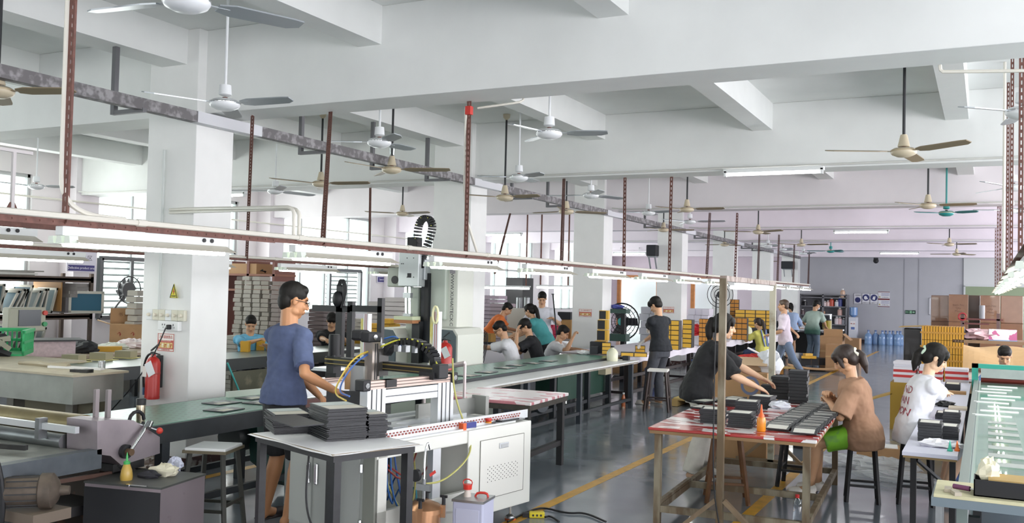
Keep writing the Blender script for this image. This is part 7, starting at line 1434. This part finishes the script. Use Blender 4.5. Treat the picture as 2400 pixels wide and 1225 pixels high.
    # ---- hair
    b = B(); G = lambda c, r: b.ell(hp(*c), tuple(k*hs for k in r), rot=Hm, nu=18, nv=12)
    if hair == 'short': G((0, -.02, .046), (.081, .096, .084)); G((0, -.055, -.008), (.07, .052, .074)); G((0, .028, .08), (.064, .05, .038))
    elif hair == 'mop': G((0, -.018, .05), (.088, .1, .085)); G((0, -.05, .0), (.078, .06, .075)); G((0, .05, .065), (.075, .05, .045)); G((-.03, .075, .045), (.045, .022, .035)); G((.035, .072, .045), (.045, .022, .033))
    else:
        G((0, -.018, .045), (.087, .1, .086)); G((0, -.055, -.005), (.08, .06, .08))
        if 'bang' in hair:
            G((0, .055, .058), (.07, .04, .042)); G((0, .077, .036), (.056, .014, .03))
            for s in (-1, 1): G((s*.069, .04, .0), (.011, .02, .062))
        else: G((0, .035, .075), (.068, .05, .045))
        if 'pony' in hair:
            L = 1.6 if 'long' in hair else 1.; pts = [(0, -.09, .03 if 'high' in hair else .01), (0, -.125, .03 if 'high' in hair else .0), (0, -.135, -.045), (0, -.122, -.11*L), (0, -.105, -.175*L)]; rs = (.024, .034, .04, .035, .012)
            for (p, r), (q, t) in zip(zip(pts, rs), list(zip(pts, rs))[1:]):
                q_ = hp(*q) if abs(q[2]) < .05 else hp(q[0], q[1], 0)*0+hp(q[0], q[1], q[2]); b.cone(hp(*p), q_, r*hs, t*hs, 12); b.ell(q_, (t*hs,)*3, nu=10, nv=8)
    put(cook(b, .0065*max(.8, res), 2, .007), 'hair', hairmat or HAIR, root)
    if 'pony' in hair and 'tie' in hair: B().tube([hp(.03*math.cos(t*.7), -.108+.01*math.sin(t*2.1), .012+.034*math.sin(t*.7)) for t in range(9)], .016*hs, 8, close=True).ob('hair_tie', M('#cfe6cf' if 'green' in hair else '#e9e6d2', .7), root, True)
    # ---- face details
    for s in (-1, 1):
        B().ell(hp(s*.031, .0785, .001), (.0135*hs, .006*hs, .0048*hs), rot=Hm, nu=12, nv=8).ob('eye', M('#3a2a22', .3), root, True)
        B().bar(hp(s*.016, .087, .02), hp(s*.047, .077, .021), .006*hs, .006*hs).ob('eyebrow', HAIR, root)
    B().ell(hp(0, .087, -.06), (.02*hs, .006*hs, .0065*hs), rot=Hm, nu=12, nv=8).ob('lips', M('#a3605a' if female else '#9a6552', .5), root, True)
    if extras: extras(root, dict(hp=hp, Hm=Hm, hs=hs, P=P, N=N, tl=tl, cr=cr, cf=cf, S=S, J=J, K=K, H=H))
    return root
def glasses(root, k):
    hp, hs = k['hp'], k['hs']; b = B()
    for s in (-1, 1):
        c = [(s*.034+.02*math.cos(t*.785), .094, .0+.015*math.sin(t*.785)) for t in range(8)]; b.tube([hp(*p) for p in c], .0022*hs, 6, close=True); b.tube([hp(s*.054, .092, .004), hp(s*.079, .06, .006), hp(s*.082, -.01, .004)], .0022*hs, 6)
    b.tube([hp(-.014, .094, .002), hp(.014, .094, .002)], .002, 6); b.ob('glasses', BLACK, root)
def mask(root, k): k2 = k['hp']; B().ell(k2(0, .075, -.055), (.05*k['hs'], .035*k['hs'], .04*k['hs']), rot=k['Hm'], nu=14, nv=10).ob('face_mask', M('#dfe3ea', .7), root, True)
def hug(o, root, back):
    from mathutils.bvhtree import BVHTree
    sh = [c for c in root.children if c.name.startswith('shirt') and not c.name.startswith('shirt_print')][0].data; t = BVHTree.FromPolygons([v.co for v in sh.vertices], [tuple(p.vertices) for p in sh.polygons])
    for v in o.data.vertices:
        h = t.ray_cast(v.co+back*.3, -back)
        if h[0] and abs(h[3]-.3) < .075: v.co = h[0]+back*.003
def print_back(txt, size, colr, dx=0, dz=-.1, kk=.083, front=False, rot=0):
    def f(root, k):
        H = k['H']; s = 1 if front else -1; c = k['N']+k['tl']*dz*H+k['cf']*s*kk*H+k['cr']*dx*H; z = k['cf']*s; x = k['cr']*(1 if not front else 1)*(1 if s < 0 else -1); y = k['tl']; x = y.cross(z)
        m = Mx((x, y, z)).transposed().to_4x4(); m.translation = c
        o = text(txt, size, M(colr, .6), root, m @ Mx.Rotation(rot, 4, 'Z'), 'shirt_print', thick=0); hug(o, root, z)
    return f
def dip_dye(top, bottom):
    m = bpy.data.materials.new('dip_dyed_cotton'); m.use_nodes = True; nt = m.node_tree; N, L = nt.nodes, nt.links; p = N['Principled BSDF']; p.inputs['Roughness'].default_value = .85
    tc = N.new('ShaderNodeTexCoord'); s = N.new('ShaderNodeSeparateXYZ'); L.new(tc.outputs['Generated'], s.inputs[0]); cr = N.new('ShaderNodeValToRGB'); cr.color_ramp.elements[0].position = .2; cr.color_ramp.elements[1].position = .6
    cr.color_ramp.elements[0].color = lin(bottom); cr.color_ramp.elements[1].color = lin(top); L.new(s.outputs[2], cr.inputs[0]); L.new(cr.outputs[0], p.inputs['Base Color']); return m
def up(px, py, z): return AZ(px, py, z)
# foreground man
hr, hl = AY(783, 914, 5.44), AY(752, 932, 5.62)
person('man in grey-blue T-shirt and black shorts standing with his back turned in the foreground', (-4.60, 5.37, 0), -12, 1.77, lean=4, fat=.92, head=(-26, 14), hands={1: hr, -1: hl, ('n', 1): (.2, .2, 1), ('d', 1): (.5, .75, -.35)}, poles={1: (.3, -1, -.4), -1: (-.3, -.8, -.5)}, feet={1: (-4.5, 5.34, 0), -1: (-4.78, 5.42, 0)},
       shirtmat=M('#4c5778', .85, noise=.1, scale=18), sleeve=.82, hem=.07, pants='#17181c', plen='knee', skin=SKIN2, shoe='#2a2224', curls=(.6, .55), extras=glasses, res=.85)
f = thing('cover_board', 'black board held by the foreground man over the robot cell', 'board', AY(808, 938, 5.47), R_(24)); B().box((0, 0, -.005), (.27, .006, .15), bev=.001).ob('board', BRD, f)
# workers behind the grey conveyor
person('seated man in light blue T-shirt behind two yellow boxes', (-10.0, 10.85, 0), -127, 1.66, pz=.5, lean=12, head=(-6, 30), hands={1: AX(603, 797, -9.55), -1: AX(625, 812, -9.5), ('n', 1): (0, .3, 1)}, poles={1: (.8, -.2, -.6)}, feet={1: (-9.8, 10.5, 0), -1: (-9.6, 10.9, 0)}, shirtmat=M('#6fb4d6', .85, noise=.12, scale=20), sleeve=.75, pants='#2b3038', seat=True, hair='short', curls=(.2, .4))
stool('stool', 'dark stool under the man in light blue', (-10.0, 10.85, 0), .42, .28, DARK, BLACK, .03)
person('seated man with black mop hair and black T-shirt looking down', (-10.0, 12.88, 0), -148, 1.7, pz=.5, lean=14, head=(10, 30), hands={1: AX(770, 800, -9.55), -1: AX(805, 792, -9.5)}, feet={1: (-9.9, 12.5, 0), -1: (-9.6, 12.8, 0)}, shirtmat=M('#1b1c20', .85), sleeve=.85, pants='#2b3038', seat=True, hair='mop', fat=1.08)
stool('stool', 'dark stool under the man with mop hair', (-10.0, 12.88, 0), .42, .28, DARK, BLACK, .03)
# group between the second and third columns
person('man in orange T-shirt bending behind the seated workers', (-8.72, 16.1, 0), -60, 1.62, lean=38, head=(0, 35), hands={1: (-8.2, 15.95, .95), -1: (-8.15, 16.35, .95)}, shirtmat=M('#e2793a', .8, noise=.05), sleeve=.75, pants='#2a2d36', res=1.4, shoe='#222222')
person('seated man in white T-shirt and glasses facing left by second column', (-6.6, 13.12, 0), 112, 1.68, pz=.50, lean=20, head=(5, 38), hands={1: (-7.28, 13.35, .82), -1: (-7.25, 13.0, .82)}, feet={1: (-7.2, 13.25, 0), -1: (-7.2, 12.9, 0)}, shirtmat=M('#dfe0e4', .85), sleeve=.85, pants='#1c1d21', seat=True, hair='short', res=1.15, extras=glasses, hem=.085)
stool('stool', 'dark stool under the seated man in white by second column', (-6.6, 13.12, 0), .42, .28, DARK, BLACK, .03)
person('seated man in black T-shirt holding a hand to his mouth', (-6.58, 13.97, 0), 115, 1.68, pz=.52, lean=20, head=(5, 34), hands={-1: AY(1212, 782, 13.6), 1: AY(1205, 800, 13.9)}, poles={-1: (-.3, .2, -1)}, feet={1: (-7.2, 14.0, 0), -1: (-7.2, 13.7, 0)}, shirtmat=M('#1d1e22', .85), sleeve=.8, pants='#33415c', seat=True, hair='mop', res=1.15)
person('woman in teal T-shirt with ponytail bending to the left', (-6.95, 15.05, 0), 95, 1.6, lean=34, head=(-10, 22), hands={1: (-7.7, 15.2, .85), -1: (-7.65, 14.8, .85)}, shirtmat=M('#4a9a9c', .85, noise=.05), sleeve=.8, pants='#1a1b1f', hair='ponylonghigh', female=True, res=1.2, fat=1.1)
person('standing man in white T-shirt facing the camera behind the group', (-7.75, 16.55, 0), 196, 1.73, lean=3, head=(8, 28), hands={-1: AY(1298, 748, 16.3), 1: (-8.0, 16.3, 1.0)}, shirtmat=M('#d9dbe4', .85), sleeve=.85, pants='#5a5c60', hair='short', res=1.2, fat=1.1)
person('seated man in white T-shirt raising a fist at the end of the green belt', (-6.7, 14.55, 0), -80, 1.66, pz=.43, lean=24, head=(10, 30), hands={1: AY(1343, 790, 14.4), -1: AY(1375, 822, 14.6)}, poles={1: (.6, .2, -1), -1: (-.5, -.2, -.8)}, feet={1: (-6.3, 14.3, 0), -1: (-6.3, 14.75, 0)}, shirtmat=M('#dfe0e4', .85, noise=.04), sleeve=.8, pants='#2c3038', seat=True, curls=(1.1, 1.0), res=1.1)
stool('stool', 'dark stool under the man raising a fist', (-6.7, 14.55, 0), .35, .28, DARK, BLACK, .03)
person('man in black T-shirt and grey trousers standing at the cloth table', (-4.56, 14.17, 0), 68, 1.7, lean=7, head=(8, 32), hands={-1: AZ(1514, 806, .86), 1: (-5.0, 14.5, .92)}, feet={1: (-4.62, 14.32, 0), -1: (-4.72, 14.02, 0)}, shirtmat=M('#1b1f26', .85), sleeve=.85, pants='#44474f', shoe='#cfc9c2', hair='mop', res=1.0, glove=(-1, 1), hem=.08, flare=.006)
# woman in black at the printed table
person('woman in black top and white trousers leaning over the printed table', (-2.47, 8.85, 0), -72, 1.62, lean=24, side=0, head=(-8, 10), hands={1: AZ(1772, 905, .90), -1: AZ(1797, 893, .92), ('n', 1): (.3, 0, 1), ('n', -1): (-.3, 0, 1)}, poles={1: (.7, -.3, -.5), -1: (-.6, -.3, -.6)}, feet={1: (-2.47, 8.7, 0), -1: (-2.5, 9.0, 0)}, shirtmat=M('#17181b', .85), sleeve=1.0, hem=.085, pants='#d9d6cc', flare=.022, shoe='#d9d5cc', hair='bangponyhigh', female=True, skin=M('#d9b394', .45, noise=.02, scale=12), curls=(.28, .22), res=.85, loose=1.12,
       extras=print_back('◐', .2, '#9fb3b5', -.03, -.17, .092))
# people near the far tables
person('girl in yellow top and denim overalls with brown ponytail, seated', (-4.52, 21.5, 0), 62, 1.58, pz=.5, lean=12, head=(5, 18), hands={-1: (-5.0, 21.6, .82), 1: (-4.85, 22.0, .82)}, feet={1: (-4.8, 21.8, 0), -1: (-4.9, 21.5, 0)}, shirtmat=M('#cfca6a', .85), sleeve=.8, pants='#4f5f86', seat=True, hair='ponylonghigh', hairmat=HAIRB, female=True, res=1.3,
       extras=lambda r, k: [B().bar(k['N']+k['cr']*s*.05*k['H']+k['cf']*-.072*k['H'], k['P']+k['cr']*s*.03*k['H']+k['cf']*-.082*k['H']+k['tl']*.05*k['H'], .03*k['H'], .012).ob('overall_strap', M('#6a7ba6', .8), r) for s in (-1, 1)])
stool('stool', 'wooden stool under the girl in overalls', (-4.52, 21.5, 0), .42, .28, M('#5b3a2a', .6), M('#5b3a2a', .6), .03)
person('person in pale pink T-shirt and blue jeans walking behind the lamp frame', (-3.72, 19.9, 0), 100, 1.68, lean=4, head=(0, 2), hands={-1: (-4.0, 19.7, .95), 1: (-3.6, 20.25, 1.0)}, feet={1: (-3.95, 20.1, 0), -1: (-3.3, 19.75, .04)}, shirtmat=M('#dcd0da', .85), sleeve=.9, pants='#7688a3', hair='short', hairmat=M('#4a3a2c', .5), res=1.2, hem=.085)
person('woman in light blue top and black shorts with ponytail at the far table', (-4.95, 27.3, 0), 18, 1.58, lean=14, head=(15, 22), hands={1: (-4.8, 27.75, .9), -1: (-5.2, 27.75, .9)}, shirtmat=M('#a9bfe0', .85), sleeve=1.5, pants='#1f2024', plen='shorts', hair='ponyhigh', female=True, res=1.5, loose=1.1, fat=1.1)
person('man in green shaded T-shirt and face mask packing at the far table', (-4.15, 26.0, 0), -22, 1.68, lean=13, head=(-30, 25), hands={1: (-3.85, 26.55, .85), -1: (-4.4, 26.5, .95)}, sleeve=.85, pants='#5d6e80', hair='short', res=1.4, fat=1.08, extras=mask, flare=.01, shirtmat=dip_dye('#a9bdb2', '#35584f'), hem=.085)
# women on stools at right
hsz = hs1+.075
person('seated woman in brown T-shirt with star print and bright green shorts', (Ps1.x, Ps1.y, 0), 100, 1.6, pz=hsz, lean=12, fat=1.04, head=(-4, 30), hands={1: (Ps1.x-.27, Ps1.y+.06, .87), -1: (Ps1.x-.27, Ps1.y-.05, .83), ('n', 1): (0, 0, 1), ('n', -1): (0, 0, 1)}, poles={1: (.7, -.3, -.6), -1: (-.9, -.25, -.6)}, feet={1: (Ps1.x-.38, Ps1.y+.1, .02), -1: (Ps1.x-.42, Ps1.y-.1, .02)}, shirtmat=M('#a07c63', .85, noise=.05, scale=10), sleeve=.95, loose=1.18, hem=.085, pants=M('#86c738', .6, hex2='#4a2f78', cover=.66, scale=4), plen='shorts', seat=True, shoe='*#e6e2dc', hair='bangponytie', female=True, hairmat=HAIRB, curls=(.9, .9), res=.85, extras=print_back('★', .16, '#b9c9d2', .06, -.15, .088))
hsz = hs2+.075
person('seated woman in white T-shirt with red lettering reaching over the narrow bench', (Ps2.x-.02, Ps2.y, 0), -68, 1.6, pz=hsz, lean=15, head=(-12, 26), hands={1: AZ(2255, 940, .80)+V((-.06, 0, 0)), -1: AZ(2262, 934, .82)+V((-.06, .1, 0)), ('n', 1): (0, 0, 1), ('n', -1): (0, 0, 1)}, poles={1: (.5, -.2, -.9), -1: (-.5, -.2, -.8)}, feet={1: (Ps2.x+.22, Ps2.y-.02, .02), -1: (Ps2.x+.2, Ps2.y+.18, .02)}, shirtmat=M('#e2e4ea', .85, noise=.02), sleeve=.95, loose=1.06, hem=.085, pants='#c3c6c8', plen='knee', seat=True, shoe='#3a2a2c', hair='bangponytiegreen', female=True, skin=M('#d9b394', .45, noise=.02, scale=12), curls=(.3, .25), res=.85, extras=print_back('KIND\nMAN\nWON', .095, '#94283a', .0, -.16, .085))
person('seated man in blue T-shirt with shaved hair behind the teal frame', (.22, 13.75, 0), 178, 1.64, pz=.42, lean=14, head=(4, 30), hands={1: (.0, 13.35, .72), -1: (.45, 13.35, .72)}, feet={1: (.1, 13.35, 0), -1: (.35, 13.35, 0)}, shirtmat=M('#7b9fd6', .85), sleeve=.8, pants='#2c3038', seat=True, hair='short', res=1.1, fat=1.08)
stool('stool', 'low dark stool under the man in blue', (.22, 13.78, 0), .34, .28, DARK, BLACK, .02)
